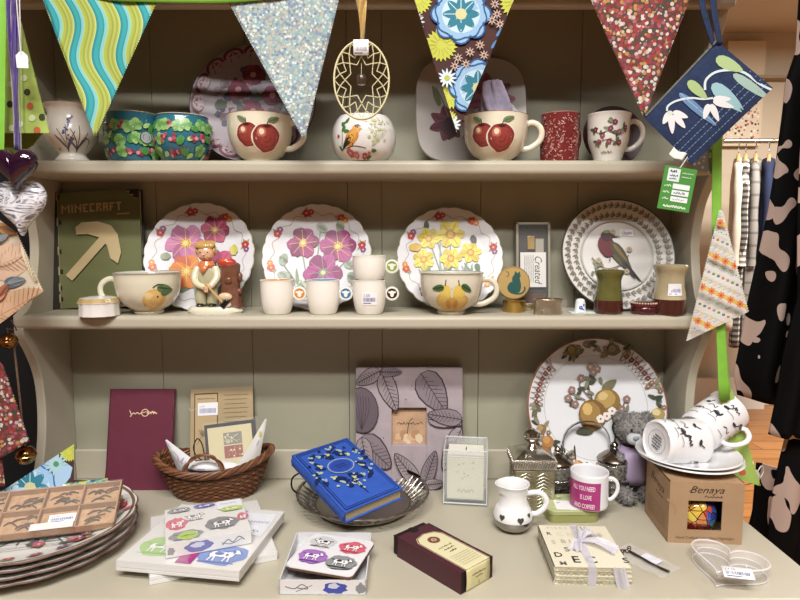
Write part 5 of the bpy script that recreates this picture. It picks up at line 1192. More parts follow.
for x in (-.014, .006): mb.ell((x, -.0250, hz_+.004), (.0024, .002, .0026), C('#141414', .1), 10, 6)
mb.build('eyes', t)
mb = MB(); mb.lathe([(.026, hz_*.22), (.030, hz_*.35), (.028, hz_*.55), (.017, hz_*.74)], C('#b9a4c8', .8, noise=.08), 32, sy=.86, c=(0, .004, 0), rf=lambda q, i: 1.03+.03*sin(9*q)); mb.build('lilac_top', t, solid=.002)

# pale green tin, paper and the pink mug
A = PZ(549, 523.5, TZ); B = PZ(603, 523.5, TZ); w_ = (B-A).length*.97; zt = .021; M = frameM(A, Vector((1, .04, 0)), Vector((-.04, 1, 0)))
t = thing('tin_box', 'pale yellow green rounded tin under the pink mug', 'tin', M=M)
def rrect(w, h, r, n=6, x0=0, y0=0):
    P = []
    for cx, cy, a0 in ((w-r, r, -pi/2), (w-r, h-r, 0), (r, h-r, pi/2), (r, r, pi)):
        for i in range(n+1): q = a0+pi/2*i/n; P.append((x0+cx+r*cos(q), y0+cy+r*sin(q)))
    return P
dpt = .066; mb = MB(); mb.prism(rrect(w_, dpt, .013), 0, zt*.62, C('#8f8a3c', .35, metal=.3, noise=.1), ms=C('#a3a45c', .35, metal=.3)); mb.build('base', t, bevel=.001)
mb = MB(); mb.prism(rrect(w_+.002, dpt+.002, .014, x0=-.001, y0=-.001), zt*.63, zt, C('#bfc88c', .35, coat=.3, noise=.08, ns=80), ms=C('#a9b070', .35))
a = Art(mb, flatmap((0, 0, zt)), k=.001, base=2e-4, rough=.5, seed=4)
for i in range(30): a.leaf(a.r.uniform(8, w_*1000-10), a.r.uniform(5, dpt*1000-8), 8, 3, a.r.random()*6, ['#9fb070', '#cfd4a0', '#8fa05c'][i % 3])
mb.build('lid', t, bevel=.0012)
mb = MB(); p3 = [(.014, .006), (.052, .002), (.056, .036), (.018, .040)]; mb.prism(p3, zt+.0004, zt+.0008, C('#ececee', .6)); mb.build('paper_label', t)
ZB = TZ+zt+.001; p = PZ(588.5, 504, ZB); s = SCL(p); hmug = (PD(588, 470.5, p.y).z-ZB)
t = thing('pink_mug', 'small white mug with a bright pink panel of words, standing on the green tin', 'mug', loc=p)
mb = MB(); r = 18.6*s; o = vessel(mb, [(r*.93, 0), (r*.98, .0015), (r, .006), (r, hmug*.5), (r*1.0, hmug)], .0022, cer('#efeef2'))
pb = C('#b3237c', .3, coat=.4)
a = Art(mb, wrapmap(o, -pi/2-atan2(p.x, p.y)), k=.001, base=3e-4, rough=.3); H1 = hmug*1000; R1 = r*1000
nseg = 24; u0, u1 = -1.45*R1, .62*R1; a.rect(u0, H1*.04, u1, H1*.83, pb, nseg)
for ln, (tx, y) in enumerate((('ALL YOU NEED', .60), ('IS LOVE', .345), ('AND COFFEE?', .09))): 
    ends = [u1-9.5, u1-15, u1-9.5][ln]; a.text(tx, ends, H1*y, 11, '#fbeaf4', align='r', sx=.50, bold=.012)
mb.build('cup_body', t)
handle(lambda z: interp(o, z), hmug*.2, hmug*.82, .0165, .0026, -.2, cer('#efeef2'), 'handle', t)

# white and silver jug
p = PZ(514, 532.5, TZ); p.y += .012; s = SCL(p); cp = .93
T = thing('milk_jug', 'small white jug with silver lower band and hearts, handle at the right', 'jug', loc=p)
mb = MB(); out = [(r*s, h*s/cp) for r, h in ((9, 0), (11, 1.5), (15.5, 4), (18.8, 9), (19.4, 15), (17.5, 21), (14.5, 26), (13.2, 33), (14.3, 40), (16, 44))]
def spout(t, i): return 1+(.17*max(0, cos(t-pi))**6 if i > 38 and i < 62 else 0)
o = vessel(mb, out, .0026, cer('#f0eff0'), rf=spout); SL = C('#a9a6a0', .15, metal=1)
mb.lathe([(r_*1.012+.0002, z_) for r_, z_ in o if z_ < .022], SL, 56, mf=lambda i: None)
a = Art(mb, wrapmap(o, -pi/2-.1), k=s, base=5e-4)
for x, y, q in ((-13, 18, 1), (6, 17, 1.1), (17, 20, .7)):
    a.blob(x-1.3*q, y+1, 1.7*q, 2*q, .5, '#4a4640'); a.blob(x+1.3*q, y+1, 1.7*q, 2*q, -.5, '#4a4640'); a.poly([(x-2.6*q, y), (x+2.6*q, y), (x, y-3*q)], '#4a4640')
mb.build('body', T); handle(lambda z: interp(o, z), 17*s, 39*s, 15*s, 2.3*s, -.1, cer('#f0eff0'), 'handle', T)

# kraft box with window
A = PZ(667.5, 542.5, TZ); B = PZ(741.5, 545, TZ); L = PZ(642, 515, TZ); w_ = (B-A).length; M = frameM(A, B-A, L-A); zt = PD(668, 481.5, A.y).z-TZ; dp = w_*.95
t = thing('nightlight_box', 'brown kraft carton with a square window onto coloured glass, under the saucers', 'box', M=M)
KR = C('#b08c66', .7, noise=.07, ns=25, bump=.1, bs=300); mb = MB(); q = .0015; k = .001; W_, H_ = w_/k, zt/k; x0, x1, y0, y1 = .255*w_, .715*w_, .22*zt, .70*zt
mb.bx((0, q, 0), (q, dp, zt), KR); mb.bx((w_-q, q, 0), (w_, dp, zt), KR); mb.bx((0, dp-q, 0), (w_, dp, zt), KR); mb.bx((0, q, zt-q), (w_, dp, zt), KR); mb.bx((0, q, 0), (w_, dp, q), KR)
for a_, b_, c_, d_ in ((0, 0, x0, zt), (x1, 0, w_, zt), (x0, 0, x1, y0), (x0, y1, x1, zt)): mb.bx((a_, 0, b_), (c_, q, d_), KR)
I = '#3d2a1e'; a = Art(mb, flatmap((0, 0, 0), (1, 0, 0), (0, 0, 1)), k=k, base=2e-4, rough=.7)
a.text('Benaya', W_*.50, H_*.825, 16, I, .4, align='c', sx=1.15); a.stroke([(W_*.26, H_*.85), (W_*.35, H_*.90), (W_*.5, H_*.875), (W_*.74, H_*.875)], .8, I, taper=True); a.scrawl(W_*.48, H_*.755, W_*.24, 3.4, I, 1, 5, 7)
a.text('Hand Crafted Light Glass Nightlight', W_*.5, H_*.075, 6.1, '#5d4632', align='c')
for i in range(9): a.leaf(W_*.08, H_*.45+i*2, 10+i, 3, 1.2+i*.16, '#a9855f')
b2 = Art(mb, flatmap((0, dp, 0), (0, -1, 0), (0, 0, 1)), k=k, base=2e-4, rough=.7)
b2.text('Benaya', dp/k*.5, H_*.72, 19, I, .4, align='c', sx=1.1, rot=-.1); b2.scrawl(dp/k*.46, H_*.6, dp/k*.3, 4, I, 1.1, 5, 7)
for i in range(7): b2.scrawl(dp/k*.12, H_*(.42-.045*i), dp/k*.76, 1.3, '#6a5038', .5, 16, i)
mb.build('carton', t)
def st_mat():
    m, nt, b, tc = node_mat('stained_glass', .12)
    v = nt.nodes.new('ShaderNodeTexVoronoi'); v.inputs['Scale'].default_value = 85; nt.links.new(tc.outputs['Object'], v.inputs[0])
    g = nt.nodes.new('ShaderNodeSeparateXYZ'); nt.links.new(tc.outputs['Object'], g.inputs[0])
    sep = nt.nodes.new('ShaderNodeSeparateColor'); nt.links.new(v.outputs['Color'], sep.inputs[0])
    A1 = ramp(nt, [(0, '#e0b41e'), (.35, '#e8c832'), (.6, '#c23a1e'), (.8, '#d9822a')]); B1 = ramp(nt, [(0, '#1f3fa0'), (.4, '#244fb8'), (.7, '#3a7aa0'), (.88, '#c9402a')]); C1 = ramp(nt, [(0, '#b8301e'), (.4, '#c9502a'), (.6, '#5c8aa0'), (.8, '#7a2418')])
    for r_ in (A1, B1, C1): nt.links.new(sep.outputs[0], r_.inputs[0])
    def lt(o, val):
        n_ = nt.nodes.new('ShaderNodeMath'); n_.operation = 'LESS_THAN'; n_.inputs[1].default_value = val; nt.links.new(o, n_.inputs[0]); return n_.outputs[0]
    def mix(f_, a_, b_):
        n_ = nt.nodes.new('ShaderNodeMix'); n_.data_type = 'RGBA'; nt.links.new(f_, n_.inputs[0]); nt.links.new(a_, n_.inputs[6]); nt.links.new(b_, n_.inputs[7]); return n_.outputs[2]
    c_ = mix(lt(g.outputs[0], .006), B1.outputs[0], A1.outputs[0]); c_ = mix(lt(g.outputs[2], .028), c_, C1.outputs[0])
    e = nt.nodes.new('ShaderNodeTexVoronoi'); e.feature = 'DISTANCE_TO_EDGE'; e.inputs['Scale'].default_value = 85; nt.links.new(tc.outputs['Object'], e.inputs[0])
    blk = nt.nodes.new('ShaderNodeRGB'); blk.outputs[0].default_value = lin('#2a1c14'); c_ = mix(lt(e.outputs['Distance'], .05), c_, blk.outputs[0])
    nt.links.new(c_, b.inputs['Base Color']); b.inputs['Coat Weight'].default_value = .6; return m
g = thing('glass_nightlight', 'yellow, red and blue stained glass globe seen through the window of the kraft carton', 'nightlight', M=M @ Matrix.Translation((w_*.48, .034, q+.0005)))
mb = MB(); mb.lathe([(0, 0), (.02, 0), (.022, .004), (.026, .012), (.0305, .025), (.032, .038), (.029, .052), (.021, .062), (.010, .067), (0, .068)], st_mat(), 40); mb.build('globe', g)
# saucers and two mugs lying on them
ZK = TZ+zt; p = PZ(687, 463, ZK); s = SCL(p); RS = 49*s
for i, (dx, dy, dz, px_) in enumerate(((.004, .0, .0, 0), (0, 0, .0065, 0))):
    Mx = Matrix.Translation(p+Vector((dx, dy, dz))) @ Matrix.Rotation(.03*i, 4, 'Z')
    T = thing('saucer', ['lower white saucer on top of the kraft carton', 'upper white saucer on the kraft carton, holding the two lying mugs'][i], 'saucer', M=Mx, group='white saucers on the kraft carton')
    mb = MB(); mb.lathe([(0, .001), (RS*.42, .001), (RS*.44, 0), (RS*.47, 0), (RS*.5, .002), (RS*.8, .006), (RS, .013), (RS*.985, .0155), (RS*.8, .0085), (RS*.5, .0045), (0, .004)], cer('#ececee'), 72); mb.build('dish', T)
def a_horse(a, s):
    r = a.r
    for i in range(14):
        x = -62+i*9.5; y = r.uniform(10, 40); K_ = '#33343a'
        if i % 3 == 0:
            a.blob(x, y, 3.6, 2.0, r.uniform(-.3, .3), K_, .2, 9); a.stroke([(x+3, y+1), (x+5, y+5)], 1.2, K_); a.stroke([(x-3, y), (x-4, y-5)], .8, K_); a.stroke([(x+2, y), (x+3, y-5)], .8, K_)
        elif i % 3 == 1: a.scrawl(x-6, y, 11, 4, K_, 1, 4, i)
        if i % 2: a.blob(x+2, y-12 if y > 25 else y+14, 3.2, 1.8, r.uniform(-.5, .5), K_, .2, 9); a.stroke([(x+4, (y-12 if y > 25 else y+14)+1), (x+7, (y-12 if y > 25 else y+14)+5)], 1.1, K_)
        if i % 3 == 1: pass
        else: a.stroke([(x-4, y), (x, y+3), (x+4, y), (x+5, y+4)], .9, K_)
        a.stroke([(x-5, y-8), (x+3, y-7), (x+6, y-9)], .6, '#7a7c84')
def lying_mug(base_px, z, ax, rot, lab, d):
    P0 = PD(*base_px, d); z_ = Vector(ax).normalized(); x_ = Vector((0, 0, 1)).cross(z_).normalized(); y_ = z_.cross(x_)
    Mx = Matrix((x_, y_, z_)).transposed().to_4x4(); Mx.translation = P0; Mx = Mx @ Matrix.Rotation(rot, 4, 'Z')
    T = thing('printed_mug', lab, 'mug', M=Mx, group='white printed mugs lying on the saucers'); s_ = .00155
    mb = MB(); out = [(19*s_, .002), (20*s_, 0), (21.5*s_, .001), (23.5*s_, 6*s_), (23.8*s_, 30*s_), (24.2*s_, 52*s_)]
    o = vessel(mb, out, .0028, cer('#efeff2'))
    for ph in (0, 2.1, 4.2): a = Art(mb, wrapmap(o, ph), k=s_, base=3e-4, seed=int(ph*3)+2, rough=.3); a_horse(a, s_) if ph == 0 else None
    a = Art(mb, flatmap((0, 0, .0015), (1, 0, 0), (0, -1, 0)), k=s_, base=3e-4, rough=.4); a.ring(0, 0, 12.5, .5, '#8a8b90')
    for i in range(5): a.scrawl(-8+abs(i-2)*1.5, 6-i*3.2, 16-abs(i-2)*3, 1.6, '#4a4c52', .7, 8, i)
    mb.build('body', T); handle(lambda z: interp(o, z), 11*s_, 42*s_, 15*s_, 2.2*s_, 0, cer('#efeff2'), 'handle', T); return T
d_s = p.y; zs = ZK+.0065+.010
lying_mug((656, 441.5), zs, (.93, .28, -.10), .25, 'white mug with black horse drawings lying with its stamped base facing left', d_s-.022)
lying_mug((697, 433), zs, (.78, .34, .36), pi+.45, 'second white horse mug propped behind the first, its open end raised to the right', d_s+.022)

# notebooks tied with ribbon
lift = 0; NB = C('#dfd8bf', .6); letters = 'SUSBUTTERFLIES'
zt4 = .0265; M, w_, h_ = slabM((554, 566), (631, 567.5), (545.5, 525), TZ+zt4); th = zt4/4; base_z = TZ
for i in range(4):
    Mi = M.copy(); Mi.translation = M.translation.copy(); Mi.translation.z = TZ+th*(i+1)-.0001; Mi = Mi @ Matrix.Translation((.001*((i*2) % 3), -.0008*(i % 2), 0))
    t = thing('notebook', ['bottom notebook', 'second notebook from the bottom', 'third notebook from the bottom', 'top notebook, printed with grey and black capitals,'][i]+' of the cream stack tied with ribbon', 'notebook', M=Mi, group='cream notebooks tied with ribbon')
    mb = MB(); mb.bx((0, 0, -.0012), (w_, h_, 0), NB); mb.bx((0, 0, -th+.0002), (w_, h_, -th+.0013), NB); mb.bx((0, 0, -th+.0002), (.0012, h_, 0), NB)
    if i == 3:
        a = Art(mb, flatmap(), k=.001, base=2e-4, rough=.6); W_, H_ = w_*1000, h_*1000
        for tx, x, y, sz, c in (('P I E R S', 12, H_*.9, 8, '#b9b49c'), ('R', 8, H_*.74, 11, '#45423c'), ('C H', 22, H_*.72, 14, '#cfc9b0'), ('M U', 50, H_*.9, 11, '#5a564c'), ('S', 10, H_*.52, 13, '#bdb79e'), ('B U', 24, H_*.54, 13, '#a8a28c'), ('T E R', 68, H_*.52, 12, '#a8a28c'), ('S U', 24, H_*.34, 15, '#77726a'), ('R', 86, H_*.32, 14, '#3a3834'), ('D', 6, H_*.21, 15, '#2c2a28'), ('E C', 28, H_*.09, 21, '#141414'), ('S', 98, H_*.1, 17, '#2c2a28'), ('M', 9, H_*.03, 12, '#77726a'), ('K', 84, H_*.74, 11, '#c3bda4'), ('A N', 66, H_*.7, 12, '#bdb79e')):
            a.text(tx, x, y, sz*1.12, {'#2c2a28': '#141414', '#45423c': '#2a2826'}.get(c, c), bold=.012)
    b3 = Art(mb, flatmap((0, 0, -th), (1, 0, 0), (0, 0, 1)), k=.001, base=2e-4, rough=.6); b3.scrawl(6, .8, w_*1000-14, 3.6, ['#2c2a28', '#8a836a'][i % 2], .6, 16, i)
    b3 = Art(mb, flatmap((0, h_, -th), (0, -1, 0), (0, 0, 1)), k=.001, base=2e-4, rough=.6)
    for j in range(3): b3.ring(12+j*20, 3, 2.4, .8, '#3a3834', 14)
    mb.build('cover', t); mb = MB(); mb.bx((.002, .0008, -th+.0013), (w_-.001, h_-.0008, -.0012), C('#c9bf9c', .8)); mb.build('pages', t)
t = thing('organza_ribbon', 'sheer white ribbon bow tied around the cream notebook stack', 'ribbon', M=M); RB = C('#dcd8ea', .45, alpha=.62, sheen=.4)
mb = MB(); x = w_*.50; rw = .0055
mb.grid(lambda u, v: Vector((x+(u-.5)*2*rw+.002*v, h_*(1.01)*v-.001, .0008+.0004*sin(9*v+u*5))), 6, 20, RB); mb.grid(lambda u, v: Vector((x+(u-.5)*2*rw, -.0016, -zt4*v+.0008)), 4, 4, RB); mb.build('band', t)
for j, (ax_, ay_, L_, W2, up_) in enumerate(((.012, .030, .030, .009, .012), (.045, -.026, .052, .013, .006), (-.010, -.020, .030, .008, .008), (.030, .012, .030, .010, .012))):
    mb = MB(); dv = Vector((ax_, ay_, 0)).normalized(); nv = Vector((-dv.y, dv.x, 0)); c0 = Vector((x, h_*.55, .002))
    def f(u, v): return c0+dv*(L_*v)+nv*((u-.5)*2*W2*(.25+.9*v))+Vector((0, 0, up_*sin(pi*min(1, v*1.05))*(1+.3*sin(u*8))+.002*sin(u*14+j)))
    mb.grid(f, 16, 12, RB); mb.build('bow_loop' if j in (0, 3) else 'ribbon_tail', t)
mb = MB(); mb.grid(lambda u, v: Vector((w_*.84+.018*(u-.5)+.006*v, -.003-.004*v+.003*sin(u*9), .0005-zt4*v)), 12, 8, RB); mb.build('ribbon_tail', t)

# silver opener in a clear bag
M, w_, h_ = slabM((662, 580), (681, 569), (636, 541), TZ+.001)
t = thing('silver_bookmark', 'curved silver bookmark in a clear plastic bag in front of the kraft carton', 'bookmark', M=M)
mb = MB(); mb.grid(lambda u, v: Vector((w_*u, h_*v, .0022+.0012*sin(u*9+v*13)*sin(v*7))), 16, 24, film('#ffffff', .17)); mb.grid(lambda u, v: Vector((w_*u, h_*v, .0002)), 2, 2, film('#ffffff', .12)); mb.build('clear_bag', t)
mb = MB(); sv = C('#8a8078', .22, metal=1); mb.tube(spline([(w_*.50, h_*.04, .002), (w_*.46, h_*.3, .002), (w_*.52, h_*.6, .002), (w_*.55, h_*.82, .002), (w_*.35, h_*.93, .002), (w_*.15, h_*.88, .002), (w_*.2, h_*.80, .002)], 6), .0019, sv, 8, flat=1.5)
for i in range(5): mb.ell((w_*(.25+.12*i), h_*(.86+.03*sin(i*2)), .003), (.0035, .003, .0025), sv, 8, 6)
mb.build('hook', t); mb = MB(); mb.bx((w_*.48, h_*.30, .0016), (w_*.92, h_*.62, .002), C('#e2e4f0', .6)); mb.build('paper_label', t)

# heart dish
tipP = PZ(716, 588, TZ); top = PZ(739, 553, TZ); Yv = (top-tipP); Yv.z = 0; Xv = Vector((Yv.y, -Yv.x, 0)); M = frameM(tipP, Xv, Yv)
wl = (PZ(771, 566, TZ)-PZ(692, 550, TZ)).length
t = thing('heart_dish', 'clear glass heart shaped dish with a price label, at the front right corner', 'dish', M=M)
def heart(n, sc, oy=0):
    P = []
    for i in range(n):
        q = 2*pi*i/n+pi; P.append((16*sin(q)**3*sc, (13*cos(q)-5*cos(2*q)-2*cos(3*q)-cos(4*q)+17)*sc+oy))
    return P
n = 64; sc = wl/33; O = heart(n, sc); cxh, cyh = 0, 17*sc
def shr(P, k): return [(x*k, cyh+(y-cyh)*k) for x, y in P]
mb = MB(); rings = [(shr(O, .94), 0), (shr(O, .99), .002), (O, .021), (shr(O, .985), .0235), (shr(O, .93), .023), (shr(O, .86), .012), (shr(O, .80), .007)]
vs = [(x, y, z) for P, z in rings for x, y in P]; fs = [(a_*n+i, a_*n+(i+1) % n, (a_+1)*n+(i+1) % n, (a_+1)*n+i) for a_ in range(len(rings)-1) for i in range(n)]
c0 = len(vs); vs += [(0, cyh, 0), (0, cyh, .0065)]; fs += [(c0, (i+1) % n, i) for i in range(n)]; l = (len(rings)-1)*n; fs += [(c0+1, l+i, l+(i+1) % n) for i in range(n)]
mb.add(vs, fs, C('#f6f0f4', .06, alpha=.17, coat=1)); HG = C('#fdfafc', .08, alpha=.6, coat=1)
for P_, z_, r_ in ((O, .0215, .0014), (shr(O, .97), .0015, .0010), (shr(O, .87), .013, .0007)): mb.tube([(x, y, z_) for x, y in P_], r_, HG, 6, closed=True)
mb.build('glass', t)
mb = MB(); p = M.inverted() @ PZ(738, 573, TZ+.026); Mi = M.to_3x3().inverted(); X_ = Mi @ Vector((.97, -.22, 0)); Y_ = Mi @ Vector((.22, .9, .3)); g = flatmap(p, X_, Y_.normalized())
sticker(mb, g, .038, .019, 7, price='£4.99', ink='#4a4a86'); mb.build('price_sticker', t, solid=.0003)

# maroon sliding box
zt = .031; M, w_, h_ = slabM((461, 573), (492.5, 556), (399.5, 531.5), TZ+zt)
t = thing('slide_box', 'maroon sliding gift box with a cream label, lying at the front centre', 'box', M=M)
MA = C('#4d1f2c', .45); mb = MB(); q = .0012
mb.bx((0, 0, -q), (w_, h_*.93, 0), MA); mb.bx((0, 0, -zt), (q, h_*.93, 0), MA); mb.bx((w_-q, 0, -zt), (w_, h_*.93, 0), MA); mb.bx((0, 0, -zt), (w_, h_*.93, -zt+q), MA)
k = .001; W_, H_ = w_*1000, h_*1000; a = Art(mb, flatmap(), k=k, base=2e-4, rough=.5)
a.blob(W_*.5, H_*.93, W_*.13, W_*.13, 0, '#140a0c', 0, 20)
lab = [(W_*.16, 0), (W_*.90, 0), (W_*.90, H_*.66), (W_*.80, H_*.74), (W_*.53, H_*.78), (W_*.26, H_*.74), (W_*.16, H_*.66)]
a.poly([((x-W_*.53)*1.06+W_*.53, y*1.015) for x, y in lab], '#c9b98a'); a.poly([((x-W_*.53)*1.02+W_*.53, y*1.005) for x, y in lab], '#5d2a30'); a.poly([((x-W_*.53)*.97+W_*.53, y*.995) for x, y in lab], '#ded6a8')
cx = W_*.53; a.blob(cx, H_*.62, W_*.15, None, 0, '#8a5a44', 0, 24)
for i in range(14): a.blob(cx+W_*.1*cos(i*.45)*(.5+.5*(i % 2)), H_*.62+W_*.1*sin(i*.45)*(.5+.5*(i % 2)), 1.5, None, 0, ['#c9a98a', '#5a2a24'][i % 2], .2, 7)
for i in range(3): a.scrawl(cx-W_*(.2-.05*i), H_*(.44-.055*i), W_*(.4-.1*i), 3, '#6f6a44', 1, 5, 30+i)
for i in range(6): a.scrawl(W_*.24, H_*(.25-.035*i), W_*.58, 1.2, '#8a7f58', .45, 14, i)
mb.build('sleeve', t, bevel=.0006)
mb = MB(); YL = C('#d6ce94', .5, noise=.05); zi = -zt+q+.0004
mb.bx((q+.0008, .001, zi), (w_-q-.0008, h_, zi+.001), C('#1c0f12', .6)); mb.bx((q+.0008, h_-.002, zi), (w_-q-.0008, h_, -q-.001), C('#1c0f12', .6)); mb.bx((q+.001, .001, zi), (q+.002, h_, -q-.001), C('#1c0f12', .6)); mb.bx((w_-q-.002, .001, zi), (w_-q-.001, h_, -q-.001), C('#1c0f12', .6)); mb.bx((q+.0008, .0012, zi), (w_-q-.0008, .0026, -q-.0008), C('#1c0f12', .6))
mb.bx((q, h_*.93, -q-.0012), (w_-q, h_, -q-.0006), C('#1c0f12', .6)); mb.build('tray', t)
mb = MB(); mb.grid(lambda u, v: Vector((w_*(.15+.74*u), -.0006-.0012*sin(pi*v), -zt*v)), 4, 8, YL)
a = Art(mb, flatmap((0, -.0019, -zt), (1, 0, 0), (0, 0, 1)), k=k, base=2e-4, rough=.6); a.scrawl(cx-14, zt*640, 28, 2.4, '#7a6f48', .9, 7, 2); a.scrawl(cx-7, zt*480, 14, 2, '#7a6f48', .8, 4, 3); a.stroke([(cx, 5), (cx, 10)], .5, '#7a6f48'); mb.build('label_flap', t, solid=.0004)

# dog coasters in their box
def dog(a, x, y, w, h, bg, ink, flip=1, seed=1):
    r = random.Random(seed)
    if bg: a.blob(x, y, w*.5, h*.48, 0, bg, .10, 22, 2); 
    g = a
    for i in range(8): g.stroke([(x-w*.4+r.uniform(0, .2)*w, y-h*.36+r.uniform(-.04, .04)*h), (x+r.uniform(.1, .4)*w, y-h*.36+r.uniform(-.04, .04)*h)], h*.02, ink)
    X = lambda q: x+flip*w*q; b = '#f0eef0'
    for e, cc in ((.022, ink), (0, b)):
        for q, dx in ((-.19, -.03), (-.13, .02), (.11, -.02), (.17, .03)): g.stroke([(X(q), y), (X(q+dx*.4), y-h*.16), (X(q+dx), y-h*(.30+e*.6))], h*(.045+e*1.6), cc)
        g.blob(x, y+h*.01, w*(.23+e), h*(.115+e*1.6), 0, cc, .05, 16); g.blob(X(-.17), y, w*(.09+e), h*(.13+e*1.6), 0, cc, .04, 12); g.blob(X(.15), y+h*.01, w*(.09+e), h*(.14+e*1.6), 0, cc, .04, 12)
        g.blob(X(.24), y+h*.15, w*(.075+e), h*(.09+e*1.6), 0, cc, .05, 12); g.blob(X(.31), y+h*.11, w*(.05+e), h*(.045+e*1.6), 0, cc)
    g.stroke([(X(.14), y+h*.04), (X(.22), y+h*.12)], h*.13, b)
    g.stroke([(X(-.24), y+h*.04), (X(-.31), y+h*.12), (X(-.37), y+h*.09)], h*.04, ink); g.blob(X(-.07), y+h*.04, w*.10, h*.07, 0, ink, .12, 10); g.blob(X(.205), y+h*.15, w*.032, h*.08, .3*flip, ink, .1, 10); g.blob(X(.1), y+h*.0, w*.03, h*.06, 0, ink, .2, 8)
    g.blob(X(.355), y+h*.115, w*.016, None, 0, ink, 0, 6)
zb = .021; Mb, wb, hb = slabM((279, 580), (366, 580.5), (288, 532), TZ+zb)
t = thing('coaster_box', 'open white box with dog prints on its side, holding the square coasters', 'box', M=Mb)
WB = C('#dddde0', .4, coat=.3); mb = MB(); q = .0013
mb.bx((0, 0, -zb), (wb, hb, -zb+q), WB); mb.bx((0, 0, -zb), (wb, q, 0), WB); mb.bx((0, hb-q, -zb), (wb, hb, 0), WB); mb.bx((0, 0, -zb), (q, hb, 0), WB); mb.bx((wb-q, 0, -zb), (wb, hb, 0), WB)
a = Art(mb, flatmap((0, 0, -zb), (1, 0, 0), (0, 0, 1)), k=.001, base=2e-4); a.stroke([(8, 12), (20, 9), (30, 15), (38, 9), (24, 10)], 1, '#4a4c50'); a.stroke([(22, 5), (32, 9), (44, 14)], .8, '#6a6c70'); a.blob(74, 10, 16, 8, 0, '#3f4fae', .15); a.blob(72, 13, 8, 4, 0, '#c9cbe0', .2); a.blob(108, 10, 6, 7, 0, '#8a8b90', .2)
mb.build('body', t)
for i, (c0, c1, c3, zz, lab) in enumerate((((288, 563), (350, 570), (284, 521), .0065, 'lowest square coaster in the open box, showing only a plain edge'), ((284, 566), (349, 576), (290, 517), .018, 'plain edged coaster just beneath the top dog coaster'), ((285.5, 566), (357, 578), (297, 514), .0275, 'top square coaster with four dog prints in black, red and violet'))):
    Mc, wc, hc_ = slabM(c0, c1, c3, TZ+zz); wc *= .93; hc_ = wc
    t = thing('coaster', lab, 'coaster', M=Mc, group='dog coasters in the open box'); mb = MB(); 
    mb.prism(rrect(wc, hc_, .008), -.0012, 0, C('#e4e4e8', .3, coat=.3)); mb.prism(rrect(wc, hc_, .008), -.0045, -.0012, C('#6b4a34', .7))
    a = Art(mb, flatmap(), k=.001, base=2e-4, rough=.35); W_ = wc*1000
    if i == 2: dog(a, W_*.25, W_*.76, W_*.42, W_*.36, '#c9cacc', '#26282c', -1, 1); dog(a, W_*.74, W_*.72, W_*.42, W_*.34, '#d65a72', '#b02a48', 1, 2); dog(a, W_*.27, W_*.32, W_*.44, W_*.38, '#a86ac4', '#6a2f96', 1, 3); dog(a, W_*.74, W_*.26, W_*.44, W_*.36, '#8d8f94', '#26282c', 1, 4)
    mb.build('board', t)

# placemat packs
def pack(name, label, c0, c1, c3, zb, th, n, art, square=True, cat='placemats', group=None):
    M, w, h = slabM(c0, c1, c3, zb+th); t = thing(name, label, cat, M=M, group=group)
    for i in range(n):
        mb = MB(); e = th/n; dx = .0006*((i*7) % 3); mb.bx((dx, 0, -th+e*i+.0002), (w+dx, h, -th+e*(i+1)-.0002), C('#e2e0dc', .4, coat=.3))
        if i == n-1:
            a = Art(mb, flatmap((0, 0, -.0002)), k=.001, base=2e-4, step=8e-6, rough=.35, seed=4); art(a, w*1000, h*1000)
            if n == 1:
                b_ = Art(mb, flatmap((0, 0, -th), (1, 0, 0), (0, 0, 1)), k=.001, base=2e-4, seed=9); b_.blob(w*380, th*500, 20, 8, 0, '#5a5fae', .12); b_.blob(w*360, th*600, 9, 4, 0, '#c9cbe0', .2)
                b_.stroke([(w*650, 5), (w*720, 12), (w*780, 7), (w*850, 14), (w*920, 8)], 1.3, '#4a4c50'); b_.stroke([(w*640, 9), (w*760, 5), (w*900, 11)], 1, '#6a6c70'); b_.blob(w*60, th*450, 5, 6, 0, '#8a8b90', .2)
        mb.build('placemat' if n > 1 else 'carton', t, bevel=.0006)
    mb = MB(); g = .0009; F_ = film('#f8f8ff', .13)
    mb.grid(lambda u, v: Vector((-g+(w+2*g)*u, -g+(h+2*g)*v, .0013+.0007*sin(u*17+v*5)*sin(v*13))), 20, 20, F_)
    for a_, b_ in (((-g, -g), (w+g, -g)), ((w+g, -g), (w+g, h+g)), ((-g, h+g), (-g, -g))): mb.grid(lambda u, v: Vector((a_[0]+(b_[0]-a_[0])*u, a_[1]+(b_[1]-a_[1])*u, .0012-th*v)), 8, 2, F_)
    mb.build('shrink_wrap', t); return M, w, h
def pA(a, w, h): dog(a, w*.83, h*.42, w*.3, h*.32, '#6f8fd0', '#3a5fae', 1, 5); dog(a, w*.3, h*.3, w*.3, h*.3, '#a9d27a', '#6fa03c', 1, 6); dog(a, w*.5, h*.8, w*.3, h*.25, '#c9cacc', '#333333')
def pB(a, w, h):
    dog(a, w*.24, h*.25, w*.38, h*.3, '#a9cf7c', '#8fbf5c', 1, 5); dog(a, w*.78, h*.2, w*.4, h*.32, '#5f86cc', '#2f58a8', 1, 6); dog(a, w*.2, h*.86, w*.32, h*.16, '#b5d98c', '#7fae4c'); dog(a, w*.52, h*.9, w*.36, h*.14, '#7d78cc', '#4a3fa0')
    a.rect(w*.47, h*.03, w*.6, h*.2, '#a8237c'); a.rect(w*.64, h*.52, w*.97, h*.92, '#e4e6f0'); a.text('Coasters', w*.67, h*.74, w*.075, '#5a6f9a', .4); dog(a, w*.82, h*.58, w*.26, h*.14, None, '#6a6c72')
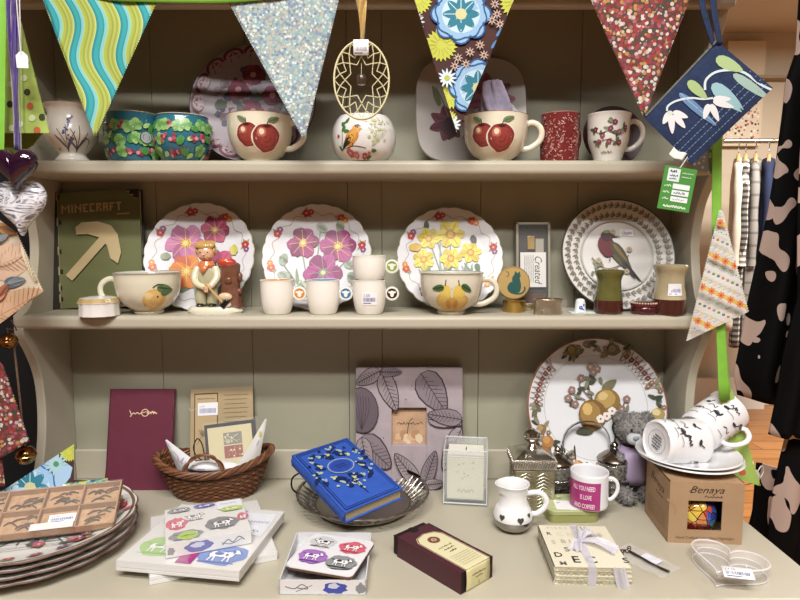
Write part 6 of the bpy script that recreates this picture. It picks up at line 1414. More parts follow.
def pC(a, w, h):
    dog(a, w*.36, h*.66, w*.34, h*.3, None, '#3a3c40', 1, 2); dog(a, w*.14, h*.52, w*.26, h*.36, '#dc5f78', '#c03a58', 1, 3); dog(a, w*.24, h*.16, w*.4, h*.28, '#8d8f94', '#3a3c40', 1, 7); a.blob(w*.26, h*.14, w*.13, h*.11, 0, '#a9c83c', .1); a.scrawl(w*.17, h*.13, w*.18, 4, '#6f8a20', 1.2, 6, 3)
    dog(a, w*.68, h*.33, w*.42, h*.36, '#77797e', '#2c2e32', 1, 4); dog(a, w*.95, h*.42, w*.14, h*.22, '#d04a62', '#b02a48'); dog(a, w*.18, h*.9, w*.3, h*.16, '#9a9ca0', '#3a3c40'); dog(a, w*.5, h*.92, w*.28, h*.13, '#6a6ac0', '#3f3f9a'); a.rect(w*.66, h*.72, w*.98, h*.97, '#e2e4ec'); a.text('Coasters', w*.69, h*.86, w*.06, '#5a5f9a', .4); dog(a, w*.84, h*.7, w*.3, h*.16, '#b7d25c', '#8aa83a')
pack('placemat_pack', 'bottom shrink wrapped placemat pack, turned so its blue dog corner sticks out right', (149, 577), (277, 552), (131, 520), TZ, .0125, 2, pA, group='packs of dog placemats')
pack('placemat_pack', 'wide white placemat pack with green and blue dog prints lying on the bottom pack', (115.5, 560), (238.5, 571), (168, 503), TZ+.0130, .0155, 3, pB, group='packs of dog placemats')
zc_ = TZ+.0130+.0155+.0016; M, w_, h_ = pack('coaster_carton', 'small white carton of coasters with dog prints in clear film, topmost of the placemat stack', (165.5, 545), (251, 530), (147.5, 513), zc_, .020, 1, pC, cat='carton')

# plates at the left front
def a_dp(a):
    a.ring(0, 0, .965, .03, '#7a5a44', 120)
    for i in range(22):
        t = 2*pi*i/22; a.leaf(.84*cos(t), .84*sin(t), .16, .05, t+1.4, ['#6f8a78', '#8a9a6a', '#7a6a5a'][i % 3]); a.flower(.8*cos(t+.1), .8*sin(t+.1), .055, 5, ['#b93a52', '#c9607a', '#9a4a8a', '#d98a3a'][i % 4], '#e9d080')
    for i in range(30): a.stroke([(a.r.uniform(-.6, .6), a.r.uniform(-.6, .0)), (a.r.uniform(-.6, .6), a.r.uniform(-.6, .3))], .012, a.r.choice(['#55605a', '#7a8a7a', '#3f4a44']))
    for i in range(26): x, y = a.r.uniform(-.6, .6), a.r.uniform(-.7, .3); a.leaf(x, y, .13, .05, a.r.random()*6, a.r.choice(['#6f8a78', '#4f6a58'])); a.flower(x, y, .06, 5, a.r.choice(['#a83a52', '#c9607a', '#8a4a7a']), '#e9d080')
    for q in range(4): a.leaf(.86, -.1+q*.1, .14, .05, .4+q, '#c23a4a')
pc = PZ(34, 525, TZ+.034); RP = 93*SCL(pc); labs = ['lowest', 'second lowest', 'third', 'topmost, flowered']
for i in range(4):
    plate('dinner_plate', labs[i]+' plate of the stack at the left front, under the clear topped wooden box', Matrix.Translation((pc.x+.0015*(i % 2), pc.y+.001*i, TZ+.0092*i)) @ Matrix.Rotation(.1*i, 4, 'Z'), RP, '#dcdad6', '#6f5040', a_dp if i == 3 else None, scal=(16, .02), lip=.017, well=.68, seed=5, group='stack of dinner plates')
# clear topped wooden box with six compartments, resting tilted on the plates
A = PZ(-52, 541, TZ+.052); B = PD(113.5, 521.5, 1); B = PZ(113.5, 522, TZ+.052); D = PD(118.5, 480, B.y+.075); Yv = D-B
M = frameM(A, B-A, Yv); w_ = (B-A).length; h_ = Yv.dot(M.to_3x3() @ Vector((0, 1, 0))); th = .013
t = thing('compartment_box', 'wooden box of six compartments with a clear lid and price label, on the plate stack', 'box', M=M)
WD = C('#b98d5c', .6, noise=.15, ns=60); mb = MB(); mb.bx((0, 0, -th), (w_, h_, -th+.0015), WD); nx = 4
for i in range(nx+1): x = (w_-.002)*i/nx; mb.bx((x, 0, -th), (x+.002, h_, -.001), WD)
for j in range(3): y = (h_-.002)*j/2; mb.bx((0, y, -th), (w_, y+.002, -.001), WD)
mb.build('tray', t); mb = MB(); r = random.Random(3)
for i in range(nx):
    for j in range(2):
        cx, cy = w_*(i+.5)/nx, h_*(j+.5)/2; fl = C('#c79c6c', .7, noise=.3, ns=100); 
        mb.bx((cx-w_/nx*.46, cy-h_*.22, -th+.0016), (cx+w_/nx*.46, cy+h_*.22, -th+.003), fl)
        for q in range(9): 
            x0, y0 = cx+r.uniform(-.4, .2)*w_/nx, cy+r.uniform(-.14, .14)*h_; mb.tube(spline([(x0, y0, -th+.004), (x0+.008, y0+.004, -th+.006), (x0+.018, y0+r.uniform(-.004, .008), -th+.004)], 3), .0011, C(['#5d3a22', '#7a4a2a', '#55602f', '#3f2a1c'][(q+i+j) % 4], .7), 5)
mb.build('printed_insert', t)
mb = MB(); F_ = film('#fdeeea', .13); mb.grid(lambda u, v: Vector((-.001+(w_+.002)*u, -.001+(h_+.002)*v, .0006+.0003*sin(u*20))), 12, 6, F_); mb.grid(lambda u, v: Vector((-.001+(w_+.002)*u, -.0012, .0006-(th+.001)*v)), 12, 2, F_); mb.grid(lambda u, v: Vector((w_+.0012, (h_)*u, .0006-(th+.001)*v)), 6, 2, F_)
mb.build('clear_lid', t)
mb = MB(); iM = M.inverted(); c = iM @ PZ(55, 525, TZ+.06); sticker(mb, flatmap((w_*.66, h_*.20, .0012)), .036, .016, 4, price='£3.99', ink='#4a5a9a'); a = Art(mb, flatmap((0, 0, .001)), k=1, base=3e-4); a.rect(w_*.47, -.0006, w_*.74, .012, '#e6e0e0'); mb.build('price_label', t)
# ---------------------------------------------------------------- bunting and hanging things
def hang(mb, pts, d, mt, rip=.004, n=26, ph=0, teeth=True, lean_=0, th=0):
    """cloth triangle / quad from photo corners at depth d: pts = top-left, top-right, tip(s)"""
    if len(pts) == 3: tl, tr, br = pts; bl = br
    else: tl, tr, br, bl = pts
    def q(u, v):
        ax = tl[0]+(bl[0]-tl[0])*v; ay = tl[1]+(bl[1]-tl[1])*v; bx_ = tr[0]+(br[0]-tr[0])*v; by = tr[1]+(br[1]-tr[1])*v
        return (ax+(bx_-ax)*u, ay+(by-ay)*u)
    def f(u, v):
        px, py = q(u, v); return cloth(px, py, d, rip, ph, lean_)
    mb.grid(f, n, n, mt)
    if teeth:
        for side in (0, 1):
            L = hypot(*(Vector(q(side, 1))-Vector(q(side, 0)))); k = int(L/2.6)
            for i in range(k):
                a = q(side, i/k); b = q(side, (i+1)/k); m_ = ((a[0]+b[0])/2+(-1 if side == 0 else 1)*1.3, (a[1]+b[1])/2)
                mb.add([cloth(*a, d, rip, ph, lean_), cloth(*b, d, rip, ph, lean_), cloth(*m_, d, rip, ph, lean_)], [(0, 1, 2)], mt)
    return f
def cloth(px, py, d, rip, ph, lean_=0, o=0):
    p = PD(px, py, d); e = rip*sin(px*.11+ph+py*.02)*(.35+.65*min(1, max(0, py/140)))+rip*.35*sin(px*.05-py*.06+ph)
    q = PD(px, py, d+e+lean_*(py-100)*.001-o); return q
def stripes_mat():
    m, nt, b, tc = node_mat('wavy_stripes', .85)
    s = nt.nodes.new('ShaderNodeSeparateXYZ'); nt.links.new(tc.outputs['Object'], s.inputs[0])
    def M_(op, a, b_): 
        n = nt.nodes.new('ShaderNodeMath'); n.operation = op
        for i, v in enumerate((a, b_)):
            if v is None: continue
            if isinstance(v, (int, float)): n.inputs[i].default_value = v
            else: nt.links.new(v, n.inputs[i])
        return n.outputs[0]
    sn = M_('SINE', M_('MULTIPLY', s.outputs[2], 56.0), None); x = M_('ADD', s.outputs[0], M_('MULTIPLY', sn, .0085)); x = M_('ADD', x, M_('MULTIPLY', s.outputs[2], .12))
    fr = M_('FRACT', M_('MULTIPLY', M_('ADD', x, 5.0), 1/.0345), None)
    r = ramp(nt, [(0, '#0c8f96'), (.07, '#12a5ad'), (.24, '#0d959c'), (.30, '#7cc6cc'), (.42, '#a4cf6e'), (.47, '#a9b53c'), (.60, '#96a42e'), (.68, '#b0bd48'), (.78, '#9aa834'), (.86, '#b3c04c'), (.93, '#c9d684'), (.965, '#0c8f96')])
    nt.links.new(fr, r.inputs[0]); nt.links.new(r.outputs[0], b.inputs['Base Color']); return m
LIME = C('#7dc422', .6, noise=.08, ns=60); CAL = dots_mat('red_calico', '#4a4033', ['#9a2c2a', '#c4aea6', '#8a3044', '#a84a38', '#7a2228', '#a85a68', '#8d2626', '#b8863a', '#963338', '#d2c6bc'], 190, .60)
PALE = dots_mat('pale_calico', '#8aa3aa', ['#c4cfca', '#7288a4', '#aeb09a', '#86b0b6', '#d2d8d2', '#8a90ac', '#a4b8b6', '#b8b09c'], 260, .60)
GDOT = dots_mat('green_dots', '#9fc24e', ['#dfe8c0', '#c9a04a', '#dfe8c0', '#b5d26a', '#3f4a2a', '#c9603a', '#e6ecc8', '#b5d26a'], 42, .26)
B1 = thing('bunting', 'fabric bunting of patterned flags on lime green tape hung across the top of the dresser', 'bunting', loc=(0, 0, 0))
DF = .932
tape = [(-30, -18), (40, -14), (100, -5), (160, -2), (235, -2), (300, -9), (335, -12), (400, -24), (470, -26), (520, -18), (590, -14), (640, -13), (700, -16)]
mb = MB(); P = spline(tape, 6); P = [PD(x, y, DF-.004) for x, y in P]; w2 = .0062
vs = []; 
for p_ in P: vs += [p_+Vector((0, 0, w2)), p_+Vector((0, 0, -w2))]
mb.add(vs, [(2*i, 2*i+1, 2*i+3, 2*i+2) for i in range(len(P)-1)], LIME); mb.build('tape', B1, solid=.0012)
mb = MB(); hang(mb, [(40, -10), (157, 0), (95, 136)], DF, stripes_mat(), .004, ph=.5); mb.build('flag', B1, solid=.0008)['label'] = 'teal and lime wavy striped flag'
mb = MB(); hang(mb, [(228, 0), (341, -12), (304, 139)], DF, PALE, .003, ph=2); mb.build('flag', B1, solid=.0008)['label'] = 'pale blue dotted flag'
mb = MB(); hang(mb, [(585, -14), (694, -14), (644, 116)], DF, CAL, .003, ph=1); mb.build('flag', B1, solid=.0008)['label'] = 'red flowered flag'
BRN = C('#4a2a26', .85)
def retro(a, cl):
    a.clip = cl; Y = '#c3c832'; LB = '#8fb9dd'; BL = '#1f5c9c'; TL = '#1f7a92'
    def spiky(x, y, r, n=22):
        a.shape(x, y, lambda t: ((r*(1+.13*(1 if int(round(t/(2*pi)*n*2)) % 2 else -1)))*cos(t), (r*(1+.13*(1 if int(round(t/(2*pi)*n*2)) % 2 else -1)))*sin(t)), Y, n*2); 
        for i in range(14): a.stroke([(x+r*.3*cos(i*.45), y+r*.3*sin(i*.45)), (x+r*.8*cos(i*.45), y+r*.8*sin(i*.45))], r*.05, '#a8ad20')
    def bigf(x, y, r):
        for i in range(8): t = 2*pi*i/8; a.blob(x+.66*r*cos(t), y+.66*r*sin(t), r*.4, r*.36, t, BL, 0, 14)
        for i in range(8): t = 2*pi*i/8; a.blob(x+.64*r*cos(t), y+.64*r*sin(t), r*.36, r*.31, t, LB, 0, 14)
        a.blob(x, y, r*.66, None, 0, '#b9d6e6', 0, 24)
        for i in range(8): t = 2*pi*i/8; a.leaf(x+.12*r*cos(t), y+.12*r*sin(t), r*.52, r*.3, t, TL); a.stroke([(x+.2*r*cos(t), y+.2*r*sin(t)), (x+.6*r*cos(t), y+.6*r*sin(t))], r*.03, '#b9d6e6')
        a.ring(x, y, r*.86, r*.05, BL, 40, wave=.05, nw=8); a.blob(x, y, r*.2, None, 0, '#c9c890', 0, 12)
    return spiky, bigf
mb = MB(); tri = [(405, -30), (524, -24), (457, 133)]; hang(mb, tri, DF, BRN, .004, ph=3)
a = Art(mb, lambda u, v, o: cloth(u, v, DF, .004, 3, 0, o), base=9e-4, step=3e-5, rough=.85); sp, bf = retro(a, tri)
sp(418, 0, 13); sp(441, 45, 15); sp(516, 2, 15); sp(450, 96, 12); sp(448, 120, 9); bf(461, 14, 29); bf(478, 88, 28)
for x, y in ((458, 58), (470, 52), (480, 45), (466, 64), (455, 66), (484, 55), (495, 4), (497, 14), (500, 24), (492, 20), (418, 16)): a.daisy(x, y, 5, 8, '#d9c2b0', '#7a3a2c', .2)
for x, y in ((447, 78), (415, 22), (452, 125)):
    for i in range(12): a.leaf(x, y, 10, 2.6, 2*pi*i/12, '#cfe0e8')
    a.blob(x, y, 3, None, 0, '#b5bd3a', 0, 8)
for x, y in ((500, 40), (505, 28)): a.leaf(x, y, 14, 6, 1.2, '#1f5c9c'); a.leaf(x, y, 12, 5, 2.4, '#3f86c4'); a.stroke([(x-4, y+8), (x, y+2), (x+5, y+6)], 1.4, '#d9e6ee')
mb.build('flag', B1, solid=.0)['label'] = 'brown flag with big blue and yellow retro flowers'
mb = MB(); hang(mb, [(497, -26), (592, -14), (545, -4)], DF+.003, C('#a8a55a', .85, noise=.2, ns=40), .002); mb.build('flag', B1)
# left hanging end: dotted green flag and lime tape
B2 = thing('bunting', 'left bunting end with a green spotted flag and a lime tape hanging down', 'bunting', loc=(0, 0, 0))
mb = MB(); GS = C('#a3bd4c', .85, noise=.2, ns=30); quad = [(18, -20), (24, -20), (48, 133), (-12, 133)]; hang(mb, [(12, -10), (20, 20), (49, 133), (-14, 133)], .90, GS, .004)
a = Art(mb, lambda u, v, o: cloth(u, v, .90, .004, 0, 0, o), base=8e-4, rough=.85); a.clip = [(12, -10), (20, 20), (49, 133), (-14, 133)]
for x, y, c in ((27, 92, '#3a3a22'), (30, 106, '#c2562e'), (10, 104, '#2f3020'), (24, 78, '#cfd9a0'), (32, 118, '#cfd9a0'), (20, 124, '#d6dcb0'), (42, 117, '#3a3a22'), (37, 130, '#c2562e'), (12, 84, '#d6dcb0'), (12, 128, '#d6dcb0'), (26, 60, '#d6dcb0'), (18, 40, '#6a8a3a')):
    a.blob(x, y, 3.4, None, 0, c, 0, 14)
mb.build('flag', B2, solid=0)
mb = MB(); hang(mb, [(-10, 128), (46, 128), (32, 146), (6, 162)], .93, C('#7d8c34', .85, noise=.2), .003); mb.build('flag', B2)
mb = MB(); hang(mb, [(-6, -20), (7, -20), (4, 155), (-8, 160)], .87, LIME, .003, teeth=False); mb.build('tape', B2, solid=.001)
# right bunting
B3 = thing('bunting', 'right bunting end: lime tape with a white patterned flag beside the dresser', 'bunting', loc=(0, 0, 0))
DR = .975
mb = MB(); hang(mb, [(712, 128), (722, 128), (721, 230), (712, 235)], DR, LIME, .003, n=10, teeth=False); hang(mb, [(712, 232), (719, 232), (730, 400), (719, 400)], DR+.004, LIME, .002, n=10, teeth=False); mb.build('tape', B3, solid=.001)
mb = MB(); hang(mb, [(708, 140), (716, 142), (712, 174), (690, 168)], DR+.006, dots_mat('grey_dots', '#8d8d84', ['#cfcfc4', '#dcdcd0'], 130, .3), .001, n=10, teeth=False); mb.build('flag', B3)['label'] = 'grey dotted flag'
def rot45(p, c, t): return (c[0]+(p[0]-c[0])*cos(t)-(p[1]-c[1])*sin(t), c[1]+(p[0]-c[0])*sin(t)+(p[1]-c[1])*cos(t))
mb = MB(); fl = [(720, 210), (722, 210), (748, 312), (687, 341)]; hang(mb, fl, DR-.006, C('#d9d6d0', .85), .004)
a = Art(mb, lambda u, v, o: cloth(u, v, DR-.006, .004, 0, 0, o), base=8e-4, rough=.85, seed=5); a.clip = fl
for row in range(-4, 14):
    for i in range(-3, 14):
        x, y = rot45((700+i*5.2, 225+row*8.2), (715, 270), -.42+.85)
        k = row % 4
        if k == 0: a.daisy(x, y, 4.4, 8, '#d9822a', '#c23a3a', .5) if i % 2 == 0 else a.blob(x, y, 2.2, None, 0, '#d8b82a', .1, 8)
        elif k == 1: a.blob(x, y, 1.0, None, 0, '#5aa8b8', 0, 6); a.blob(x+2, y+2, .7, None, 0, '#8fb83a', 0, 6)
        elif k == 2: a.rect(x-1.6, y-1.2, x+1.2, y+1.2, ['#5a6f78', '#c2762e', '#8a8f94', '#6a8a3a'][i % 4])
        else: a.stroke([(x-2, y-2), (x+2, y), (x-2, y+2)], .8, ['#d8b82a', '#9ab0b8'][i % 2])
mb.build('flag', B3)['label'] = 'white flag with small orange flowers'
mb = MB(); fl2 = [(719, 388), (731, 388), (760, 486), (735, 478)]; hang(mb, fl2, DR+.012, GDOT, .004, n=20); hang(mb, [(716, 330), (722, 330), (731, 390), (719, 390)], DR+.010, LIME, .002, n=8, teeth=False)
mb.build('flag', B3)['label'] = 'green dotted flag'
mb = MB(); p = PD(755, 477, DR+.02); mb.ell(p, (.008, .008, .013), C('#c4bcb4', .4, noise=.2), 12, 8, wob=.1); mb.tube(spline([p, p+Vector((.012, .004, .018)), p+Vector((.02, .01, .004)), p+Vector((.004, .006, -.012)), p+Vector((-.03, .0, -.016))], 5), .0009, C('#d9d2c9', .5), 6); mb.build('cord', B3)

# dream catcher ornament on a gold ribbon
dd = .86; c = PD(361.5, 80, dd); s = SCL(c); t = thing('wire_ornament', 'oval cream wire web ornament with a brown bead, hanging on gold ribbon', 'ornament', loc=c)
CW = C('#d8cf9c', .35, coat=.4); rx, ry = 27.5*s, 38*s
mb = MB()
for k, rr in ((0, .0013), (1, .0011)): mb.tube([(rx*(1-.0*k)*cos(q), .004*k, ry*sin(q)) for q in [2*pi*i/72 for i in range(72)]], rr, CW, 6, closed=True)
mb.build('oval_ring', t)
mb = MB(); n = 16; lay = [(1, 0), (.80, .5), (.60, 0), (.42, .5)]
for li in range(3):
    k0, o0 = lay[li]; k1, o1 = lay[li+1]
    for i in range(n if li < 2 else 8):
        nn = n if li < 2 else 8
        t0 = 2*pi*(i+o0)/nn; 
        for dq in (-.5, .5): t1 = 2*pi*(i+o0+dq)/nn; mb.tube([(rx*k0*cos(t0), 0, ry*k0*sin(t0)), (rx*k1*cos(t1), .001, ry*k1*sin(t1))], .0007, CW, 5)
mb.tube([(0, 0, ry*.42), (0, 0, 0)], .0004, CW, 5); mb.build('web', t)
mb = MB(); mb.lathe([(0, -5*s), (4*s, -4.4*s), (4.8*s, -2*s), (4.8*s, 2.5*s), (3.8*s, 4.8*s), (0, 5.2*s)], C('#4a3428', .25, noise=.3, ns=200), 16, c=(.0, 0, 0)); mb.build('bead', t)
mb = MB(); GR = C('#b8923a', .4, sheen=.3)
mb.grid(lambda u, v: PD(352+16*u+(2-6*u)*v+5*sin(v*2.6)*(1-u)*.6+2.5*v*(1-u)*2, -15+56*v, dd-.002+.003*sin(u*6+v*8))-c, 8, 24, GR); mb.build('ribbon', t, solid=.0006)
mb = MB(); cc_ = PD(361, 47.5, dd-.006)-c; sticker(mb, flatmap(cc_, (1, 0, 0), (0, 0, 1)), 15*s, 15*s, 8, price='3.00', ink='#6a6470'); mb.build('price_label', t, solid=.0004)

# denim pouch with appliqué snowdrops
dp_ = .90; TL_, TR_, BR_, BL_ = (717, 41), (773, 88), (692, 165), (643, 117)
c = PD(708, 103, dp_); t = thing('denim_pouch', 'dark blue denim pouch with stitched white snowdrops hanging by its strap', 'pouch', loc=c)
mb = MB(); DN = C('#1d3056', .9, noise=.3, ns=160, bump=.3, bs=400)
def puff(u, v, sg):
    x = BL_[0]+(TL_[0]-BL_[0])*u+(BR_[0]-BL_[0])*v; y = BL_[1]+(TL_[1]-BL_[1])*u+(BR_[1]-BL_[1])*v
    x += (TR_[0]-TL_[0]-(BR_[0]-BL_[0]))*u*v; y += (TR_[1]-TL_[1]-(BR_[1]-BL_[1]))*u*v
    return PD(x, y, dp_-sg*.006*(sin(pi*u)*sin(pi*v))**.5-sg*.0008)-c
mb.grid(lambda u, v: puff(u, v, 1), 24, 18, DN); mb.grid(lambda u, v: puff(u, v, -1), 24, 18, DN); mb.build('body', t)
mb = MB(); e1 = (TL_[0]-BL_[0], TL_[1]-BL_[1]); e2 = (BR_[0]-BL_[0], BR_[1]-BL_[1]); dt_ = e1[0]*e2[1]-e1[1]*e2[0]
def pmap(x, y, o):
    dx, dy = x-BL_[0], y-BL_[1]; u = (dx*e2[1]-dy*e2[0])/dt_; v = (e1[0]*dy-e1[1]*dx)/dt_
    u = min(.999, max(.001, u)); v = min(.999, max(.001, v)); return PD(x, y, dp_-.0062*(sin(pi*u)*sin(pi*v))**.5-.0011-o)-c
a = Art(mb, pmap, base=2e-4, step=6e-6, rough=.9, seed=4)
quadp = [BL_, TL_, TR_, BR_]
a.clip = quadp
for o_ in (.62, .72, .80, .9): 
    p0 = (BL_[0]+(BR_[0]-BL_[0])*o_, BL_[1]+(BR_[1]-BL_[1])*o_); p1 = (TL_[0]+(TR_[0]-TL_[0])*o_, TL_[1]+(TR_[1]-TL_[1])*o_)
    n_ = 26
    for i in range(n_): x0, y0 = p0[0]+(p1[0]-p0[0])*i/n_, p0[1]+(p1[1]-p0[1])*i/n_; a.stroke([(x0, y0), (x0+(p1[0]-p0[0])/n_*.7, y0+(p1[1]-p0[1])/n_*.7)], .6, '#7d9cc0', sp=False)
a.stroke([(667, 111), (668, 106), (676, 101), (690, 98), (703, 99), (713, 98)], 2, '#c9d6dc'); a.stroke([(705, 90), (706, 80), (716, 72), (732, 70), (745, 73), (760, 84), (772, 90)], 2.4, '#c9d9de')
a.leaf(679, 93, 50, 8, .72, '#5f84b0'); a.stroke([(680, 93), (697, 108), (716, 124)], .8, '#8fb0cc')
a.leaf(688, 81, 26, 10, .75, '#9fb878'); a.leaf(716, 58, 30, 12, .45, '#a3bd80'); a.leaf(712, 84, 42, 14, .72, '#8fbcc4'); a.leaf(733, 74, 46, 9, .6, '#9ab8ac')
for x, y, r, L in ((670, 112, 2.1, 14), (671, 114, 1.5, 20), (674, 114, .9, 18), (673, 112, .35, 16), (709, 104, 1.9, 16), (711, 104, 1.15, 19), (713, 101, .3, 22), (713, 99, .0, 18)): a.leaf(x, y, L, 6.5, r, '#dcdde0')
a.blob(670, 113, 3, 2.4, 0, '#c9d6c0'); mb.build('applique', t)
mb = MB(); mb.tube([PD(644+1.5, 116, dp_-.002)-c, PD(716, 41.5, dp_-.002)-c], .0016, C('#6a6f6a', .5, noise=.4, ns=300), 6); mb.build('zip', t)
mb = MB()
for x0, x1, y1 in ((696, 712, 44), (708, 718, 42)):
    mb.grid(lambda u, v: PD(x0+(x1-x0)*v**1.6+7*u*(1-.3*v), -20+(y1+22)*v, dp_-.004+.003*u-.002*sin(v*5+x0))-c, 4, 20, DN)
mb.build('strap', t, solid=.0014)
mb = MB(); mb.grid(lambda u, v: PD(674+13*u-5*v, 147+8*u+7*v+1.5*sin(u*5), dp_-.0095-.002*v)-c, 8, 6, C('#e9e2da', .7)); a = Art(mb, lambda u, v, o: PD(674+13*u-5*v, 147+8*u+7*v+1.5*sin(u*5), dp_-.0098-.002*v-o)-c, rough=.7)
mb.build('care_label', t, solid=.0004)
# green card tag
dt = .885; cs = [(666, 165), (698, 170), (686, 213), (657, 208)]; c = PD(677, 189, dt); t = thing('price_tag', 'bright green card tag with white boxes hanging below the denim pouch', 'tag', loc=c)
TL3, TR3, BL3 = PD(*cs[0], dt)-c, PD(*cs[1], dt)-c, PD(*cs[3], dt)-c; X = TR3-TL3; Y = TL3-BL3; Mx = frameM(BL3, X, Y); w_ = X.length; h_ = Y.length
mb = MB(); W_, H_ = 32, 44; kx, ky = w_/W_, h_/H_
def cm(u, v, o): return Mx @ Vector((u*kx, v*ky, o))
vs = [Mx @ Vector(q) for q in ((0, 0, 0), (w_, 0, 0), (w_, h_, 0), (0, h_, 0), (0, 0, -.0006), (w_, 0, -.0006), (w_, h_, -.0006), (0, h_, -.0006))]
mb.add(vs, [(0, 1, 2, 3), (7, 6, 5, 4), (0, 4, 5, 1), (1, 5, 6, 2), (2, 6, 7, 3), (3, 7, 4, 0)], C('#3f8f2f', .5), False)
a = Art(mb, cm, rough=.5); a.rect(4, 29, 16, 42, '#d6e2e6'); a.scrawl(6, 38, 7, 2.2, '#3a4a4a', .9, 3, 1); a.scrawl(6, 34, 8, 1.8, '#3a4a4a', .7, 4, 2); a.scrawl(6, 31, 7, 1.4, '#3a4a4a', .6, 4, 3)
for y, l in ((22, 'Size'), (15.5, 'Price'), (9, 'Code')): a.scrawl(3, y+1.4, 6, 1.8, '#cfe6c4', .8, 3, int(y)); a.rect(11, y, 28, y+5, '#e4e8ea')
a.scrawl(13, 17, 12, 2.4, '#4a4f7a', .6, 5, 2); a.scrawl(13, 10.6, 12, 1.6, '#8a8fa0', .4, 6, 3)
a.scrawl(5, 2.8, 22, 2.2, '#dff0d4', 1.1, 9, 6); a.scrawl(18, 38, 11, 1, '#cfe6c4', .5, 8, 4); a.scrawl(18, 34, 9, 1, '#cfe6c4', .5, 8, 5)
mb.build('card', t); mb = MB(); mb.tube([PD(680, 168, dt-.002)-c, PD(687, 158, .898)-c, PD(690, 150, .905)-c], .0006, C('#e9e9e4', .6), 6); mb.build('string', t)

# glass hearts on ribbons
def puffheart(mb, w, h, dpt, mt, n=40, r=12):
    O = heart(n, w/32); cy = 15*w/32; ys = h/(w*.92)
    rings = []
    for i in range(r*2+1):
        q = -pi/2+pi*i/(r*2); rings.append([(x*cos(q)**.75 if cos(q) > 0 else 0, dpt*sin(q), (cy+(y-cy)*(cos(q)**.75 if cos(q) > 1e-6 else 0))*ys) for x, y in O])
    vs = [v for R_i in rings for v in R_i]; fs = [(a*n+i, a*n+(i+1) % n, (a+1)*n+(i+1) % n, (a+1)*n+i) for a in range(2*r) for i in range(n)]
    mb.add(vs, fs, mt)
def hheart(px0, px1, py0, py1, d, mt, name, label):
    b = PD((px0+px1)/2, py1, d); s = SCL(b); t = thing(name, label, 'heart', loc=b); mb = MB(); puffheart(mb, (px1-px0)*s, (py1-py0)*s, .016, mt); mb.build('glass', t); return t, b, s
t, b, s = hheart(-4, 39, 149, 190, .86, C('#2c0b28', .06, coat=1, noise=.35, ns=40), 'purple_heart', 'dark purple glass heart hanging above the clear swirled heart')
mb = MB(); PR = C('#4a2f86', .45, sheen=.4, noise=.2, ns=40)
for x0, x1, w in ((9, 18, 4.5), (14, 16, 4)): mb.grid(lambda u, v: PD(x0+(x1-x0)*v+w*(u-.5)*2*(1.1-.7*v), -20+170*v, .858+.003*sin(u*5+v*9+x0))-b, 5, 26, PR)
mb.build('ribbon', t, solid=.0008)
def swirl():
    m, nt, bb, tc = node_mat('swirled_glass', .06); n = nt.nodes.new('ShaderNodeTexNoise'); n.inputs['Scale'].default_value = 26; n.inputs['Detail'].default_value = 3; n.inputs['Distortion'].default_value = 3.2
    mp = nt.nodes.new('ShaderNodeMapping'); mp.inputs['Scale'].default_value = (.7, 1, 2.4); mp.inputs['Rotation'].default_value = (0, .4, 0); nt.links.new(tc.outputs['Object'], mp.inputs[0]); nt.links.new(mp.outputs[0], n.inputs[0])
    r = ramp(nt, [(0, '#4a4c58'), (.40, '#6f7280'), (.46, '#c9cad6'), (.53, '#f2f2f6'), (.60, '#a9abb8'), (.66, '#5a5c68')], 'LINEAR'); nt.links.new(n.outputs[0], r.inputs[0]); nt.links.new(r.outputs[0], bb.inputs['Base Color']); bb.inputs['Coat Weight'].default_value = 1; return m
t, b, s = hheart(-3, 49, 181, 236, .885, swirl(), 'swirled_heart', 'clear glass heart with white and grey swirls, hanging under the purple heart')
mb = MB(); mb.tube([PD(22, 186, .885)-b, PD(19, 60, .89)-b, PD(15, -20, .88)-b], .0009, C('#a9a4a8', .5), 6); mb.build('cord', t)
# white swing tag
c = PD(22, 60, .85); s = SCL(c); t = thing('swing_tag', 'small blank white swing tag on cords at the top left', 'tag', loc=c); mb = MB(); mb.prism([(-5.5*s, -7.5*s), (6*s, -8*s), (6*s, 4*s), (1*s, 8.5*s), (-2*s, 8*s), (-6*s, 4.5*s)], -.0003, .0003, C('#f2f0f4', .6), M=Matrix.Rotation(pi/2, 3, 'X')); mb.build('card', t)
mb = MB(); mb.tube([PD(21, 54, .849)-c, PD(18, 20, .85)-c, PD(15, -20, .85)-c], .0008, C('#d9d2d9', .5), 6); mb.tube([PD(21, 54, .851)-c, PD(20, 20, .853)-c, PD(19, -20, .853)-c], .0008, C('#d9d2d9', .5), 6); mb.build('cord', t)

# feather printed scarf
def feather(a, x, y, L, W, r, c, c2):
    a.leaf(x, y, L, W, r, c)
    for i in range(12): q = i/13; a.stroke([(x+cos(r)*L*q, y+sin(r)*L*q), (x+cos(r)*L*(q+.1)+cos(r+1.4)*W*.42*sin(pi*q), y+sin(r)*L*(q+.1)+sin(r+1.4)*W*.42*sin(pi*q))], .7, c2, sp=False); a.stroke([(x+cos(r)*L*q, y+sin(r)*L*q), (x+cos(r)*L*(q+.1)+cos(r-1.4)*W*.42*sin(pi*q), y+sin(r)*L*(q+.1)+sin(r-1.4)*W*.42*sin(pi*q))], .7, c2, sp=False)
    a.stroke([(x, y), (x+cos(r)*L, y+sin(r)*L)], .9, c2)
t = thing('feather_flag', 'cream flag printed with peach and slate feathers hanging at the left edge', 'flag', loc=(0, 0, 0))
mb = MB(); ql = [(-20, 205), (16, 232), (43, 292), (-14, 334)]; hang(mb, ql, .90, C('#d8c9ae', .8, noise=.12, ns=30), .006, ph=1)
a = Art(mb, lambda u, v, o: cloth(u, v, .90, .006, 1, 0, o), base=8e-4, rough=.8, seed=3); a.clip = ql
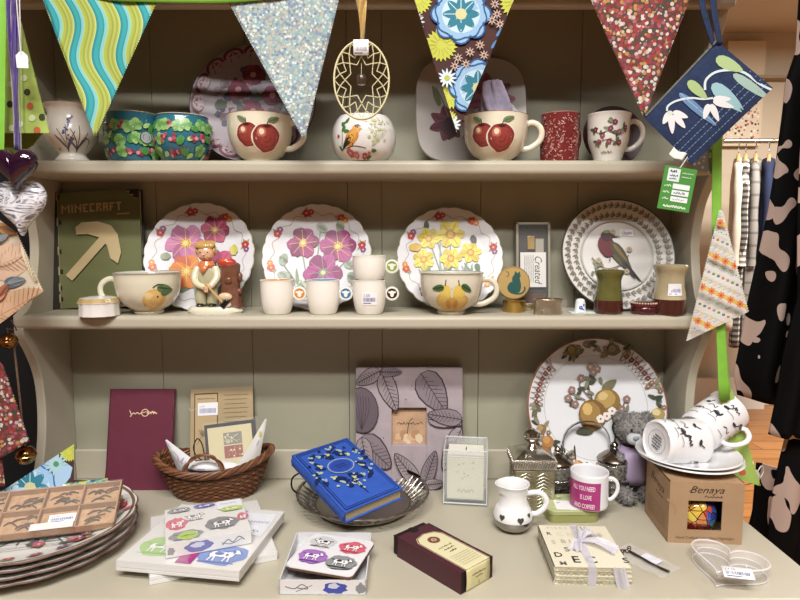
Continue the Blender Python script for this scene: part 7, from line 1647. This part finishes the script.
feather(a, -12, 270, 54, 34, -.4, '#d2b094', '#b88e70'); feather(a, -12, 322, 64, 34, -.5, '#cda37e', '#ad8058'); feather(a, 4, 284, 22, 11, -.2, '#5c6770', '#8f9aa0'); feather(a, -6, 242, 16, 8, -.5, '#4a5560', '#8f9aa0'); feather(a, -4, 226, 22, 10, .3, '#a9783c', '#7a5228'); feather(a, 22, 240, 44, 9, 1.25, '#dcd0b0', '#b5a27c'); feather(a, -5, 300, 20, 10, -.9, '#c9876a', '#a05c3c'); mb.build('cloth', t)
t = thing('calico_flag', 'red flowered calico flag hanging at the left edge of the worktop', 'flag', loc=(0, 0, 0)); mb = MB(); hang(mb, [(-12, 352), (2, 364), (29, 442), (-16, 468)], .93, CAL, .005, ph=2); hang(mb, [(-12, 455), (2, 458), (5, 486), (-12, 490)], .935, CAL, .002, teeth=False, n=8); mb.build('cloth', t, solid=.0008)
# gold bells on a cord
for (px, py, r, lab, y0, x0) in ((9, 341, 8, 'small gold bell hanging below the feather printed flag', 320, 11), (26, 455, 9.5, 'gold bell at the foot of the dresser side, near the blue flag', 345, 14)):
    d = .965; c = PD(px, py, d); s = SCL(c); t = thing('gold_bell', lab, 'bell', loc=c, group='gold bells at the left'); mb = MB()
    mb.ell((0, 0, 0), (r*s, r*s, r*s), C('#a8763a', .2, metal=1, noise=.3, ns=60), 24, 16); mb.lathe([(r*s*1.02, -.001), (r*s*1.06, 0), (r*s*1.02, .001)], C('#c9a45c', .25, metal=1), 24); mb.build('ball', t)
    mb = MB(); mb.tube([(0, 0, r*s*.9), (-.002, 0, r*s*1.6), PD(x0+6, (py+y0)/2, d)-c, PD(x0, y0, d)-c], .0012 if py < 400 else .0017, C('#7a5a44', .8, noise=.4, ns=300), 6); mb.build('cord', t)
# blue flower flag and ribbons lying behind the plates
t = thing('folded_bunting', 'bunting end heaped behind the plate stack: blue flower flag, lime tape and small bows', 'bunting', loc=(0, 0, 0))
mb = MB(); fq = [(-30, 516), (74, 444), (75, 482), (60, 498)]; DB_ = 1.0
def lay(px, py, o=0): 
    k = (500-py)/60; return PD(px, py, .955+.045*k+.003*sin(px*.12)-o)
mb.grid(lambda u, v: lay(-30+104*u, (512-68*u)+(v)*(36*u+6)), 30, 12, BRN)
a = Art(mb, lambda u, v, o: lay(u, v, o), base=9e-4, step=3e-5, rough=.85); sp, bf = retro(a, [(-30, 512), (74, 444), (74, 488), (-30, 520)])
a.blob(30, 487, 46, 24, -.6, '#9cc0e0', .08, 20); bf(30, 488, 30); sp(69, 452, 9)
for i in range(14): a.leaf(56, 464, 12, 3, 2*pi*i/14, '#9fc4cc')
a.blob(56, 464, 3, None, 0, '#3f8a6a', 0, 8); mb.build('flag', t)
mb = MB(); mb.grid(lambda u, v: PD(62+46*u, 484-6*u+v*(10-4*u), .965-.02*v+.006*sin(u*9+v*3)), 20, 6, dots_mat('green_blue_print', '#3a9fb0', ['#b8c832', '#c9d66a', '#1f5c6c', '#e0e6c0'], 120, .5)); mb.build('flag', t, solid=.0008)
mb = MB(); mb.grid(lambda u, v: PD(-10+120*u, 507-23*u+v*7, .94+.006*sin(u*11)), 30, 3, C('#93b85a', .7)); mb.build('tape', t, solid=.0008)
c = PZ(122, 497, TZ+.012); mb = MB()
for k in range(4):
    q = k*1.5+.3; L = (.020, .016, .018, .022)[k]
    mb.grid(lambda u, v: c+Vector((cos(q)*L*sin(pi*v)*1.1+.004*cos(v*6), .5*L*sin(q)*sin(pi*v)+(u-.5)*.009, .006*sin(2*pi*v+k)+abs(sin(q))*.006*v+.002)), 4, 16, LIME)
mb.build('bow', t, solid=.0008)
mb = MB(); mb.grid(lambda u, v: c+Vector((-.004+.016*v+(u-.5)*.008, -.002-.018*v, -.006+.004*sin(v*7))), 4, 10, LIME); mb.build('bow_tail', t, solid=.0008)
